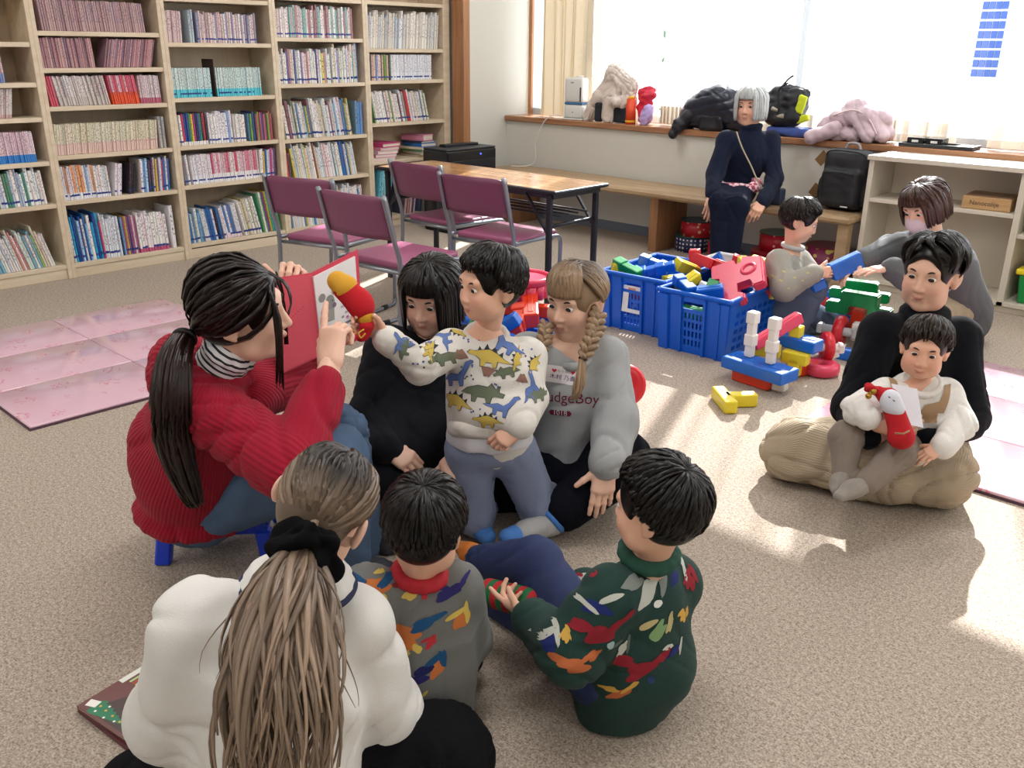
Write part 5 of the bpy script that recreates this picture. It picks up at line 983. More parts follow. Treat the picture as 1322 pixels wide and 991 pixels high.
def hand_prims(w, d, n, right, s=1.0, curl=(.5, .5, .5, .5), spread=.06, thumb=(.7, .6, .3), thumb_bend=.3, k=.007):
    """palm with five separate fingers; d = direction of the fingers, n = direction the palm faces, curl in radians per joint (number or 3 numbers per finger)"""
    w = A(w, float); d = nrm(d); n = nrm(A(n, float)-d*(A(n, float)@d)); lat = np.cross(d, n)*(1 if right else -1); P = []
    off = [.027, .009, -.009, -.026]; fw = [.083, .087, .083, .074]; ln = [(.040, .024, .020), (.044, .028, .021), (.040, .026, .020), (.031, .020, .018)]; rr = [.0088, .009, .0086, .0076]
    P.append(cap(w-d*.035*s, w+d*.01*s, .026*s, .026*s, .012*s, flat=(n, .72)))
    for j in range(4): P.append(cap(w+d*.006*s+lat*off[j]*.62*s, w+d*fw[j]*s+lat*off[j]*s, .0135*s, .0115*s, .018*s))
    for j in range(4):
        c = curl[j]; c = (c*.75, c*1.05, c*.75) if np.isscalar(c) else c; dj = nrm(d+lat*spread*(1.5-j)*.75); p = w+d*fw[j]*s+lat*off[j]*s; a = 0
        for q in range(3):
            a += c[q]; v = dj*math.cos(a)+n*math.sin(a); p2 = p+v*ln[j][q]*s; P.append(cap(p, p2, rr[j]*(1-.08*q)*s, rr[j]*(1-.08*(q+1))*s, k*.6*s)); p = p2
    b = w+d*.028*s+lat*.026*s; t = nrm(d*thumb[0]+lat*thumb[1]+n*thumb[2]); P.append(cap(w+d*.008*s+lat*.012*s, b+t*.018*s, .0155*s, .0125*s, .015*s)); p = b+t*.016*s
    for q, (L, r0, r1) in enumerate(((.032, .0115, .0102), (.027, .0102, .0082))): v = nrm(t+n*thumb_bend*q+d*thumb_bend*.6*q); p2 = p+v*L*s; P.append(cap(p, p2, r0*s, r1*s, k*.6*s)); p = p2
    return P
def skin_cols(V, base, H=None):
    c = np.tile(A(srgb(base)), (len(V), 1))
    if H is not None:
        L = H.loc(V); m = np.exp(-((L[:, 0]/.017)**4+((L[:, 2]+.0625)/.009)**4))*(L[:, 1] > .06); c = c*(1-.55*m[:, None])+A(srgb('#b8605c'))*.55*m[:, None]
        for sx in (-1, 1):
            m = np.exp(-(((L[:, 0]-sx*.04)/.02)**2+((L[:, 2]+.03)/.018)**2))*(L[:, 1] > .03)*.3; c = c*(1-m[:, None])+A(srgb('#dc8f80'))*m[:, None]
    return c
def make_body(p, H, J, tone, hands, core=True, s=1.0, legs=True, feet=(), neck_r=.047, head_res=.0042, hand_res=.0026):
    """one continuous skin: head, neck, trunk, limbs and hands"""
    B = Bag(); base = SKIN_C[tone]; nk = A(J['neck'])
    hp = H.prims()+[cap(H.w((0, -.022, -.05)), nk-nrm(H.c-nk)*.03*s, neck_r*s, neck_r*1.08*s, .03*s)]
    V, Q = sdf(hp, head_res*max(H.s, .8)); B.add(V, Q, col=skin_cols(V, base, H))
    c = [cap(A(J['hip']), A(J['chest']), .08*s, .08*s, .05), cap(A(J['chest']), nk, .08*s, .05*s, .05), cap(J['shR'], J['shL'], .045*s, k=.04)]
    for S_ in 'RL':
        c += [cap(J['sh'+S_], J['el'+S_], .038*s, .033*s), cap(J['el'+S_], J['wr'+S_], .034*s, .026*s)]
        if legs: c += [cap(J['hp'+S_], J['kn'+S_], .068*s, .05*s), cap(J['kn'+S_], J['an'+S_], .046*s, .03*s)]
    V, Q = sdf(c, .011); B.add(V, Q, col=skin_cols(V, base))
    for h in hands:
        V, Q = sdf(h, hand_res); B.add(V, Q, col=skin_cols(V, base))
    for f in feet:
        V, Q = sdf(f, .005); B.add(V, Q, col=skin_cols(V, base))
    o = raw_obj('body', B.mesh('body'), M_skin, p)
    for sx in (-1, 1):
        bm = bmesh.new(); bmesh.ops.create_uvsphere(bm, u_segments=20, v_segments=14, radius=1.0)
        for f in bm.faces: f.material_index = 1 if f.calc_center_median().z > .70 else 0; f.smooth = True
        me = bm_mesh('eye', bm); q = H.F.copy(); e = raw_obj('eye', me, [M_eyew, M_iris], p); e.scale = (A([.0125, .0080, .0108])*H.s); e.location = H.w((sx*.030, .0755, .004)); e.rotation_euler = Vector(q).to_track_quat('Z', 'Y').to_euler()
        b = Bag(); b.tube(catmull([H.w((sx*.016, .0855, .024)), H.w((sx*.032, .0855, .0295)), H.w((sx*.048, .074, .024))], 8), A([.0018, .0026, .003, .003, .0028, .0024, .0018, .001])*H.s, 6); raw_obj('eyebrow', b.mesh('eyebrow'), M_brow, p)
    return o
# ---------------------------------------------------------------- hair
def hair_mat(name, tip, root=None, rough=.34, var=.35, split=.3):
    m = mat(name, tip, rough, spec=.3 if max(srgb(tip)) < .02 else .45); sh = attr_node(m, 'shade'); t = attr_node(m, 't')
    c = srgb(tip); r = srgb(root) if root else c
    mr = m.node_tree.nodes.new('ShaderNodeMapRange'); mr.interpolation_type = 'SMOOTHSTEP'; mr.inputs['From Min'].default_value = split*.35; mr.inputs['From Max'].default_value = split*1.6; m.node_tree.links.new(t.outputs['Fac'], mr.inputs['Value'])
    base = mix_node(m, mr.outputs[0], r, c)
    v = math_node(m, 'ADD', math_node(m, 'MULTIPLY', sh.outputs['Fac'], 2*var), 1-var)
    mul = m.node_tree.nodes.new('ShaderNodeVectorMath'); mul.operation = 'SCALE'; m.node_tree.links.new(base, mul.inputs[0]); m.node_tree.links.new(v, mul.inputs['Scale']); m.node_tree.links.new(mul.outputs[0], bsdf(m).inputs['Base Color'])
    return m
def lock(B, H, pts, w, rng, flat=.5, n=9, m=5, t0=0.0, t1=1.0, taper=(.7, 1, .35), ref='head'):
    P = catmull(pts, n); tt = np.linspace(0, 1, n); rad = np.interp(tt, [0, .5, 1], A(taper)*w)
    ref = (P-H.w((0, -.012, .0))) if isinstance(ref, str) else ref
    V, Q, T = tube_arrays(P, rad, m, flat, ref); B.add(V, Q, T, shade=rng.random(), t=np.concatenate([np.repeat(t0+(t1-t0)*tt, m), [t0, t1]]) if np.isscalar(t0) else np.concatenate([np.repeat(np.interp(tt, np.linspace(0, 1, len(t0)), t0), m), [t0[0], t0[-1]]]))
def cap_hair(B, H, thick=.012, face=True, low=-.06, shade=.3, t=.15, res=.005, fz=.075, fy=.10, extra=()):
    pr = [H.e((0, -.012, .03), (.073+thick, .092+thick, .082+thick), .01), H.e((0, -.03, -.005), (.066+thick, .072+thick, .075), .02)]+list(extra)
    pr += [H.e((0, fy, -.045), (.070, .075, .045+fz), .012, 's'), half(H.w((0, 0, low)), -H.U, .008)]
    pr += [H.e((sx*.085, .012, -.018), (.024, .032, .034), .008, 's') for sx in (-1, 1)]
    V, Q = sdf(pr, res); B.add(V, Q, shade=shade, t=t)
def sweep(H, d0, d1, n=5, lift=(.014, .02, .022, .02, .014)):   # path along the scalp from direction d0 to d1 (local)
    d0 = nrm(d0); d1 = nrm(d1); om = math.acos(np.clip(d0@d1, -1, 1))+1e-6; out = []
    for i in range(n):
        u = i/(n-1); d = (math.sin((1-u)*om)*d0+math.sin(u*om)*d1)/math.sin(om); out.append(H.w(H.scal(d, np.interp(u, np.linspace(0, 1, len(lift)), lift))))
    return out
def short_hair(name, p, H, m, seed, crown=(0, -.55, .83), fringe=.42, side=-.02, back=-.55, n=330, w=.011, thick=.009, vol=.016, messy=.10, low=-.058, ears=True):
    """short straight hair: shingled locks falling from the whorl to fringe, sides and nape"""
    rng = np.random.default_rng(seed); B = Bag(); cap_hair(B, H, thick, low=low); cr = nrm(crown)
    f = nrm(A([0, 1, 0])-cr*cr[1]); sd = np.cross(f, cr)
    def edge(ph):   # end direction by azimuth
        c, s_ = math.cos(ph), math.sin(ph)
        z = fringe if c > .62 else (side+(fringe-side)*max(0, (c-.35)/.27) if c > .35 else side+(back-side)*min(1, max(0, (.35-c)/1.0)))
        v = f*c+sd*s_; v = nrm([v[0], v[1], 0]); return nrm([v[0], v[1], z])
    for i in range(n):
        ph = rng.uniform(-PI, PI); e = edge(ph); a0 = rng.uniform(0, .72)**1.0; st = nrm(cr*(1-a0)+e*a0+rng.normal(0, .03, 3)); en = e+rng.normal(0, messy, 3)*A([1, 1, .6])
        u1 = rng.uniform(.82, 1.0); en = nrm(st*(1-u1)+en*u1); k = vol*rng.uniform(.55, 1.05)
        lock(B, H, sweep(H, st, en, 5, (thick, thick+k*.6, thick+k*.75, thick+k*.55, thick*.9)), w*H.s*rng.uniform(.7, 1.25), rng, .45, 8, 5, taper=(.6, 1, .18))
    return raw_obj(name, B.mesh(name), m, p)
def tail(B, H, path, r, rng, n=90, w=.007, wave=.012, splay=1.3, jitter=.2, m=5, pts=10, t0=.5, flat=.6, endvar=.25):
    path = catmull(path, 24)
    for i in range(n):
        a = rng.uniform(0, 2*PI); q = math.sqrt(rng.random()); u1 = rng.uniform(1-endvar, 1.0); idx = np.linspace(0, 23*u1, pts); P = np.stack([np.interp(idx, np.arange(24), path[:, k]) for k in range(3)], 1)
        T = np.gradient(P, axis=0); T /= np.linalg.norm(T, axis=1, keepdims=True); X = np.cross(T, AW); X /= np.linalg.norm(X, axis=1, keepdims=True)+1e-9; Y = np.cross(T, X)
        rr = np.interp(np.linspace(0, 1, pts), np.linspace(0, 1, len(r)), r); ph = rng.uniform(0, 6.28); ww = wave*np.linspace(.1, 1, pts)*np.sin(np.linspace(0, 5, pts)+ph)
        P = P+X*(rr*q*math.cos(a)*splay+ww)[:, None]+Y*(rr*q*math.sin(a)*.7)[:, None]
        lock(B, H, P, w*rng.uniform(.6, 1.3), rng, flat, pts+6, m, t0, 1.0, taper=(.8, 1, .2), ref=Y[0])
# ---------------------------------------------------------------- clothes
def ring(c, ax, r, t, n=14, squash=None, k=.01):
    ax = nrm(ax); x = nrm(np.cross(ax, [.3, .2, .9])); y = np.cross(ax, x); pts = [A(c)+r*(x*math.cos(2*PI*i/n)+y*math.sin(2*PI*i/n)) for i in range(n+1)]
    if squash is not None: f = nrm(squash[0]); pts = [A(c)+(q-A(c))-f*((q-A(c))@f)*(1-squash[1]) for q in pts]
    return [cap(pts[i], pts[i+1], t, t, k) for i in range(n)]
def top_prims(J, front, s=1.0, loose=1.0, k=.05, hipup=.02, wrist=True, wr=.85, low=None, chest_r=.138, waist_r=.15, flat=.74, sl=(.064, .054, .044), hi=False, cut={}):
    hip, ch, nk = A(J['hip'], float), A(J['chest'], float), A(J['neck'], float); up = nrm(nk-hip); L = loose*s; dn = -up*(.0 if hi else .022)*s
    J = dict(J, shR=A(J['shR'])+dn, shL=A(J['shL'])+dn)
    P = [cap(hip+up*hipup*s, ch, waist_r*L, chest_r*L, k*s, flat=(front, flat)), cap(ch, nk-nrm(nk-ch)*(.05 if hi else .09)*s, chest_r*L, .062*L, k*s, flat=(front, flat)), cap(J['shR'], J['shL'], .052*L, k=.035*s)]
    for S_ in 'RL':
        sh, el, w = A(J['sh'+S_], float), A(J['el'+S_], float), A(J['wr'+S_], float); w = el+(w-el)*cut.get(S_, 1.0)
        P += [cap(ch, sh, .085*L, .056*L, k*s, flat=(front, .8)), cap(sh, el, sl[0]*L, sl[1]*L, .03*s), cap(el, el+(w-el)*.93, sl[1]*L, sl[2]*L, .03*s)]
        if wrist: P += [cap(el+(w-el)*.88, el+(w-el)*1.0, sl[2]*.93*L, sl[2]*.86*L, .006*s)]
    return P
def leg_prims(J, front, s=1.0, loose=1.0, r=(.098, .074, .052), shin=1.0, pelvis=(.165, .125, .11), flat=1.0):
    hip = A(J['hip'], float); lat = nrm(A(J['hpR'], float)-A(J['hpL'], float)); f = nrm(front); M3 = np.stack([lat, nrm(f-lat*(f@lat)), np.cross(lat, nrm(f-lat*(f@lat)))], 1); P = [ell(hip, A(pelvis)*s*loose, M3, .05*s)]
    for S_ in 'RL':
        h, k_, a = A(J['hp'+S_], float), A(J['kn'+S_], float), A(J['an'+S_], float); a2 = k_+(a-k_)*shin; q = s*loose
        P += [cap(h, k_, r[0]*q, r[1]*q, .04*s), cap(k_, a2, r[1]*q, r[2]*q, .03*s)]
    return P
def garment(name, p, prims, res, m, seed=1, amp=.006, freq=75, joints=(), base=.25, R=.13, floor=True, kids=None, at=None):
    if floor: prims = prims+[half((0, 0, .004), (0, 0, -1), .006)]
    V, Q = sdf(prims, res); V = folds(V, Q, joints, amp, freq, seed, base, R); B = Bag(); 
    if at: B.add(V, Q, **at(V))
    else: B.add(V, Q)
    o = raw_obj(name, B.mesh(name), m, p); return o, V, Q
def sock(p, an, toe, s, m, seed=0, name='sock'):
    an = A(an, float); toe = A(toe, float); d = nrm(toe-an); pr = [cap(an, an+(toe-an)*.55, .036*s, .037*s, .02), cap(an+(toe-an)*.5, toe, .037*s, .027*s, .02, flat=(UPZ, .8)), ell(an-d*.02*s, (.034*s,)*3, k=.02)]
    V, Q = sdf(pr+[half((0, 0, .003), (0, 0, -1), .004)], .006); o = raw_obj(name, np_mesh(name, wrinkle(V, Q, .0025, 120, seed), Q), m, p); return o
def knit(name, col, rough=.85, rib=None, bump=(240, .35), var=.05, along='rib', sheen=.04, amt=.5, width=.0065):
    m = mat(name, col, rough, bump=bump, var=var, vscale=20, sheen=sheen, spec=.08 if max(srgb(col)) < .04 else .25)
    if rib:
        at = attr_node(m, along); s_ = math_node(m, 'SINE', math_node(m, 'MULTIPLY', at.outputs['Fac'], 2*PI/width)); bp = m.node_tree.nodes.new('ShaderNodeBump'); bp.inputs['Strength'].default_value = amt; bp.inputs['Distance'].default_value = .003
        m.node_tree.links.new(s_, bp.inputs['Height']); m.node_tree.links.new(bp.outputs['Normal'], bsdf(m).inputs['Normal'])
        c = [x for x in bsdf(m).inputs['Base Color'].links]
    return m
def rib_attr(axes, mode='around'):   # coordinate round (or along) the nearest limb axis, in metres
    def fn(V):
        best = np.full(len(V), 1e9); out = np.zeros(len(V))
        for a, b, r in axes:
            a = A(a, float); b = A(b, float); ab = b-a; L = np.linalg.norm(ab); T = ab/L; t = np.clip((V-a)@T, 0, L); q = V-a-t[:, None]*T; d = np.linalg.norm(q, axis=1)-r
            x = nrm(np.cross(T, AW if abs(T@AW) < .9 else RT)); y = np.cross(T, x)
            val = np.arctan2(q@y, q@x)*r if mode == 'around' else (V-a)@T
            u = d < best; best[u] = d[u]; out[u] = val[u]
        return dict(rib=out)
    return fn
# ---------------------------------------------------------------- prints lying on cloth
PR = {}
def prmat(col):
    if col not in PR: PR[col] = mat('print_ink_'+col.strip('#'), col, .75, spec=.2)
    return PR[col]
class Prints:
    def __init__(s, V, Q): s.t = BVHTree.FromPolygons([tuple(v) for v in V], [tuple(q) for q in Q]); s.g = {}
    def put(s, poly, col, c, n, up, lift=.0012, scale=1.0, rot=0.0, edge=.007, tri=None, fit=None):
        c = A(c, float); n = nrm(n); u = A(up, float); cd = nrm(c-A([0, 0, 1.4])); h0 = s.t.ray_cast(Vector((0, 0, 1.4)), Vector(cd), 9.0)
        if h0[0] is not None: c = A(h0[0])
        if fit: xs = [v.co.x for v in tri.vertices]; scale = fit/(max(xs)-min(xs))
        u = nrm(u-n*(u@n)); x = np.cross(u, n); ca, sa = math.cos(rot), math.sin(rot)
        bm = bmesh.new()
        if tri is None:
            vs = [bm.verts.new((a*scale, b*scale, 0)) for a, b in poly]; f = bm.faces.new(vs); bmesh.ops.triangulate(bm, faces=[f])
        else: bm.from_mesh(tri); bmesh.ops.scale(bm, vec=(scale, scale, 1), verts=bm.verts[:]); bmesh.ops.triangulate(bm, faces=bm.faces[:])
        for _ in range(4):
            es = [e for e in bm.edges if e.calc_length() > edge]
            if not es: break
            bmesh.ops.subdivide_edges(bm, edges=es, cuts=1); bmesh.ops.triangulate(bm, faces=bm.faces[:])
        ok = {}; G = s.g.setdefault(col, [[], []]); b0 = len(G[0]); bm.verts.index_update(); bm.normal_update()
        for v in bm.verts:
            a, b = v.co.x*ca-v.co.y*sa, v.co.x*sa+v.co.y*ca; q = c+x*a+u*b+n*.12; h = s.t.ray_cast(Vector(q), Vector(-n), .3)
            if h[0] is not None: ok[v.index] = len(G[0]); G[0].append(A(h[0])+n*lift)
        for f in bm.faces:
            ix = [v.index for v in f.verts]
            if all(i in ok for i in ix):
                ix = [ok[i] for i in ix]; P3 = [G[0][i] for i in ix]
                if max(np.linalg.norm(P3[0]-P3[1]), np.linalg.norm(P3[1]-P3[2]), np.linalg.norm(P3[0]-P3[2])) > edge*4.5: continue
                if np.cross(P3[1]-P3[0], P3[2]-P3[0])@n < 0: ix = ix[::-1]
                G[1].append(ix)
        bm.free()
    def done(s, p, name='print'):
        for col, (V, F) in s.g.items():
            if F: o = raw_obj(name, np_mesh(name, A(V), A(F)), prmat(col), p); o['kind'] = 'stuff'
def blob(rng, r, n=26, irr=.35, stretch=(1, 1)):
    a = np.linspace(0, 2*PI, n, endpoint=False); k = [rng.uniform(-irr, irr)/(j+1) for j in range(4)]; ph = rng.uniform(0, 6.28, 4); q = r*(1+sum(k[j]*np.sin((j+2)*a+ph[j]) for j in range(4)))
    return [(q[i]*math.cos(a[i])*stretch[0], q[i]*math.sin(a[i])*stretch[1]) for i in range(n)]

# ================================================================== PEOPLE
J = {}
J['red'] = dict(hip=(-2.203, 1.046, 0.200), chest=(-2.070, 1.015, 0.465), neck=(-1.882, 0.978, 0.677), head=(-1.814, 1.017, 0.827), shR=(-1.860, 0.907, 0.612), shL=(-1.953, 1.080, 0.577), elR=(-1.577, 0.973, 0.535), wrR=(-1.685, 1.159, 0.697), elL=(-2.078, 1.346, 0.525), wrL=(-2.115, 1.327, 0.727), hpR=(-2.138, 1.007, 0.203), hpL=(-2.241, 1.107, 0.189), knR=(-1.770, 1.211, 0.410), knL=(-1.937, 1.346, 0.381), anR=(-1.795, 1.250, 0.048), anL=(-1.912, 1.392, 0.025))
J['blond'] = dict(hip=(-1.221, 0.648, 0.107), chest=(-1.197, 0.657, 0.365), neck=(-1.179, 0.716, 0.533), head=(-1.178, 0.780, 0.654), shL=(-1.258, 0.581, 0.501), shR=(-1.134, 0.792, 0.454), elL=(-1.241, 0.502, 0.373), wrL=(-1.323, 0.632, 0.148), elR=(-1.077, 0.796, 0.301), wrR=(-1.246, 0.808, 0.120), hpL=(-1.259, 0.592, 0.124), hpR=(-1.188, 0.727, 0.087), knL=(-1.398, 0.528, 0.084), knR=(-1.050, 0.925, 0.101), anL=(-1.389, 0.877, -0.054), anR=(-1.500, 0.716, -0.020))
J['greyboy'] = dict(hip=(-1.251, 1.025, 0.123), chest=(-1.235, 1.017, 0.278), neck=(-1.224, 1.026, 0.391), head=(-1.213, 1.033, 0.497), shL=(-1.280, 0.936, 0.374), shR=(-1.192, 1.095, 0.351), elL=(-1.268, 0.884, 0.310), wrL=(-1.347, 1.029, 0.165), elR=(-1.188, 1.099, 0.236), wrR=(-1.308, 1.145, 0.177), hpL=(-1.280, 0.984, 0.124), hpR=(-1.232, 1.063, 0.105), knL=(-1.410, 1.008, 0.069), knR=(-1.276, 1.179, 0.095), anL=(-1.418, 1.202, 0.060), anR=(-1.456, 1.161, 0.051))
J['greenboy'] = dict(hip=(-0.951, 1.398, 0.098), chest=(-0.933, 1.395, 0.256), neck=(-0.914, 1.389, 0.410), head=(-0.897, 1.379, 0.531), shL=(-0.931, 1.289, 0.362), shR=(-0.922, 1.501, 0.300), elL=(-0.970, 1.214, 0.230), wrL=(-1.129, 1.260, 0.213), elR=(-1.034, 1.497, 0.157), wrR=(-1.169, 1.495, 0.171), hpL=(-0.972, 1.328, 0.114), hpR=(-0.959, 1.482, 0.047), knL=(-1.264, 1.429, 0.217), knR=(-1.252, 1.444, 0.054), anL=(-1.501, 1.470, 0.105), anR=(-1.466, 1.459, 0.020), toL=(-1.596, 1.494, 0.098), toR=(-1.532, 1.441, -0.008))
J['dino'] = dict(hip=(-1.691, 1.695, 0.320), chest=(-1.702, 1.706, 0.534), neck=(-1.712, 1.703, 0.660), head=(-1.688, 1.691, 0.793), shR=(-1.759, 1.614, 0.630), shL=(-1.641, 1.795, 0.593), elR=(-1.720, 1.463, 0.609), wrR=(-1.730, 1.358, 0.707), elL=(-1.579, 1.750, 0.478), wrL=(-1.537, 1.660, 0.426), hpR=(-1.730, 1.649, 0.302), hpL=(-1.650, 1.751, 0.295), knR=(-1.736, 1.674, 0.076), knL=(-1.604, 1.814, 0.105), anR=(-1.857, 1.891, 0.065), anL=(-1.687, 2.062, 0.084), toR=(-1.895, 1.974, 0.068), toL=(-1.706, 2.152, 0.095))
J['black'] = dict(hip=(-2.089, 1.758, 0.088), chest=(-2.103, 1.795, 0.329), neck=(-2.103, 1.818, 0.518), head=(-2.068, 1.811, 0.668), shR=(-2.149, 1.704, 0.494), shL=(-2.042, 1.938, 0.465), elR=(-2.100, 1.589, 0.295), wrR=(-1.965, 1.529, 0.273), elL=(-1.912, 1.806, 0.286), wrL=(-1.883, 1.648, 0.240), hpR=(-2.125, 1.688, 0.077), hpL=(-2.024, 1.810, 0.070), knR=(-2.006, 1.495, 0.138), knL=(-1.814, 1.710, 0.119), anR=(-1.829, 1.595, 0.095), anL=(-1.919, 1.534, 0.084))
J['braid'] = dict(hip=(-1.662, 2.030, 0.118), chest=(-1.668, 2.036, 0.370), neck=(-1.676, 2.030, 0.543), head=(-1.670, 2.036, 0.687), shR=(-1.740, 1.913, 0.547), shL=(-1.613, 2.132, 0.514), elL=(-1.493, 2.040, 0.342), wrL=(-1.431, 1.914, 0.268), elR=(-1.711, 1.767, 0.383), wrR=(-1.738, 1.641, 0.302), hpR=(-1.701, 1.962, 0.115), hpL=(-1.612, 2.100, 0.105), knL=(-1.468, 2.033, 0.226), knR=(-1.835, 1.751, 0.123), anL=(-1.542, 1.794, 0.068), anR=(-1.792, 1.696, 0.051), toL=(-1.570, 1.654, 0.077), toR=(-1.667, 1.659, 0.036))
J['lap'] = dict(hip=(-0.986, 3.053, 0.122), chest=(-0.979, 3.033, 0.356), neck=(-0.974, 2.996, 0.588), head=(-0.971, 2.973, 0.738), shR=(-1.063, 2.884, 0.535), shL=(-0.890, 3.108, 0.508), elR=(-1.056, 2.735, 0.319), wrR=(-0.900, 2.639, 0.301), elL=(-0.801, 3.037, 0.264), wrL=(-0.820, 2.730, 0.272), hpR=(-1.056, 2.977, 0.103), hpL=(-0.907, 3.069, 0.122), knR=(-1.237, 2.746, 0.099), knL=(-0.809, 2.890, 0.108), anR=(-0.916, 2.763, 0.115), anL=(-0.989, 2.765, 0.081), toL=(-1.058, 2.736, 0.095), toR=(-0.866, 2.740, 0.091))
J['baby'] = dict(hip=(-0.914, 2.801, 0.241), chest=(-0.884, 2.777, 0.369), neck=(-0.876, 2.762, 0.468), head=(-0.874, 2.739, 0.562), shR=(-0.936, 2.658, 0.432), shL=(-0.815, 2.837, 0.416), elR=(-0.963, 2.514, 0.401), wrR=(-0.915, 2.494, 0.391), elL=(-0.749, 2.797, 0.330), wrL=(-0.753, 2.670, 0.292), hpR=(-0.939, 2.742, 0.230), hpL=(-0.867, 2.780, 0.228), knR=(-0.981, 2.509, 0.311), knL=(-0.846, 2.586, 0.271), anR=(-0.941, 2.440, 0.219), anL=(-0.868, 2.423, 0.221), toR=(-0.925, 2.359, 0.203), toL=(-0.897, 2.316, 0.210))
J['mask'] = dict(hip=(-1.399, 4.784, 0.190), chest=(-1.443, 4.639, 0.387), neck=(-1.482, 4.502, 0.536), head=(-1.533, 4.441, 0.711), shL=(-1.418, 4.369, 0.503), shR=(-1.597, 4.633, 0.488), elL=(-1.400, 4.311, 0.357), wrL=(-1.576, 4.262, 0.442), elR=(-1.692, 4.535, 0.472), wrR=(-1.736, 4.302, 0.443), hpL=(-1.389, 4.682, 0.200), hpR=(-1.406, 4.890, 0.180), knL=(-1.450, 4.429, 0.222), knR=(-1.484, 4.602, 0.220), anL=(-1.392, 4.557, 0.105), anR=(-1.428, 4.739, 0.099))
J['boy'] = dict(hip=(-2.113, 4.271, 0.160), chest=(-2.093, 4.227, 0.324), neck=(-2.073, 4.250, 0.476), head=(-2.056, 4.258, 0.602), shR=(-2.066, 4.102, 0.432), shL=(-2.084, 4.359, 0.393), elR=(-1.967, 3.991, 0.320), wrR=(-1.869, 4.094, 0.397), elL=(-1.977, 4.324, 0.299), wrL=(-1.874, 4.242, 0.379), hpR=(-2.088, 4.208, 0.165), hpL=(-2.121, 4.347, 0.152), knR=(-1.924, 4.220, 0.287), knL=(-1.899, 4.491, 0.024), anR=(-1.998, 4.262, 0.047), anL=(-2.061, 4.448, -0.019), toR=(-1.935, 4.313, 0.030), toL=(-2.146, 4.438, -0.023))
J['elder'] = dict(hip=(-3.150, 5.463, 0.528), chest=(-3.075, 5.494, 0.735), neck=(-3.077, 5.511, 0.917), head=(-3.096, 5.507, 1.057), shR=(-3.175, 5.379, 0.839), shL=(-2.994, 5.623, 0.837), elR=(-3.154, 5.237, 0.639), wrR=(-3.067, 5.086, 0.529), elL=(-2.874, 5.515, 0.607), wrL=(-2.816, 5.274, 0.490), hpR=(-3.173, 5.405, 0.515), hpL=(-3.095, 5.522, 0.512), knR=(-2.956, 5.002, 0.503), knL=(-2.855, 5.035, 0.497), anR=(-2.867, 4.907, 0.099), anL=(-2.815, 4.930, 0.104), toR=(-2.812, 4.769, 0.073), toL=(-2.753, 4.796, 0.074))
def person(label, base):
    return thing('person', label, 'person', base)
# the builder keeps every part in world space: the Empty marks the base, parts are offset back
def settle(p):
    bpy.context.view_layer.update(); off = Matrix.Translation(-Vector(p.location))
    for c in p.children:
        c.matrix_parent_inverse = off
def local_print(p_obj): return p_obj
SZ = (0, 0, 1)
# ---------------------------------------------------------------- 1 the reader in red
j = J['red']; FR = nrm(RT*.98+AW*.1)
P1 = person('woman in a red ribbed sweater on a low blue stool reading a picture book aloud', (j['hip'][0], j['hip'][1], 0))
H1 = Head(A(j['head']), nrm(RT*.97+AW*.06+UPZ*.0), nrm(UPZ+RT*.04+TW*.12), 1.0)
h_r = hand_prims(j['wrR'], nrm(A((-1.739, 1.214, 0.788))-A(j['wrR'])), AW*.9+RT*.3, True, 1.0, (.06, 1.15, 1.2, 1.2), .05, (.9, .35, .3), .4)
h_l = hand_prims((-2.048, 1.295, 0.757), nrm(UPZ*.97+RT*.2), TW*.95+RT*.1, False, 1.0, ((1.1, 1.15, .35), (1.1, 1.15, .35), (1.1, 1.15, .35), (1.1, 1.1, .35)), .10, (.75, .75, .1), .1)
make_body(P1, H1, j, 'fair', [h_r, h_l], s=1.0)
M_red = knit('red_rib_knit', '#97102b', .92, True, (300, .3), .04, sheen=.05, amt=.35, width=.010)
ax1 = [(j['hip'], j['neck'], .16)]+[(j['sh'+q], j['el'+q], .06) for q in 'RL']+[(j['el'+q], j['wr'+q], .05) for q in 'RL']
pr = top_prims(j, FR, 1.0, 1.12, hipup=-.02, hi=True, cut={'R': .78}, wr=.8, chest_r=.145, waist_r=.165, sl=(.076, .066, .05))+[ell((-2.062, 0.976, 0.632), (.09, .09, .10), k=.07), ell((-2.172, 0.974, 0.374), (.11, .12, .15), k=.08), ell((-2.142, 0.987, 0.287), (.13, .12, .09), k=.06), ell((-1.662, 0.956, 0.517), (.066, .066, .06), k=.05)]+ring(A(j['neck'])+A([.0, .0, .005]), nrm(H1.c-A(j['neck'])), .066, .017)+ring((-2.177, 1.030, 0.179), UPZ+RT*.12, .15, .024, 18, (AW, .95), .03)+[half((-2.148, 0.989, 0.131), -UPZ+RT*.12, .04)]
o, V, Q = garment('sweater', P1, pr, .0068, M_red, 3, .009, 34, (j['elR'], j['hip'], (-1.912, 0.892, 0.365), (-1.714, 0.964, 0.569)), .35, .18, at=rib_attr(ax1))
M_stripe = mat('striped_jersey', '#e6e6ea', .8); _t_ = attr_node(M_stripe, 'rib'); _s = math_node(M_stripe, 'GREATER_THAN', math_node(M_stripe, 'SINE', math_node(M_stripe, 'MULTIPLY', _t_.outputs['Fac'], 2*PI/.014)), .35); M_stripe.node_tree.links.new(mix_node(M_stripe, _s, srgb('#e6e6ea'), srgb('#20222c')), bsdf(M_stripe).inputs['Base Color'])
n0 = A(j['neck']); n1 = H1.w((0, -.03, -.085)); 
garment('turtleneck', P1, [cap(n0-nrm(n1-n0)*.02, n0+(n1-n0)*.8, .066, .058, .01)]+ring(n0+(n1-n0)*.75, n1-n0, .052, .012), .005, M_stripe, 4, .004, 60, (), .6, at=rib_attr([(n0-nrm(n1-n0)*.05, n1, .06)], 'along'))
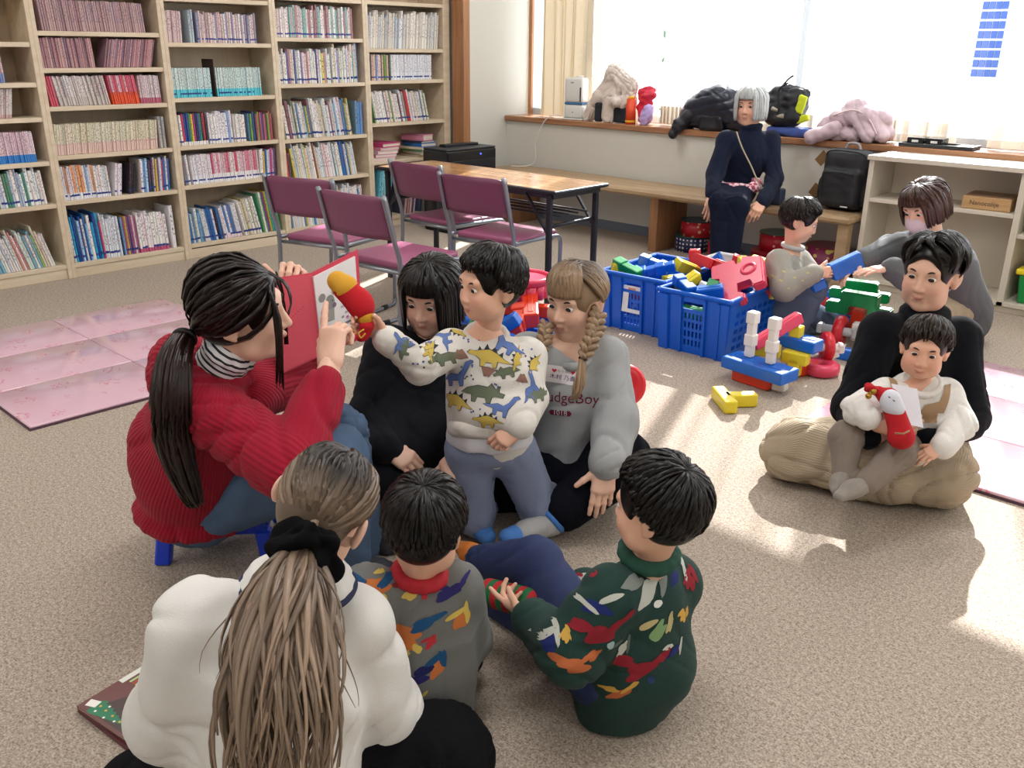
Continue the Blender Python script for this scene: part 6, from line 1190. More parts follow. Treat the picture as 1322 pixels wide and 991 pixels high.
M_denim = mat('blue_denim', '#4a6382', .85, bump=(420, .35), var=.22, vscale=7)
o, V, Q = garment('jeans', P1, leg_prims(j, FR, 1.0, 1.05, (.105, .080, .06)), .0085, M_denim, 5, .011, 50, (j['knR'], j['knL'], j['hip']), .3, .15)
for k, q in enumerate('RL'): sock(P1, j['an'+q], A(j['an'+q])+RT*.15-UPZ*max(0, j['an'+q][2]-.04), 1.0, mat('dark_sock_%d' % k, '#2b2d36', .9), k)
M_hair1 = hair_mat('dark_brown_hair', '#21120f', '#170d0d', .32, .3)
rng = np.random.default_rng(1); B = Bag(); cap_hair(B, H1, .013, low=-.07, shade=.35, t=.2, fy=.105)
tie = nrm(H1.loc((-1.898, 0.911, 0.776))-A([0, -.012, .03]))
for i in range(480):   # pulled back from the hairline to the tie
    ph = rng.uniform(-PI, PI); c, s_ = math.cos(ph), math.sin(ph); d0 = nrm([s_*.95, c*.85, np.interp(abs(ph), [0, .5, 1.0, 1.5, 2.2, 3.14], [.75, .65, .34, -.02, -.3, -.5])]); d0 = nrm(d0+rng.normal(0, .07, 3)); a0 = rng.uniform(0, .5); d0 = nrm(d0*(1-a0)+tie*a0); k = rng.uniform(.6, 1.05)
    lock(B, H1, sweep(H1, d0, nrm(tie+rng.normal(0, .05, 3)), 5, (.012, .012+.016*k, .012+.018*k, .012+.012*k, .012)), .0085*rng.uniform(.7, 1.2), rng, .4, 9, 5, 0, .6, taper=(.5, 1, .5))
for i in range(150):   # temples combed back over the ears
    sd = 1 if i % 3 else -1; d0 = nrm([sd*.92, rng.uniform(.1, .62), rng.uniform(-.08, .42)]); lock(B, H1, sweep(H1, d0, nrm(tie+rng.normal(0, .05, 3)), 5, (.009, .016, .018, .016, .012)), .0075, rng, .4, 9, 5, 0, .6, taper=(.4, 1, .5))
tail(B, H1, [(-1.887, 0.909, 0.779), (-1.835, 0.854, 0.749), (-1.796, 0.813, 0.655), (-1.842, 0.833, 0.522), (-1.888, 0.869, 0.392), (-1.902, 0.888, 0.338)], (.018, .030, .036, .036, .028, .012), rng, 130, .008, .012, 1.0, endvar=.3)
for i in range(18):   # side locks framing the face
    x = rng.normal(0, .006); z0 = rng.uniform(.05, .085)
    lock(B, H1, [H1.w((.045+x, .075, z0)), H1.w((.066+x, .092+x, .02)), H1.w((.070+x, .092+x, -.05)), H1.w((.068+x, .084+x*1.5, -.12-rng.uniform(0, .05)))], .0055, rng, .5, 9, 5, taper=(.6, 1, .2))
for i in range(14): 
    x = rng.normal(0, .006); lock(B, H1, [H1.w((.01+x, .07, .10)), H1.w((.02+x, .108, .075)), H1.w((.03+x, .118, .035)), H1.w((.05+x, .112, .015+x))], .004, rng, .5, 8, 5)
for i in range(10):
    x = rng.normal(0, .008); lock(B, H1, [H1.w((-.045+x, .07, .07)), H1.w((-.075, .08, .0)), H1.w((-.08, .075+x, -.12))], .0055, rng, .5, 8, 5)
raw_obj('hair', B.mesh('hair'), M_hair1, P1)
b = Bag(); bx = nrm(A((-1.835, 0.854, 0.749))-A((-1.887, 0.909, 0.779)))
bm = bmesh.new(); bm_torus(bm, (-1.881, 0.904, 0.774), bx, .022, .007, 20, 8); raw_obj('hair_band', bm_mesh('hair_band', bm), M_rub, P1)
settle(P1)
# the stool
_t = thing('step_stool', 'low blue plastic stool under the woman in red', 'stool', (-2.25, 1.13, 0), .85); M_st = mat('blue_stool_plastic', '#1640d0', .35)
bm = bmesh.new(); bm_box(bm, (0, 0, .115), (.31, .24, .018), bev=.008, seg=2); bm_box(bm, (0, 0, .097), (.30, .23, .03), bev=.006); raw_obj('seat', bm_mesh('seat', bm), M_st, _t)
for sx in (-1, 1):
    for sy in (-1, 1):
        bm = bmesh.new(); vs = bm_box(bm, (sx*.137, sy*.102, .048), (.045, .04, .096), bev=.006)
        for v in bm.verts:
            if v.co.z < .03: v.co.x += sx*.012; v.co.y += sy*.01
        raw_obj('leg', bm_mesh('leg', bm), M_st, _t)
# the open picture book in her hands
_q = [A((-1.948, 1.168, 0.854)), A((-1.972, 1.315, 0.841)), A((-1.948, 1.312, 0.618)), A((-1.915, 1.162, 0.610)), A((-1.988, 1.480, 0.876)), A((-1.963, 1.465, 0.631))]
bk = thing('picture_book', 'open red picture book with a mouse page held up by the woman in red', 'book', tuple((_q[1]+_q[2])/2))
def slab(name, a, b, c, d, t, m, off=0.0, parent=bk):
    n = nrm(np.cross(b-a, d-a)); n = n if n@TW > 0 else -n; bm = bmesh.new(); lo = [bm.verts.new(q+n*(off-t)) for q in (a, b, c, d)]; hi = [bm.verts.new(q+n*off) for q in (a, b, c, d)]
    bm.faces.new(lo[::-1]); bm.faces.new(hi)
    for i in range(4): bm.faces.new((lo[i], lo[(i+1) % 4], hi[(i+1) % 4], hi[i]))
    bmesh.ops.recalc_face_normals(bm, faces=bm.faces[:]); return raw_obj(name, bm_mesh(name, bm), m, parent)
M_bkred = mat('book_red', '#c93a52', .5, var=.03); M_end = mat('red_endpaper', '#cf4a5c', .6); M_page = mat('page_white', '#e6e4e6', .6)
def lerp4(Qd, u, v): a, b, c, d = Qd; return (a*(1-u)+b*u)*(1-v)+(d*(1-u)+c*u)*v
QL = (_q[0], _q[1], _q[2], _q[3]); QR = (_q[1], _q[4], _q[5], _q[2])
slab('left_board', *QL, .003, M_bkred); slab('left_endpaper', *[lerp4(QL, u, v) for u, v in ((.02, .02), (1, .02), (1, .98), (.02, .98))], .001, M_end, .0015)
slab('right_board', *QR, .003, M_bkred); slab('pages', *[lerp4(QR, u, v) for u, v in ((0, .05), (.9, .05), (.9, .965), (0, .965))], .006, M_page, .006)
nR = nrm(np.cross(QR[1]-QR[0], QR[3]-QR[0])); nR = nR if nR@TW > 0 else -nR; nL = nrm(np.cross(QL[1]-QL[0], QL[3]-QL[0])); nL = nL if nL@TW > 0 else -nL
def page_art(Qd, n, poly, col, off, name='page_print'):
    bm = bmesh.new(); f = bm.faces.new([bm.verts.new(lerp4(Qd, u, v)+n*off) for u, v in poly]); f.normal_update()
    if A(f.normal)@n < 0: f.normal_flip()
    bmesh.ops.triangulate(bm, faces=bm.faces[:]); return raw_obj(name, bm_mesh(name, bm), prmat(col), bk)
page_art(QR, nR, [(0, .80), (.9, .80), (.9, .965), (0, .965)], '#c22f55', .0064)
page_art(QR, nR, circ(.28, .42, .1, 16, .085), '#8f8f8d', .0066); page_art(QR, nR, circ(.12, .33, .075, 14, .05), '#8f8f8d', .0066); page_art(QR, nR, circ(.40, .31, .07, 14, .05), '#8f8f8d', .0066); page_art(QR, nR, [(.08, .47), (.36, .47), (.34, .64), (.02, .62)], '#9c9c98', .0065)
page_art(QR, nR, circ(.36, .47, .05, 10, .03), '#7c6f86', .0068); page_art(QR, nR, circ(.33, .41, .012, 8, .01), '#222222', .0069)
for k, (u, v, w_, c) in enumerate([(.5, .52, .12, '#b8b4c0'), (.58, .6, .2, '#a9a4b4'), (.66, .56, .07, '#d8b23c'), (.6, .66, .06, '#c65f9a'), (.56, .72, .22, '#6b6670'), (.62, .68, .16, '#c9c4cf'), (.68, .75, .12, '#8a8690'), (.5, .64, .05, '#8a8690')]): page_art(QR, nR, [(u, v), (u+w_, v-.005), (u+w_, v+.022), (u, v+.026)], c, .0067)
for u, v, w_ in ((.25, .5, .5), (.3, .57, .2)):
    for k in range(int(w_/.06)): page_art(QL, nL, [(u+.06*k, v-.03*u-.018*k), (u+.06*k+.035, v-.03*u-.018*k-.006), (u+.06*k+.035, v-.03*u-.018*k+.002), (u+.06*k, v-.03*u-.018*k+.008)], '#9c3448', .0019)
for k, c in enumerate(('#c9a03c', '#d8b24a')): page_art(QR, nR, circ(.45+.22*k, .88, .13, 16, .05), c, .0068); page_art(QR, nR, circ(.45+.22*k, .88, .09, 14, .03), '#c22f55', .007)
settle(bk)
# ---------------------------------------------------------------- 2 the woman in white
j = J['blond']; j['elL'] = (-1.337, 0.532, 0.265); j['elR'] = (-1.147, 0.854, 0.199); j['knL'] = (-1.465, 0.511, 0.002); j['anL'] = (-1.368, 0.821, -0.057); j['anR'] = (-1.431, 0.729, -0.036)
FR = nrm(AW*.95+RT*.15)
P2 = person('woman in a white collared sweatshirt with a long blond ponytail, seen from behind', (j['hip'][0], j['hip'][1], 0))
H2 = Head(j['head'], nrm(AW*.85+RT*.25-UPZ*.42), nrm(UPZ*.9+RT*.42+AW*.2), .9)
H2.ear = .092
hl = hand_prims(j['wrL'], AW*.6+RT*.6-UPZ*.3, -UPZ, False, 1.0, (.4,)*4); hr = hand_prims(j['wrR'], AW*.6-RT*.6-UPZ*.3, -UPZ, True, 1.0, (.4,)*4)
make_body(P2, H2, j, 'fair', [hl, hr], s=1.0)
M_white2 = knit('white_sweat_fleece', '#dcdbd8', .9, None, (420, .3), .02)
pr = top_prims(j, FR, 1.0, 1.2, hipup=-.05, chest_r=.130, waist_r=.15, sl=(.060, .064, .055))+[ell((-1.276, 0.529, 0.377), (.055, .06, .08), k=.06), ell((-1.134, 0.831, 0.301), (.05, .06, .08), k=.05), ell((-1.181, 0.635, 0.236), (.15, .12, .09), k=.06)]
o, V, Q = garment('sweatshirt', P2, pr, .007, M_white2, 8, .0105, 36, ((-1.228, 0.507, 0.417), (-1.062, 0.773, 0.341), (-1.079, 0.585, 0.380), (-1.197, 0.552, 0.531), (-1.060, 0.740, 0.503)), .5, .10)
nax = nrm(H2.w((0, -.03, -.08))-A(j['neck'])); nc = A(j['neck'])
V, Q = sdf(ring(nc+nax*.012, nax, .068, .017, 18)+ring(nc-nax*.006, nax, .078, .017, 18)+[cap(nc-nax*.03, nc+nax*.02, .07, .06, .02)], .005); raw_obj('collar', np_mesh('collar', wrinkle(V, Q, .003, 60, 2), Q), M_white2, P2)
B = Bag(); cx_ = nrm(np.cross(nax, RT)); cy_ = np.cross(nax, cx_); B.tube(A([nc-nax*.004+.0955*(cx_*math.cos(t)+cy_*math.sin(t)) for t in np.linspace(0, 2*PI, 60)]), .0062, 8); raw_obj('collar_stripe', B.mesh('collar_stripe'), mat('navy_trim', '#1b2346', .8), P2)
M_blackp = mat('black_jersey', '#0f1013', .85, spec=.1, bump=(260, .3), var=.1, vscale=12)
o, V, Q = garment('trousers', P2, leg_prims(j, FR, 1.0, 1.1, (.10, .088, .06)), .009, M_blackp, 9, .006, 50, (j['knR'], j['knL']), .3, .15)
M_blond = hair_mat('bleached_hair', '#98826e', '#1d1917', .34, .42, .78); M_blond2 = M_blond
rng = np.random.default_rng(5); B = Bag(); cap_hair(B, H2, .007, low=-.075, shade=.4, t=.75, fy=.105)
tie = nrm(H2.loc((-1.102, 0.687, 0.648))-A([0, -.012, .03])); part = nrm([.04, -.15, .97])
WH_ = nrm([.05, -.42, .9])
for i in range(620):
    ph = rng.uniform(-PI, PI); c, s_ = math.cos(ph), math.sin(ph); hl_ = nrm([s_*.98, .8*c-.1, np.interp(abs(ph), [0, .5, 1.0, 1.5, 2.2, 3.14], [.75, .65, .38, .05, -.25, -.5])]); mid = rng.random() < .5
    d0 = nrm(part+rng.normal(0, .13, 3)) if mid else nrm(hl_+rng.normal(0, .06, 3)); k = rng.uniform(.5, 1.05)*(1-.75*abs(d0[0])**2); a0 = 0 if mid else rng.uniform(0, .45); d0 = nrm(d0*(1-a0)+tie*a0)
    if not mid and (abs(abs(d0[0])-.96) < .1) and -.45 < d0[2] < .12: continue
    sidev = nrm([hl_[0], -.25, .25]); dm = nrm(d0*.5+tie*.25+sidev*.45) if mid else nrm(d0+tie)
    pth = sweep(H2, d0, dm, 3, (.007, .007+.010*k, .007+.012*k))+sweep(H2, dm, nrm(tie+rng.normal(0, .05, 3)), 3, (.007+.012*k, .007+.010*k, .010))[1:]
    tv = [min(1, math.acos(np.clip(nrm(H2.loc(q)-A([0, -.012, .03]))@WH_, -1, 1))/1.35)+rng.normal(0, .05) for q in pth]; lock(B, H2, pth, .0075*rng.uniform(.6, 1.2), rng, .4, 11, 5, tv, 1.0, taper=(.6, 1, .5))
tail(B, H2, [(-1.094, 0.682, 0.653), (-1.063, 0.646, 0.641), (-1.016, 0.590, 0.601), (-0.972, 0.547, 0.538), (-0.946, 0.518, 0.461), (-0.928, 0.492, 0.378)], (.018, .028, .052, .068, .074, .064), rng, 330, .0062, .026, 1.05, pts=12, endvar=.35, t0=.7)
for i in range(26):   # loose strands
    a = rng.uniform(-1, 1); tail(B, H2, [(-1.094, 0.682, 0.653), A((-1.037, 0.622, 0.630))+RT*a*.06, A((-0.985, 0.562, 0.563))+RT*a*.10, A((-0.960, 0.532, 0.486))+RT*a*.11+UPZ*.02], (.01, .02, .02, .015), rng, 1, .0032, .03, 1.2, pts=10, t0=.7)
raw_obj('hair', B.mesh('hair'), M_blond, P2)
sc = A((-1.087, 0.677, 0.644)); sx_ = nrm(A((-1.058, 0.642, 0.638))-sc)
V, Q = sdf(ring(sc, sx_, .034, .019, 18, None, .012), .004); raw_obj('scrunchie', np_mesh('scrunchie', wrinkle(V, Q, .012, 130, 4), Q), mat('black_velvet', '#0a0a0c', .9, spec=.1), P2)
settle(P2)
# ---------------------------------------------------------------- 3 boy in a grey patterned top
j = J['greyboy']; j['elL'] = (-1.309, 0.901, 0.246); j['elR'] = (-1.201, 1.136, 0.190); FR = nrm(AW*.98+RT*.1)
P3 = person('small boy in a grey patterned top sitting beside the woman in white', (j['hip'][0], j['hip'][1], 0))
H3 = Head(j['head'], nrm(AW*.93+RT*.12-UPZ*.38), nrm(UPZ+AW*.3+RT*.05), .86, True)
make_body(P3, H3, j, 'kid', [hand_prims(j['wrL'], AW+RT*.3-UPZ*.3, -UPZ, False, .68, (.5,)*4), hand_prims(j['wrR'], AW-RT*.5-UPZ*.2, -UPZ, True, .68, (.5,)*4)], s=.66, neck_r=.042, hand_res=.0022)
M_grey3 = knit('grey_jersey', '#6f706e', .85, None, (420, .25), .05)
pr = top_prims(j, FR, .70, 1.12, hipup=-.08, chest_r=.155, waist_r=.178, sl=(.078, .07, .058))+[ell((-1.259, 1.012, 0.170), (.14, .11, .10), k=.06)]
o, V, Q = garment('patterned_top', P3, pr, .0062, M_grey3, 12, .006, 45, (j['elR'], j['hip'], (-1.244, 0.915, 0.324)), .3, .1)
pt = Prints(V, Q); rng = np.random.default_rng(14); nrmB = nrm(TW+UPZ*.45)
def splash(c, r, cols, n=nrmB, up=UPZ, rot=0.0):   # plain leaf and flame shapes, no figures
    r = r*1.15; pt.put(blob(rng, r*.6, 20, .5, (1.5, .62)), cols[0], c, n, up, .0016, rot=rot)
    for k in range(2): pt.put(blob(rng, r*.42, 16, .45, (1.7, .55)), cols[1], A(c)+A(RT)*r*(.9 if k else -.9)*math.cos(rot)+A(up)*r*(.5+.2*k), n, up, .002, rot=rot+(.5 if k else -.5))
    if len(cols) > 2: pt.put(blob(rng, r*.2, 12, .3), cols[2], A(c)+A(RT)*r*.5-A(up)*r*.55, n, up, .0024)
OR, BL, YE, PU, RE = '#c0703c', '#1f4f7a', '#cdb45a', '#2c2a66', '#b8323a'
for c, r, cols, rot in (((-1.218, 0.900, 0.419), .036, (OR, BL, YE), .3), ((-1.175, 0.941, 0.305), .042, (OR, BL, YE), -.1), ((-1.168, 0.970, 0.406), .026, (YE, '#7a2a2a', RE), .6), ((-1.146, 1.035, 0.377), .026, (PU, PU), .4), ((-1.199, 0.967, 0.172), .03, (PU, '#24265a'), .2),
                     ((-1.210, 0.927, 0.456), .016, (YE, YE), .4), ((-1.188, 0.929, 0.249), .018, (YE, YE), .2), ((-1.205, 0.985, 0.105), .016, (YE, YE), .3), ((-1.156, 1.011, 0.206), .026, (OR, BL), 1.2), ((-1.164, 1.085, 0.279), .024, (OR, YE), 1.1), ((-1.160, 0.995, 0.270), .014, (RE, RE), 1.0), ((-1.261, 0.870, 0.383), .018, (RE, BL), .4)): splash(c, r, cols, rot=rot)
pt.done(P3, 'cloth_print'); V, Q = sdf(ring(j['neck'], nrm(H3.c-A(j['neck'])), .047, .013), .0045); raw_obj('collar', np_mesh('collar', V, Q), mat('red_trim', '#b3202e', .8), P3)
M_navy = mat('navy_cotton', '#13182a', .85, spec=.12, bump=(300, .3), var=.1)
garment('trousers', P3, leg_prims(j, FR, .70, 1.15), .008, M_navy, 13, .005, 60, (j['knR'],), .3, .1)
M_blackhair = hair_mat('black_hair', '#0e0b0a', None, .3, .35)
short_hair('hair', P3, H3, M_blackhair, 31, (0.05, -.62, .78), .42, -.08, -1.35, 950, .0062, .012, .022, .07, low=-.095)
settle(P3)
# ---------------------------------------------------------------- 4 boy in dark green
j = J['greenboy']; FR = nrm(-RT*.8+AW*.6)
P4 = person('boy in a dark green patterned sweatshirt and blue jeans seated sideways, black hair', (j['hip'][0], j['hip'][1], 0))
H4 = Head(j['head'], nrm(-RT*.84+AW*.52-UPZ*.06), nrm(UPZ+RT*.05), .88, True)
hl = hand_prims(j['wrL'], nrm(A((-1.216, 1.265, 0.212))-A(j['wrL'])), UPZ*.5+AW*.8, False, .74, (.1, .55, .7, .75), .02, (.8, .5, .5)); hr = hand_prims(j['wrR'], -RT*.9-UPZ*.4, -UPZ*.5+TW*.6, True, .74, (.5,)*4)
make_body(P4, H4, j, 'kid', [hl, hr], s=.74, neck_r=.045, hand_res=.0022)
M_green = knit('dark_green_jersey', '#1d3a35', .85, None, (420, .25), .06)
pr = top_prims(j, FR, .78, 1.12, hipup=-.06, chest_r=.15, waist_r=.165, sl=(.082, .074, .056))+[ell((-0.931, 1.405, 0.130), (.13, .12, .10), k=.06), ell((-0.975, 1.212, 0.236), (.06, .06, .06), k=.04)]
o, V, Q = garment('sweatshirt', P4, pr, .0062, M_green, 15, .006, 42, (j['elL'], j['elR'], j['hip'], (-0.919, 1.225, 0.329)), .3, .11)
pt = Prints(V, Q); rng = np.random.default_rng(16); nB = nrm(TW*.9+UPZ*.45+RT*.2)
WHT, NV, CR, OR2, LG, YL = '#b9bdb4', '#1e2a66', '#8c2430', '#b4643c', '#7a9a6a', '#c9a04a'
for c, r, cols, rot, n_ in (((-0.859, 1.308, 0.381), .040, (WHT, '#7d8480', '#dfe1dc'), .8, nB), ((-0.857, 1.400, 0.385), .028, (NV, WHT), 1.0, nB), ((-0.875, 1.182, 0.337), .036, (CR, CR, '#9fb8b8'), .2, nB), ((-0.894, 1.190, 0.386), .028, (NV, WHT), -.3, nB), ((-0.856, 1.304, 0.197), .036, (CR, CR, '#2a3f6a'), .3, nB), ((-0.851, 1.348, 0.272), .028, (LG, '#b5a878'), .7, nB),
                         ((-0.839, 1.421, 0.279), .016, (YL, YL), 1.2, nB), ((-0.907, 1.146, 0.267), .030, (OR2, OR2), .1, nB), ((-0.987, 1.164, 0.279), .026, (NV, WHT), 1.1, nB), ((-0.848, 1.449, 0.348), .024, (CR, CR), 1.3, nB), ((-0.896, 1.288, 0.124), .022, (OR2, YL), .3, nB), ((-0.844, 1.404, 0.197), .018, (NV, WHT), .8, nB), ((-0.858, 1.232, 0.287), .018, (WHT, '#5c6a66'), .9, nB), ((-1.094, 1.397, 0.271), .018, (WHT, CR), .2, nB), ((-0.956, 1.174, 0.299), .014, (YL, YL), 1.2, nB)): splash(c, r, cols, n=n_, rot=rot)
pt.done(P4, 'cloth_print'); V, Q = sdf(ring(A(j['neck'])+UPZ*.004, nrm(H4.c-A(j['neck'])), .052, .014), .0045); raw_obj('collar', np_mesh('collar', V, Q), mat('green_rib_trim', '#1c4a3c', .85), P4)
M_jean2 = mat('dark_blue_denim', '#1b2c58', .8, bump=(420, .3), var=.2, vscale=9)
garment('jeans', P4, leg_prims(j, FR, .78, 1.08, (.098, .078, .056)), .0075, M_jean2, 17, .005, 40, (j['knL'], j['anL'], j['hip']), .25, .1)
M_osock = mat('orange_sock', '#b8691f', .85, bump=(300, .4), var=.15)
for q in 'LR': sock(P4, j['an'+q], j['to'+q], .8, M_osock, 2)
short_hair('hair', P4, H4, M_blackhair, 41, (0, -.6, .8), .42, -.3, -1.15, 950, .0062, .012, .024, .07, low=-.085)
settle(P4)
# striped plush in his hand
_t = thing('striped_plush', 'red and green striped plush toy held on the carpet by the boy in dark green', 'toy', (-1.252, 1.303, 0.179)); c0 = A((-1.311, 1.315, 0.168)); c1 = A((-1.197, 1.329, 0.186))
def stripe_mat(name, a, b, wdt):
    m = mat(name, a, .85); t_ = attr_node(m, 'rib'); s_ = math_node(m, 'GREATER_THAN', math_node(m, 'SINE', math_node(m, 'MULTIPLY', t_.outputs['Fac'], 2*PI/wdt)), .0); m.node_tree.links.new(mix_node(m, s_, srgb(a), srgb(b)), bsdf(m).inputs['Base Color']); return m
V, Q = sdf([cap(c0, c1, .034, .036)], .005); B = Bag(); B.add(V, Q, **rib_attr([(c0-(c1-c0)*.5, c1, .03)], 'along')(V)); raw_obj('body', B.mesh('body'), stripe_mat('striped_plush_cloth', '#b01a24', '#14663a', .034), _t)
c2 = A((-1.365, 1.315, 0.126)); V, Q = sdf([ell(c2, (.026, .026, .022))], .005); raw_obj('head', np_mesh('head', V, Q), mat('green_felt', '#157a48', .9), _t)
B = Bag(); m_ = (c0+c2)/2
for k in range(9): a = k/9*6.28; B.tube(catmull([m_, m_+A([math.cos(a)*.02, math.sin(a)*.012, .012*math.sin(a*2)]), m_+A([math.cos(a)*.034, math.sin(a)*.02, -.012])], 7), .003, 5)
raw_obj('yarn_bow', B.mesh('yarn_bow'), mat('yellow_yarn', '#cfc24a', .9), _t); settle(_t)

# ---------------------------------------------------------------- 5 kneeling boy in the dinosaur sweatshirt
j = J['dino']; FR = nrm(TW*.96-RT*.25)
P5 = person('boy kneeling up in a white dinosaur sweatshirt and grey-blue trousers, arm stretched out', (j['hip'][0], j['hip'][1], 0))
H5 = Head(j['head'], nrm(-RT*.80+TW*.58-UPZ*.05), nrm(UPZ+RT*.04), .88, True)
hr = hand_prims(j['wrR'], nrm(-RT*.72+UPZ*.62+AW*.15), nrm(TW*.85-UPZ*.3), True, .72, (.75, .85, .9, .95), .05, (.6, .6, .5), .3)
hl = hand_prims(j['wrL'], nrm(-RT*.85-UPZ*.55+TW*.15), nrm(AW*.75-UPZ*.5+RT*.2), False, .74, (.55, .8, .9, .95), .05, (.8, .4, .5), .25)
make_body(P5, H5, j, 'kid', [hr, hl], s=.72, neck_r=.045, hand_res=.0021)
M_oat = knit('oatmeal_jersey', '#d6d3cd', .85, None, (420, .25), .03)
pr = top_prims(j, FR, .76, 1.06, hipup=.05, chest_r=.148, waist_r=.155, sl=(.064, .058, .048))+[ell((-1.675, 1.685, 0.442), (.125, .095, .07), k=.05)]
o, V, Q = garment('dinosaur_sweatshirt', P5, pr, .0055, M_oat, 21, .005, 50, (j['elR'], j['elL'], (-1.561, 1.742, 0.516), (-1.618, 1.646, 0.434)), .25, .09)
V2, Q2 = sdf(ring((-1.678, 1.685, 0.376), UPZ*.97+AW*.25, .098, .022, 20, (TW, .8), .02), .006); raw_obj('waistband', np_mesh('waistband', wrinkle(V2, Q2, .003, 70, 3), Q2), knit('oatmeal_rib', '#c9c4bc', .85, None, (420, .3), .05), P5)
V2, Q2 = sdf(ring(A(j['neck'])-UPZ*.022+TW*.006, nrm(H5.c-A(j['neck'])+TW*.04), .056, .011, 18), .0045); raw_obj('collar', np_mesh('collar', V2, Q2), M_oat, P5)
V2, Q2 = sdf([cap((-1.686, 1.690, 0.357), (-1.688, 1.692, 0.337), .124, .125, flat=(TW, .8)), half((-1.648, 1.652, 0.328), -UPZ, .01), half((-1.667, 1.671, 0.400), UPZ, .01)], .007); raw_obj('undershirt', np_mesh('undershirt', wrinkle(V2, Q2, .004, 60, 5), Q2), mat('white_cotton', '#d9d9e0', .8), P5)
STEG = [(-.5, .06), (-.44, .13), (-.33, .12), (-.2, .16), (0, .2), (.2, .12), (.36, .02), (.56, -.06), (.36, -.06), (.22, -.05), (.2, -.2), (.12, -.2), (.09, -.1), (-.05, -.1), (-.08, -.2), (-.17, -.2), (-.18, -.06), (-.3, .02), (-.42, .03)]
PLT = [[(-.28, .13), (-.25, .25), (-.17, .16)], [(-.14, .18), (-.08, .33), (.0, .2)], [(.04, .2), (.14, .31), (.18, .14)], [(.22, .11), (.32, .19), (.32, .04)]]
BRAC = [(-.55, -.02), (-.3, .0), (-.1, .06), (.06, .02), (.2, .14), (.3, .33), (.44, .38), (.52, .31), (.42, .25), (.34, .12), (.22, -.06), (.2, -.3), (.1, -.3), (.07, -.14), (-.08, -.14), (-.1, -.28), (-.2, -.28), (-.22, -.1), (-.4, -.08)]
TRI = [(-.5, -.02), (-.36, .1), (-.1, .17), (.12, .14), (.2, .24), (.3, .12), (.4, .17), (.4, .05), (.54, .02), (.5, -.08), (.3, -.06), (.24, -.08), (.22, -.22), (.12, -.22), (.08, -.1), (-.1, -.1), (-.13, -.22), (-.23, -.22), (-.24, -.05)]
VOL = [(-.4, -.25), (-.12, .22), (-.05, .16), (.05, .2), (.12, .22), (.4, -.25), (0, -.3)]
pt = Prints(V, Q); nF = nrm(TW*.9+UPZ*.35)
def outline(poly, g): P_ = A(poly, float); c = P_.mean(0); return [tuple(c+(q-c)*(1+g/max(.12, np.linalg.norm(q-c)))) for q in P_]
def dino(poly, col, c, L, rot=0.0, n=nF, flip=False, plates=False):
    L = L*1.4
    f = -1 if flip else 1; S_ = [(x*f, y) for x, y in (poly if f > 0 else poly[::-1])]
    if plates:
        for q in PLT: pt.put([(x*f, y) for x, y in (q if f > 0 else q[::-1])], '#33393f', c, n, UPZ, .0012, L, rot)
    pt.put(outline(S_, .02), '#3a3d44', c, n, UPZ, .0014, L, rot); pt.put(S_, col, c, n, UPZ, .0019, L, rot)
DY, DB, DG, DV = '#c4ac55', '#5d75ad', '#66705c', '#8d6a5d'
for args in ((STEG, DY, (-1.607, 1.607, 0.623), .085, -.15, nF, False, True), (BRAC, DB, (-1.674, 1.548, 0.573), .072, .05), (TRI, DG, (-1.610, 1.585, 0.529), .082, -.1), (STEG, DY, (-1.670, 1.543, 0.499), .07, -.3, nF, False, True), (BRAC, DB, (-1.564, 1.612, 0.496), .066, -.2), (STEG, DY, (-1.607, 1.602, 0.441), .06, 0, nF, False, True), (BRAC, DB, (-1.594, 1.666, 0.656), .075, -.5, nF, True),
             (TRI, DG, (-1.703, 1.542, 0.616), .058, .3, nF, True), (TRI, DG, (-1.575, 1.646, 0.582), .052, .2, nF, True), (VOL, DV, (-1.665, 1.558, 0.634), .036, .1), (VOL, DV, (-1.600, 1.595, 0.587), .036, 2.9), (STEG, DY, (-1.688, 1.568, 0.696), .05, 2.6, nF, False, True), (BRAC, DB, (-1.713, 1.543, 0.666), .05, 1.9),
             (STEG, DY, (-1.540, 1.716, 0.596), .045, .8, nrm(TW+RT*.5), False, True), (BRAC, DB, (-1.521, 1.677, 0.544), .055, .7, nrm(TW+RT*.4)), (VOL, DV, (-1.542, 1.670, 0.569), .03, -.2, nrm(TW+RT*.3)), (TRI, DG, (-1.500, 1.687, 0.525), .05, 0, nrm(TW+RT*.5)), (STEG, DY, (-1.563, 1.673, 0.614), .045, 1.2, nrm(TW+RT*.3), False, True),
             (STEG, DY, (-1.681, 1.460, 0.673), .055, -1.1, nrm(TW+UPZ*.2), False, True), (BRAC, DB, (-1.681, 1.404, 0.706), .05, -.9, nrm(TW+UPZ*.3)), (TRI, DG, (-1.687, 1.385, 0.682), .045, 1.3, nrm(TW+UPZ*.2)), (BRAC, DB, (-1.672, 1.353, 0.705), .04, 1.1, nrm(TW+UPZ*.2))): dino(*args)
rng = np.random.default_rng(6)
for c in ((-1.652, 1.586, 0.666), (-1.626, 1.565, 0.577), (-1.613, 1.558, 0.482), (-1.550, 1.695, 0.632), (-1.574, 1.601, 0.550), (-1.666, 1.412, 0.639), (-1.649, 1.559, 0.607)):
    for k in range(5): pt.put(circ(0, 0, .0028, 7), '#4f63a8' if rng.random() < .7 else '#4a4f55', A(c)+RT*rng.uniform(-.022, .022)+UPZ*rng.uniform(-.01, .01), nF, UPZ, .0016)
pt.done(P5, 'dinosaur_print')
M_gblue = knit('grey_blue_jersey', '#7f8aa6', .85, None, (420, .25), .06)
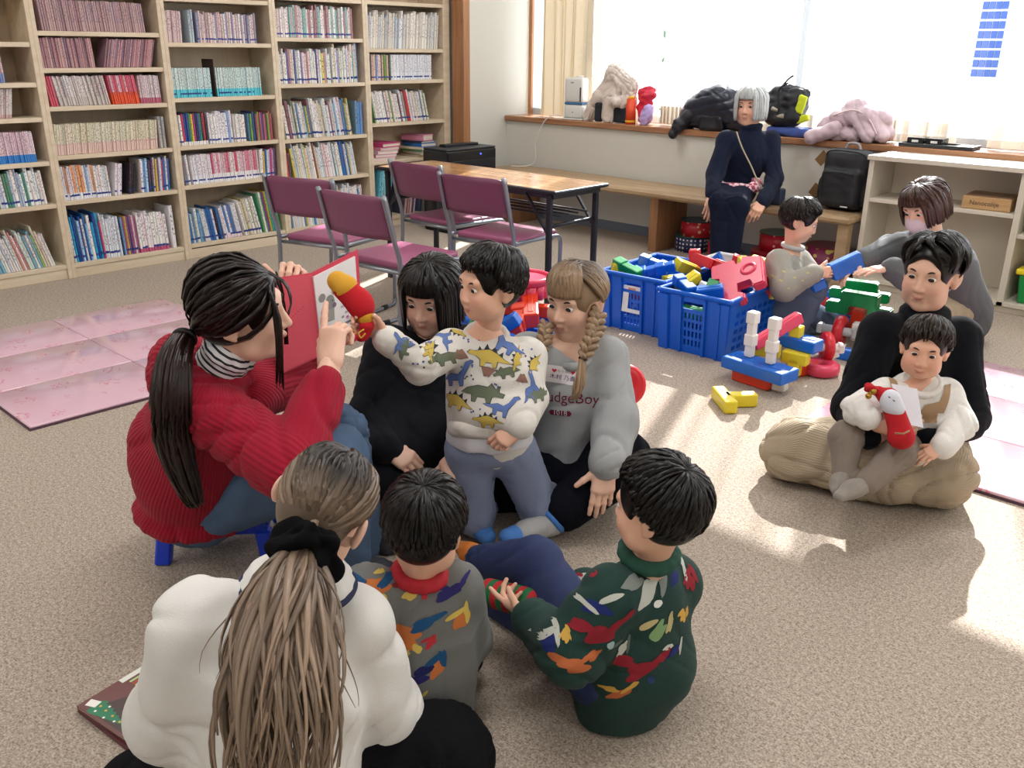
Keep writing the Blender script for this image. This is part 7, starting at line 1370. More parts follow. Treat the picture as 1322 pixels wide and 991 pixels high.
garment('trousers', P5, leg_prims(j, FR, .76, 1.0, (.095, .082, .055), pelvis=(.150, .115, .11)), .0065, M_gblue, 22, .005, 60, (j['knR'], j['knL'], j['hip'], j['anL']), .25, .09)
M_csock = mat('pale_green_sock', '#a9a78a', .85, bump=(300, .4), var=.1)
for q in 'LR': sock(P5, j['an'+q], j['to'+q], .8, M_csock, 4)
short_hair('hair', P5, H5, M_blackhair, 51, (.0, -.35, .94), .30, -.3, -.95, 950, .0062, .012, .022, .05, low=-.075)
settle(P5)
# red plush with yellow tip in his hand
_t = thing('plush_toy', 'red plush toy with yellow tip and yellow ball held out by the kneeling boy', 'toy', (-1.757, 1.313, 0.784))
V, Q = sdf([cap((-1.797, 1.294, 0.835), (-1.761, 1.311, 0.788), .032, .026, .02), ell((-1.761, 1.317, 0.798), (.025, .025, .032), k=.03)], .0035); raw_obj('body', np_mesh('body', V, Q), mat('red_plush', '#b8101e', .9, bump=(300, .3)), _t)
V, Q = sdf([cap((-1.814, 1.284, 0.852), (-1.796, 1.293, 0.838), .026, .0322, .02)], .0035); raw_obj('tip', np_mesh('tip', V, Q), mat('mustard_plush', '#cf9a2c', .9, bump=(300, .3)), _t)
V, Q = sdf([ell((-1.747, 1.314, 0.768), (.019, .02, .024))], .003); raw_obj('ball', np_mesh('ball', V, Q), bpy.data.materials['mustard_plush'], _t)
V, Q = sdf([cap((-1.744, 1.313, 0.746), (-1.746, 1.308, 0.725), .019, .014, .015), ell((-1.750, 1.299, 0.716), (.014, .012, .010), k=.01)], .003); raw_obj('lower_body', np_mesh('lower_body', V, Q), bpy.data.materials['red_plush'], _t)
B = Bag(); B.tube(catmull([(-1.723, 1.289, 0.746), (-1.726, 1.275, 0.739), (-1.719, 1.276, 0.728), (-1.714, 1.286, 0.739)], 14), .002, 5); raw_obj('ribbon', B.mesh('ribbon'), mat('gold_ribbon', '#c9a53a', .4, .3), _t); settle(_t)
# clear bag on the carpet behind the book
_t = thing('clear_bag', 'crumpled clear plastic bag lying on the carpet behind the open book', 'bag', (-2.219, 1.638, 0.493)); m = bpy.data.materials.new('clear_film'); m.use_nodes = True; nt = m.node_tree; nt.nodes.clear(); _o = nt.nodes.new('ShaderNodeOutputMaterial'); _a = nt.nodes.new('ShaderNodeBsdfTransparent'); _b = nt.nodes.new('ShaderNodeBsdfGlossy'); _b.inputs['Roughness'].default_value = .12; _m = nt.nodes.new('ShaderNodeMixShader'); _m.inputs[0].default_value = .4
nt.links.new(_a.outputs[0], _m.inputs[1]); nt.links.new(_b.outputs[0], _m.inputs[2]); nt.links.new(_m.outputs[0], _o.inputs[0])
V, Q = sdf([ell((0, 0, .05), (.055, .045, .055)), ell((.01, .01, .1), (.035, .03, .03), k=.03), half((0, 0, .002), (0, 0, -1))], .007); _t.location.z = 0; raw_obj('film', np_mesh('film', wrinkle(V, Q, .012, 70, 6, sharp=2), Q), m, _t)
# ---------------------------------------------------------------- 6 woman in black
j = J['black']; FR = nrm(TW*.95-RT*.15)
P6 = person('person in loose black clothes with straight black hair sitting behind the kneeling boy', (j['hip'][0], j['hip'][1], 0))
H6 = Head(j['head'], nrm(TW*.85-RT*.28-UPZ*.25), nrm(UPZ+TW*.2), 1.0)
hr = hand_prims(j['wrR'], nrm(RT*.75-UPZ*.35+TW*.3), AW*.5-UPZ*.6, True, .95, (.5, .6, .7, .7)); hl = hand_prims(j['wrL'], nrm(-RT*.7-UPZ*.3+TW*.3), AW*.5-UPZ*.6, False, .95, (.5,)*4)
make_body(P6, H6, j, 'fair', [hr, hl], s=.95)
M_black6 = knit('black_cotton', '#14151b', .88, None, (300, .3), .12)
garment('sweater', P6, top_prims(j, FR, .98, 1.2, hipup=-.02, hi=True, sl=(.07, .066, .052))+[ell((-2.036, 1.734, 0.230), (.2, .16, .13), k=.08)]+ring(A(j['neck']), nrm(H6.c-A(j['neck'])), .064, .02), .009, M_black6, 31, .009, 38, (j['elR'], j['elL'], j['hip']), .35, .16)
garment('trousers', P6, leg_prims(j, FR, 1.0, 1.15, (.105, .09, .065)), .010, mat('black_twill', '#101216', .85, spec=.1, bump=(260, .3), var=.1), 32, .008, 45, (j['knR'], j['knL']), .35, .15)
for q in 'RL': sock(P6, j['an'+q], A(j['an'+q])+(RT if q == 'R' else -RT)*.13, .95, mat('charcoal_sock_'+q.lower(), '#26282e', .9), 5)
def long_hair(p, H, m, seed, length=.16, n=420, part=(0, .2, .98), fringe=True, w=.0085, bob=False, clear=.55, flare=.0, vol=.016):
    """hair falling straight from the parting; the face stays free inside +-clear radians"""
    rng = np.random.default_rng(seed); B = Bag(); cap_hair(B, H, .012, low=-.08, fy=.105); pa = nrm(part)
    for i in range(n):
        ph = rng.uniform(-PI, PI); c, s_ = math.cos(ph), math.sin(ph); front = abs(ph) < clear
        if front and not fringe: continue
        st = nrm(pa+rng.normal(0, .05, 3)*A([.4, 1, 1])); e = nrm([s_*1.0, c, .36 if front else -.05]); st = nrm(st*(1-rng.uniform(0, .55))+e*.6*rng.uniform(0, 1)); k = vol*rng.uniform(.5, 1.1)
        pth = sweep(H, st, e, 4, (.011, .011+k*.7, .011+k, .011+k*.8)); L = (length*rng.uniform(.85, 1.05) if not front else .012)
        lp = H.loc(pth[-1]); o_ = A([lp[0], lp[1], 0]); o_ = o_/np.linalg.norm(o_)
        if not front:
            for q in (.4, .75, 1.0):
                z = lp-A([0, 0, L*q])+o_*(flare*q-(.012*q*q if bob else .0)); pth.append(H.w(z))
        else: pth.append(H.w(lp-A([0, -.004, .02])))
        lock(B, H, pth, w*rng.uniform(.6, 1.3), rng, .4, 11, 5, taper=(.5, 1, .3))
    return raw_obj('hair', B.mesh('hair'), m, p)
long_hair(P6, H6, M_blackhair, 61, .12, 420)

settle(P6)
# ---------------------------------------------------------------- 7 woman with two braids
j = J['braid']; FR = nrm(TW*.9-RT*.32)
P7 = person('woman with two blond braids in a light grey lettered sweatshirt sitting cross-legged', (j['hip'][0], j['hip'][1], 0))
H7 = Head(j['head'], nrm(TW*.78-RT*.58-UPZ*.12), nrm(UPZ+RT*.02), .96)
hl = hand_prims(j['wrL'], nrm(-UPZ*.85+TW*.4-RT*.1), nrm(AW*.8-UPZ*.4), False, .95, (.25, .35, .4, .45), .04, (.6, .7, .1), .15); hr = hand_prims(j['wrR'], nrm(-RT*.55-UPZ*.6+TW*.35), nrm(AW*.7-UPZ*.5), True, .95, (.2, .25, .3, .35), .08)
fts = []
for q in 'RL': fts.append([cap(A(j['kn'+q])+(A(j['an'+q])-A(j['kn'+q]))*.55, j['an'+q], .045, .032, .02)])
make_body(P7, H7, j, 'fair', [hl, hr], s=.97, feet=fts)
M_hgrey = knit('heather_grey_jersey', '#9da0a2', .88, None, (380, .3), .08)
o, V, Q = garment('sweatshirt', P7, top_prims(j, FR, .98, 1.04, hipup=.02, chest_r=.134, waist_r=.15, sl=(.066, .066, .056)), .0068, M_hgrey, 33, .008, 42, (j['elL'], j['elR'], j['wrL'], (-1.616, 1.972, 0.207)), .3, .13)
V2, Q2 = sdf(ring(A(j['neck'])-UPZ*.022+TW*.006, nrm(H7.c-A(j['neck'])+TW*.05), .066, .012, 18), .005); raw_obj('collar', np_mesh('collar', V2, Q2), M_hgrey, P7)
pt = Prints(V, Q); nF7 = nrm(FR*.95+UPZ*.3); cM = '#6e1f38'
pt.put(None, cM, (-1.577, 1.918, 0.430), nF7, UPZ, .002, 1, .06, .01, text_mesh('JudgeBoy', 1.0), .172); pt.put([(-.03, -.008), (.03, -.008), (.036, 0), (.03, .008), (-.03, .008), (-.036, 0)], cM, (-1.588, 1.887, 0.389), nF7, UPZ, .002, 1.0, .05)
pt.put(None, '#c9c4c6', (-1.588, 1.887, 0.389), nF7, UPZ, .003, 1, .05, .008, text_mesh('1018', 1.0), .04)
pt.put([(-.048, -.026), (.048, -.026), (.048, .026), (-.048, .026)], '#dcd6da', (-1.609, 1.921, 0.494), nF7, UPZ, .002, 1.0, -.05); pt.put(None, '#4a2f6a', A((-1.609, 1.921, 0.494))-UPZ*.008, nF7, UPZ, .003, 1, -.05, .008, text_mesh('木村 乃香', 1.0), .07); pt.put(None, '#6a6a70', A((-1.609, 1.921, 0.494))+UPZ*.012, nF7, UPZ, .003, 1, -.05, .008, text_mesh('きむら のか', 1.0), .045)
for q in ((-1.631, 1.907, 0.507), (-1.589, 1.943, 0.501)): pt.put([(0, -.008), (.008, .001), (.006, .006), (.002, .006), (0, .003), (-.002, .006), (-.006, .006), (-.008, .001)], '#c8304a', q, nF7, UPZ, .003, .8)
pt.done(P7, 'lettering_print')
M_navy7 = mat('dark_navy_twill', '#0e1018', .88, spec=.1, bump=(260, .3), var=.1)
garment('trousers', P7, leg_prims(j, FR, .97, 1.1, (.105, .09, .064), shin=.75), .0085, M_navy7, 34, .007, 50, (j['knR'], j['knL']), .3, .14)
M_gsock = mat('grey_sock', '#9a9b9c', .85, bump=(300, .4), var=.08); M_bsock = mat('blue_sock_trim', '#3f74b8', .85, bump=(300, .4))
for q in 'RL':
    o = sock(P7, j['an'+q], j['to'+q], .95, M_gsock, 6); a_ = A(j['an'+q]); d_ = nrm(A(j['to'+q])-a_); k_ = nrm(a_-A(j['kn'+q]))
    V2, Q2 = sdf(ring(a_-k_*.02, k_, .034, .009, 14), .0045); raw_obj('sock_cuff', np_mesh('sock_cuff', V2, Q2), M_bsock, P7)
    V2, Q2 = sdf([cap(A(j['to'+q])-d_*.022, A(j['to'+q])+d_*.001, .0325, .0285, .01, flat=(UPZ, .8)), half((0, 0, .0025), (0, 0, -1), .004)], .0045); raw_obj('sock_toe', np_mesh('sock_toe', V2, Q2), M_bsock, P7)
M_hair7 = hair_mat('sandy_hair', '#8f765c', '#4a3a2c', .34, .25, .35)
rng = np.random.default_rng(71); B = Bag(); cap_hair(B, H7, .012, low=-.075, t=.6, fy=.105); pa = nrm([0, .1, 1.0])
for i in range(460):
    ph = rng.uniform(-PI, PI); c, s_ = math.cos(ph), math.sin(ph); st = nrm([rng.normal(0, .05), pa[1]+rng.uniform(-.75, .45), .9])
    if abs(ph) < .85:
        e = nrm([s_*.85, c*.98, .30]); pth = sweep(H7, nrm(pa+rng.normal(0, .12, 3)), e, 5, (.012, .022, .026, .022, .016)); pth.append(H7.w(H7.loc(pth[-1])-A([0, -.003, .022])))
        lock(B, H7, pth, .0075*rng.uniform(.6, 1.2), rng, .4, 10, 5, .1, .9, taper=(.5, 1, .3)); continue
    sd = 1 if s_ > 0 else -1; e = nrm([sd*.80, -.42+rng.normal(0, .05), -.52+rng.normal(0, .05)]); k = rng.uniform(.5, 1.05); mid = nrm(st*.45+e*.3+A([sd*.75, .4*c, .15])); pth = sweep(H7, st, mid, 3, (.012, .012+.012*k, .012+.014*k))+sweep(H7, mid, e, 3, (.012+.014*k, .012+.012*k, .012))[1:]
    lock(B, H7, pth, .009*rng.uniform(.6, 1.2), rng, .4, 11, 5, .02, .85, taper=(.5, 1, .5))
raw_obj('hair', B.mesh('hair'), M_hair7, P7)
def braid(path, r, end, tailpts):
    B = Bag(); P_ = catmull(path, 90); T = np.gradient(P_, axis=0); T /= np.linalg.norm(T, axis=1, keepdims=True); X = nrm(np.cross(T.mean(0), TW)); Y = np.cross(T, X); L = np.concatenate([[0], np.cumsum(np.linalg.norm(np.diff(P_, axis=0), axis=1))]); fr = np.interp(np.linspace(0, 1, 90), [0, .2, .8, 1], [1.1, 1.1, .9, .6])
    for k in range(3):
        w_ = L/(.075)*2*PI+k*2*PI/3
        for s_ in range(4):
            o = rng.normal(0, .0025, 2); pts = P_+(X[None]*(np.sin(w_)*r*fr)[:, None])+Y*((np.sin(2*w_)*r*.55)[:, None])+X*o[0]+Y*o[1]; V_, Q_, T_ = tube_arrays(pts, r*.52*fr, 7, 1.0); B.add(V_, Q_, T_, shade=rng.random(), t=.9)
    tail(B, H7, tailpts, (.007, .013, .013, .004), rng, 40, .004, .006, 1.0, pts=8, t0=.9)
    o = raw_obj('braid', B.mesh('braid'), M_hair7, P7); bm = bmesh.new(); bm_torus(bm, P_[-1], T[-1], .009, .004, 14, 8); raw_obj('hair_tie', bm_mesh('hair_tie', bm), M_rub, P7)
braid([(-1.595, 2.052, 0.666), (-1.563, 2.004, 0.628), (-1.541, 1.950, 0.597), (-1.535, 1.917, 0.564)], .017, None, [(-1.535, 1.917, 0.564), (-1.520, 1.894, 0.522), (-1.517, 1.875, 0.480), (-1.523, 1.863, 0.453)])
braid([(-1.708, 1.952, 0.624), (-1.663, 1.892, 0.594), (-1.649, 1.863, 0.569), (-1.639, 1.847, 0.549)], .014, None, [(-1.639, 1.847, 0.549), (-1.629, 1.829, 0.522), (-1.619, 1.825, 0.497)])
settle(P7)

# ---------------------------------------------------------------- 8 person with the toddler
j = J['lap']; FR = nrm(TW*.95-RT*.1)
P8 = person('person in a black sweater and beige corduroy trousers sitting cross-legged with a toddler', (j['hip'][0], j['hip'][1], 0))
H8 = Head(j['head'], nrm(TW*.72-RT*.66-UPZ*.1), nrm(UPZ+RT*.05), 1.0)
hr = hand_prims((-0.928, 2.562, 0.317), nrm(RT*.95+UPZ*.12), nrm(AW*.9-UPZ*.1), True, 1.0, (.25, .3, .35, .4), .04, (.6, .75, .1)); hl = hand_prims(j['wrL'], nrm(-RT), nrm(TW*.5+UPZ*.3), False, 1.0, (.4,)*4); j['wrR'] = (-0.937, 2.563, 0.308)
make_body(P8, H8, j, 'adult', [hr, hl], s=1.0)
M_black8 = knit('black_wool', '#101218', .9, None, (300, .3), .15)
garment('sweater', P8, top_prims(j, FR, 1.0, 1.0, hi=True, hipup=.0, sl=(.068, .066, .05))+[cap(A(j['chest']), A(j['neck']), .10, .068, .05)]+ring(A(j['neck'])+UPZ*.012, nrm(H8.c-A(j['neck'])), .062, .018), .009, M_black8, 41, .007, 42, (j['elR'], j['elL'], j['hip']), .3, .15)
axl = [(j['hp'+q], j['kn'+q], .09) for q in 'RL']+[(j['kn'+q], j['an'+q], .08) for q in 'RL']
M_cord = knit('beige_corduroy', '#b0a08a', .9, True, (300, .3), .04, amt=.35, width=.0065)
garment('trousers', P8, leg_prims(j, FR, 1.0, 1.15, (.105, .098, .075))+[ell(A(j['knR'])+RT*.03, (.085, .085, .085), k=.05), ell(A(j['knL']), (.085, .085, .085), k=.05)], .0075, M_cord, 42, .011, 48, (j['knR'], j['knL'], (-1.061, 2.739, 0.107)), .45, .16, at=rib_attr(axl))
M_taupe = mat('taupe_sock', '#7d746c', .85, bump=(300, .4), var=.08)
sock(P8, j['anR'], j['toR'], .95, M_taupe, 7); sock(P8, j['anL'], j['toL'], .95, M_taupe, 8)
M_hair8 = hair_mat('soft_black_hair', '#110d0b', None, .32, .35)
rng = np.random.default_rng(81); B = Bag(); cap_hair(B, H8, .013, low=-.07, t=.3, fy=.105); pa = nrm([.25, .35, .9])
for i in range(460):
    ph = rng.uniform(-PI, PI); c, s_ = math.cos(ph), math.sin(ph); st = nrm(pa+A([rng.normal(0, .06), -rng.uniform(0, .9), 0])); sd = 1 if (st[0]+s_*.8 > .15) else -1
    e = nrm([sd*.82, -.35+rng.normal(0, .15), -.45+rng.normal(0, .1)]) if abs(ph) > .9 else nrm([sd*(.9), .55+rng.normal(0, .1), .1+rng.normal(0, .08)]); k = rng.uniform(.5, 1.1); mid = nrm(st*.5+e*.35+A([sd*.6, .25*c, .25]))
    lock(B, H8, sweep(H8, st, mid, 3, (.013, .013+.016*k, .013+.02*k))+sweep(H8, mid, e, 3, (.013+.02*k, .013+.014*k, .013))[1:], .0095*rng.uniform(.6, 1.2), rng, .4, 11, 5, taper=(.5, 1, .4))
for i in range(90):
    x = rng.uniform(-.2, 1); sd = -1 if rng.random() < .6 else 1; e = nrm([sd*rng.uniform(.45, .95), .85-.4*abs(x), .30-.1*rng.random()]); m2 = nrm([.1+sd*.2, .75, .75]); pth = sweep(H8, pa+rng.normal(0, .1, 3), m2, 3, (.013, .026, .03))+sweep(H8, m2, e, 3, (.03, .024, .014))[1:]; lock(B, H8, pth, .008*rng.uniform(.6, 1.2), rng, .4, 10, 5, taper=(.5, 1, .3))
tail(B, H8, [H8.w((0, -.10, -.04)), H8.w((.0, -.115, -.09)), H8.w((.01, -.10, -.15))], (.02, .025, .012), rng, 60, .006, .006, 1.0, pts=8)
raw_obj('hair', B.mesh('hair'), M_hair8, P8); settle(P8)
# ---------------------------------------------------------------- 9 toddler
j = J['baby']; FR = nrm(TW*.92-RT*.3)
P9 = person('toddler in a white top with tan vest panels and taupe leggings sitting on a lap', (j['hip'][0], j['hip'][1], 0))
H9 = Head(j['head'], nrm(TW*.85-RT*.42-UPZ*.12), nrm(UPZ+TW*.1), .80, True)
hr = hand_prims((-0.908, 2.541, 0.354), nrm(RT*.8-UPZ*.2), nrm(AW*.8-UPZ*.3), True, .52, (.5,)*4); hl = hand_prims(j['wrL'], nrm(-RT*.85-UPZ*.3+TW*.25), nrm(-UPZ*.8+AW*.4-RT*.2), False, .58, (.35, .4, .45, .5), .08, (.7, .6, .3))
make_body(P9, H9, j, 'warm', [hr, hl], s=.58, neck_r=.046, hand_res=.002)
M_boucle = knit('white_fleece_knit', '#e2e0dc', .95, None, (260, .5), .02)
o, V, Q = garment('top', P9, top_prims(dict(j, neck=A(j['neck'])-UPZ*.025), FR, .62, 1.08, hipup=.0, chest_r=.158, waist_r=.18, sl=(.07, .068, .058)), .0058, M_boucle, 45, .006, 60, (j['elL'], j['elR']), .3, .08)
pt = Prints(V, Q); nV9 = nrm(TW*.9+UPZ*.35)
for poly, c in (([(-.012, -.03), (.012, -.03), (.018, .034), (-.006, .036)], (-0.913, 2.627, 0.473)), ([(-.04, -.04), (.03, -.035), (.06, .055), (.036, .05), (.012, .0), (-.03, -.012)], (-0.806, 2.700, 0.418)), ([(-.05, -.02), (.03, -.02), (.03, .012), (-.05, .012)], (-0.813, 2.672, 0.376))): pt.put(poly, '#a4876a', c, nV9, UPZ, .004, 1.0)
pt.done(P9, 'vest_panel'); V, Q = sdf(ring(A(j['neck'])-UPZ*.022+TW*.006, nrm(H9.c-A(j['neck'])+TW*.03), .052, .009, 18), .004); raw_obj('collar', np_mesh('collar', V, Q), M_boucle, P9)
M_legg = knit('taupe_leggings', '#80746a', .88, None, (380, .3), .06)
garment('leggings', P9, leg_prims(j, FR, .62, 1.05, (.088, .074, .056), pelvis=(.15, .13, .11)), .0055, M_legg, 46, .004, 70, (j['knR'], j['knL']), .3, .08, floor=False)
M_gs9 = mat('light_taupe_sock', '#8d867f', .85, bump=(300, .4), var=.08)
for q in 'RL': sock(P9, j['an'+q], j['to'+q], .72, M_gs9, 9)
short_hair('hair', P9, H9, hair_mat('dark_fine_hair', '#241a15', None, .35, .35), 91, (0, -.4, .9), .34, -.35, -.85, 520, .0075, .010, .018, .12, low=-.085)
settle(P9)
# stocking toy and card on the lap
_t = thing('stocking_plush', 'red stocking-shaped plush with a white snowman-like top held on the lap', 'toy', (-0.843, 2.512, 0.407)); _t['label'] = 'red plush stocking with white patch and gold bell held before the toddler'
V, Q = sdf([cap((-0.878, 2.522, 0.462), (-0.820, 2.511, 0.361), .027, .033, .02), ell((-0.822, 2.504, 0.353), (.034, .03, .028), k=.02), cap((-0.894, 2.516, 0.464), (-0.908, 2.514, 0.473), .02, .016, .01)], .004); raw_obj('body', np_mesh('body', V, Q), mat('red_felt', '#b5121f', .9, bump=(300, .3)), _t)
V, Q = sdf([ell((-0.867, 2.507, 0.455), (.030, .026, .036), k=.01), ell((-0.847, 2.509, 0.436), (.022, .02, .02), k=.02)], .004); raw_obj('white_patch', np_mesh('white_patch', V, Q), mat('white_felt', '#d5d8e4', .9), _t)
V, Q = sdf([ell((-0.913, 2.484, 0.480), (.011, .010, .010)), ell((-0.919, 2.471, 0.467), (.009, .009, .009), k=.005)], .003); raw_obj('gold_bell', np_mesh('gold_bell', V, Q), mat('gold_metal', '#b08a3a', .3, .8), _t)
V, Q = sdf([ell((-0.926, 2.490, 0.487), (.017, .014, .014)), ell((-0.913, 2.505, 0.479), (.012, .012, .013), k=.01)], .0035); raw_obj('red_bow', np_mesh('red_bow', wrinkle(V, Q, .004, 150, 2), Q), bpy.data.materials['red_felt'], _t)
b0, b1 = A((-0.823, 2.454, 0.385)), A((-0.796, 2.489, 0.390)); B = Bag(); B.tube([b0, (b0+b1)/2+TW*.012, b1], .003, 6); raw_obj('band', B.mesh('band'), mat('tan_band', '#a07a5a', .8), _t)
for k, q in enumerate(((-0.861, 2.465, 0.483), (-0.849, 2.472, 0.474))):
    B = Bag(); B.tube([q, A(q)+RT*.006-UPZ*.004], .0015, 5); raw_obj('eye_mark', B.mesh('eye_mark'), M_rub, _t)
settle(_t)
cs = [A(q) for q in ((-0.900, 2.585, 0.481), (-0.844, 2.643, 0.463), (-0.790, 2.588, 0.371), (-0.836, 2.538, 0.387))]
o = slab('paper_card', *cs, .0012, mat('white_card', '#dcdce6', .6), 0, None); tag(o, 'blank white card tucked behind the red stocking plush', 'card')
# ---------------------------------------------------------------- 10 woman with the mask
j = J['mask']; FR = nrm(-RT*.95+TW*.2)
P10 = person('woman with bobbed reddish-brown hair and a mask in a grey sweater by the low shelf', (j['hip'][0], j['hip'][1], 0))
H10 = Head(j['head'], nrm(-RT*.78+TW*.5-UPZ*.38), nrm(UPZ-RT*.2), 1.03)
hr = hand_prims(j['wrR'], nrm(-RT*.75-UPZ*.5+TW*.2), nrm(-UPZ*.7+RT*.4), True, .95, (.35, .4, .45, .5)); hl = hand_prims(j['wrL'], nrm(-RT*.97-UPZ*.1), -UPZ, False, .95, (.12, .15, .15, .2))
make_body(P10, H10, j, 'fair', [hr, hl], s=.97)
M_grey10 = knit('grey_wool', '#5b5d60', .9, None, (300, .35), .08)
garment('sweater', P10, top_prims(j, FR, 1.0, 1.14, hi=True, hipup=-.06, sl=(.074, .066, .05))+ring(A(j['neck']), nrm(H10.c-A(j['neck'])), .06, .012), .010, M_grey10, 51, .007, 42, (j['elL'], j['elR'], j['hip']), .3, .15)
garment('trousers', P10, leg_prims(j, FR, 1.0, 1.05), .011, mat('beige_cotton', '#a3957c', .88, bump=(260, .3), var=.08), 52, .007, 45, (j['knL'],), .3, .15)
for q in 'RL': sock(P10, j['an'+q], A(j['an'+q])-RT*.13-UPZ*.04, .95, mat('grey_sock_'+q.lower(), '#55565c', .9), 10)
V, Q = sdf([H10.e((0, .045, -.05), (.066, .056, .056)), H10.e((0, .09, -.04), (.02, .02, .03), .03), half(H10.w((0, .02, 0)), -H10.F, .005), half(H10.w((0, 0, -.012)), H10.U, .005)], .005); raw_obj('face_mask', np_mesh('face_mask', V, Q), mat('pinkish_mask', '#d5c3cf', .8), P10)
B = Bag()
for sx in (-1, 1): B.tube(catmull([H10.w((sx*.06, .04, -.03)), H10.w((sx*.08, .01, -.012)), H10.w((sx*.088, -.015, -.005))], 8), .0016, 5)
raw_obj('mask_loop', B.mesh('mask_loop'), M_hum, P10)
long_hair(P10, H10, hair_mat('auburn_hair', '#3a211a', None, .3, .35), 101, .085, 420, (.1, .2, .97), True, .009, True, .6, .012, .02); settle(P10)
# ---------------------------------------------------------------- 11 boy with the blue block
j = J['boy']; FR = nrm(RT*.95+TW*.2)
P11 = person('boy in a greyish-beige sweatshirt kneeling by the crates and holding a blue block', (j['hip'][0], j['hip'][1], 0))
H11 = Head(j['head'], nrm(RT*.9+TW*.3-UPZ*.35), nrm(UPZ+RT*.25), .90, True)
hr = hand_prims(j['wrR'], nrm(RT*.97+UPZ*.05), nrm(AW*.9-UPZ*.2), True, .76, (.2, .3, .45, .5), .06); hl = hand_prims(j['wrL'], nrm(RT), nrm(TW*.8+UPZ*.3), False, .76, (.4,)*4)
make_body(P11, H11, j, 'kid', [hr, hl], s=.76, neck_r=.045)
M_sand = knit('sand_jersey', '#96938b', .88, None, (380, .3), .08)
o, V, Q = garment('sweatshirt', P11, top_prims(j, FR, .80, 1.08, hipup=-.02, chest_r=.142, waist_r=.15, sl=(.076, .07, .054)), .008, M_sand, 61, .007, 50, (j['elR'], j['elL']), .3, .1)
pt = Prints(V, Q)
for q in ((-1.961, 3.956, 0.411), (-1.960, 3.935, 0.370), (-1.916, 3.984, 0.384), (-1.885, 4.006, 0.371), (-1.993, 3.915, 0.390), (-1.924, 3.951, 0.335), (-1.876, 4.033, 0.406)): pt.put(circ(0, 0, .007, 8, .004), '#bdb27a', q, TW, UPZ, .002)
pt.done(P11, 'speckle_print')
V, Q = sdf(ring(A(j['neck'])-UPZ*.004, nrm(H11.c-A(j['neck'])), .05, .010, 16), .005); raw_obj('collar', np_mesh('collar', V, Q), mat('pale_collar', '#b9b8b6', .85), P11)
garment('trousers', P11, leg_prims(j, FR, .80, 1.05, (.1, .085, .06)), .009, mat('slate_denim', '#5f6d87', .85, bump=(380, .3), var=.15), 62, .007, 55, (j['knR'], j['knL'], j['anR']), .35, .1)
for q in 'RL': sock(P11, j['an'+q], j['to'+q], .8, mat('slate_sock_'+q.lower(), '#3a4150', .9), 11)
short_hair('hair', P11, H11, hair_mat('dark_brown_boy_hair', '#1d1613', None, .26, .35), 111, (0, -.4, .9), .36, -.2, -.8, 800, .0065, .012, .024, .05, low=-.06); settle(P11)
_t = thing('toy_block', 'long bright blue block held between the kneeling boy and the masked woman', 'block', (-1.777, 4.225, 0.425), 0, None)
a_, b_ = A((-1.824, 4.176, 0.387)), A((-1.730, 4.284, 0.454)); d_ = Vector(b_-a_); q_ = d_.to_track_quat('X', 'Z').to_matrix().to_4x4()
bm = bmesh.new(); bm_box(bm, (0, 0, 0), (d_.length, .055, .085), bev=.008, seg=2); bmesh.ops.transform(bm, matrix=q_, verts=bm.verts[:]); o = raw_obj('bar', bm_mesh('bar', bm), PL['blue'], _t)
bm = bmesh.new(); bm_box(bm, (-.155, 0, -.03), (.07, .05, .05), bev=.006); bmesh.ops.transform(bm, matrix=q_, verts=bm.verts[:]); raw_obj('plug', bm_mesh('plug', bm), PL['blue'], _t)
# ---------------------------------------------------------------- 12 elder on the bench
j = J['elder']; FR = nrm(TW*.95-RT*.15)
P12 = person('grey-haired woman in a navy sweater and dark jeans sitting on the bench', (j['hip'][0], j['hip'][1], 0))
H12 = Head(j['head'], nrm(TW*.8-RT*.55-UPZ*.05), nrm(UPZ), 1.05)
hr = hand_prims(j['wrR'], nrm(-UPZ*.8+TW*.35-RT*.2), nrm(AW*.9-UPZ*.3), True, 1.0, (.4, .45, .5, .55)); hl = hand_prims(j['wrL'], nrm(-UPZ*.45+TW*.6-RT*.5), nrm(AW*.6-UPZ*.7), False, 1.0, (.6, .7, .8, .8))
make_body(P12, H12, j, 'warm', [hr, hl], s=1.0, hand_res=.0035, head_res=.0048)
M_navyk = knit('navy_knit', '#171d30', .92, None, (260, .4), .12)
garment('sweater', P12, top_prims(j, FR, 1.0, .98, hi=True, hipup=.0, chest_r=.128, waist_r=.15, sl=(.062, .058, .05))+[cap(A(j['chest']), A(j['neck']), .085, .058, .05)]+ring(A(j['neck'])+UPZ*.012, nrm(H12.c-A(j['neck'])), .058, .016), .010, M_navyk, 71, .007, 40, (j['elL'], j['elR'], j['hip']), .3, .15, floor=False)
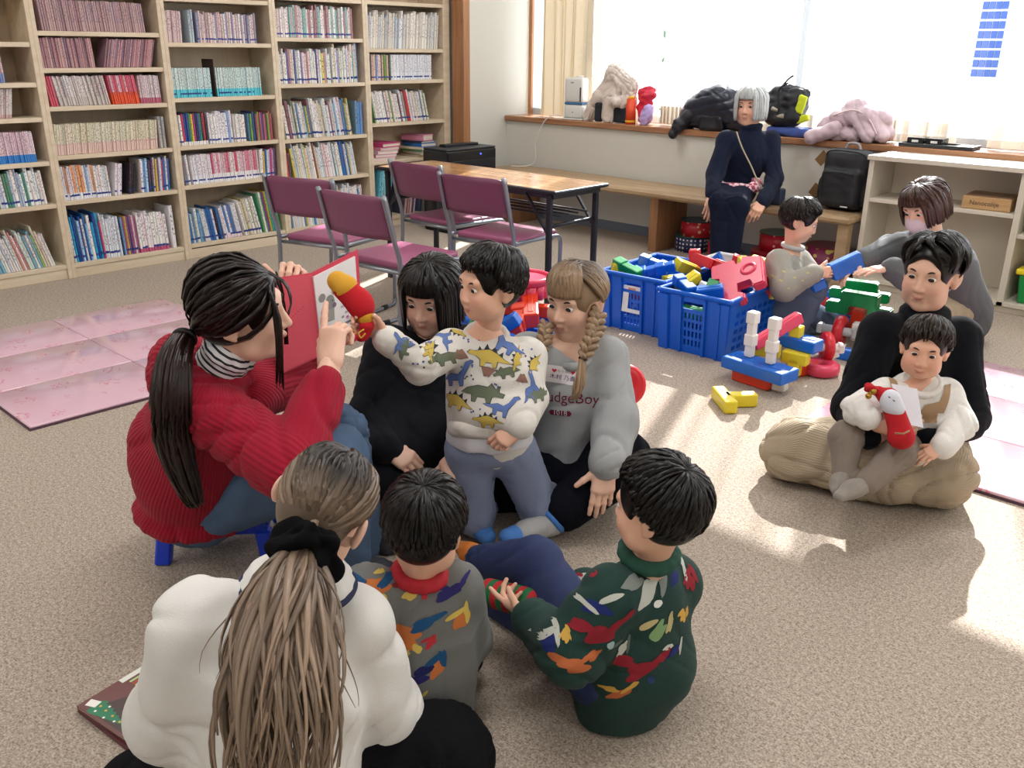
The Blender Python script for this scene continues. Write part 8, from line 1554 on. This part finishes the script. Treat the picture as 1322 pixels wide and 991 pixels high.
pl_ = mat('pink_plaid', '#c98fa0', .85); tc = pl_.node_tree.nodes.new('ShaderNodeTexCoord'); ck = pl_.node_tree.nodes.new('ShaderNodeTexChecker'); ck.inputs['Scale'].default_value = 38; ck.inputs['Color1'].default_value = (*srgb('#d9c3c8'), 1); ck.inputs['Color2'].default_value = (*srgb('#a8405c'), 1); pl_.node_tree.links.new(tc.outputs['Object'], ck.inputs['Vector']); pl_.node_tree.links.new(ck.outputs['Color'], bsdf(pl_).inputs['Base Color'])
V, Q = sdf(ring((-3.078, 5.381, 0.579), UPZ*.95+TW*.2, .135, .03, 20, (FR, .8), .02), .009); raw_obj('shirt_hem', np_mesh('shirt_hem', wrinkle(V, Q, .006, 45, 3), Q), pl_, P12)
for q, c in (('R', (-3.087, 5.124, 0.553)), ('L', (-2.832, 5.329, 0.511))): V, Q = sdf([cap(c, j['wr'+q], .040, .036)], .007); raw_obj('shirt_cuff', np_mesh('shirt_cuff', V, Q), pl_ if q == 'R' else M_navyk, P12)
M_djean = mat('dark_jeans', '#10172a', .85, spec=.15, bump=(300, .3), var=.2)
garment('jeans', P12, leg_prims(j, FR, 1.0, 1.0, (.085, .068, .052), pelvis=(.15, .12, .10)), .010, M_djean, 72, .006, 50, (j['knL'], j['knR']), .3, .13, floor=False)
for q in 'RL': sock(P12, j['an'+q], j['to'+q], 1.0, mat('black_slipper_'+q.lower(), '#17181d', .7), 12, 'shoe')
hm = hair_mat('silver_hair', '#b5b9ba', None, .35, .12); long_hair(P12, H12, hm, 121, .105, 420, (0, .15, 1.0), True, .009, True, .5, .01, .018)
B = Bag()
B.tube(catmull([(-3.057, 5.292, 0.911), (-2.997, 5.273, 0.820), (-2.923, 5.284, 0.706), (-2.871, 5.309, 0.602), (-2.851, 5.386, 0.543)], 24), .006, 6, .4); raw_obj('bag_strap', B.mesh('bag_strap'), mat('khaki_strap', '#9c8f74', .7), P12); settle(P12)
_t = thing('shoulder_bag', 'small dark blue shoulder bag resting on the bench beside the grey-haired woman', 'bag', (-2.892, 5.563, 0.449)); _t.location.z = .4405
bm = bmesh.new(); bm_box(bm, (0, 0, .055), (.14, .07, .11), bev=.015, seg=3); raw_obj('body', bm_mesh('body', bm, True), mat('navy_leather', '#22314a', .45), _t); bm = bmesh.new(); bm_box(bm, (0, -.0365, .075), (.13, .006, .06), bev=.003); raw_obj('flap', bm_mesh('flap', bm), mat('navy_flap', '#2a3b57', .4), _t)
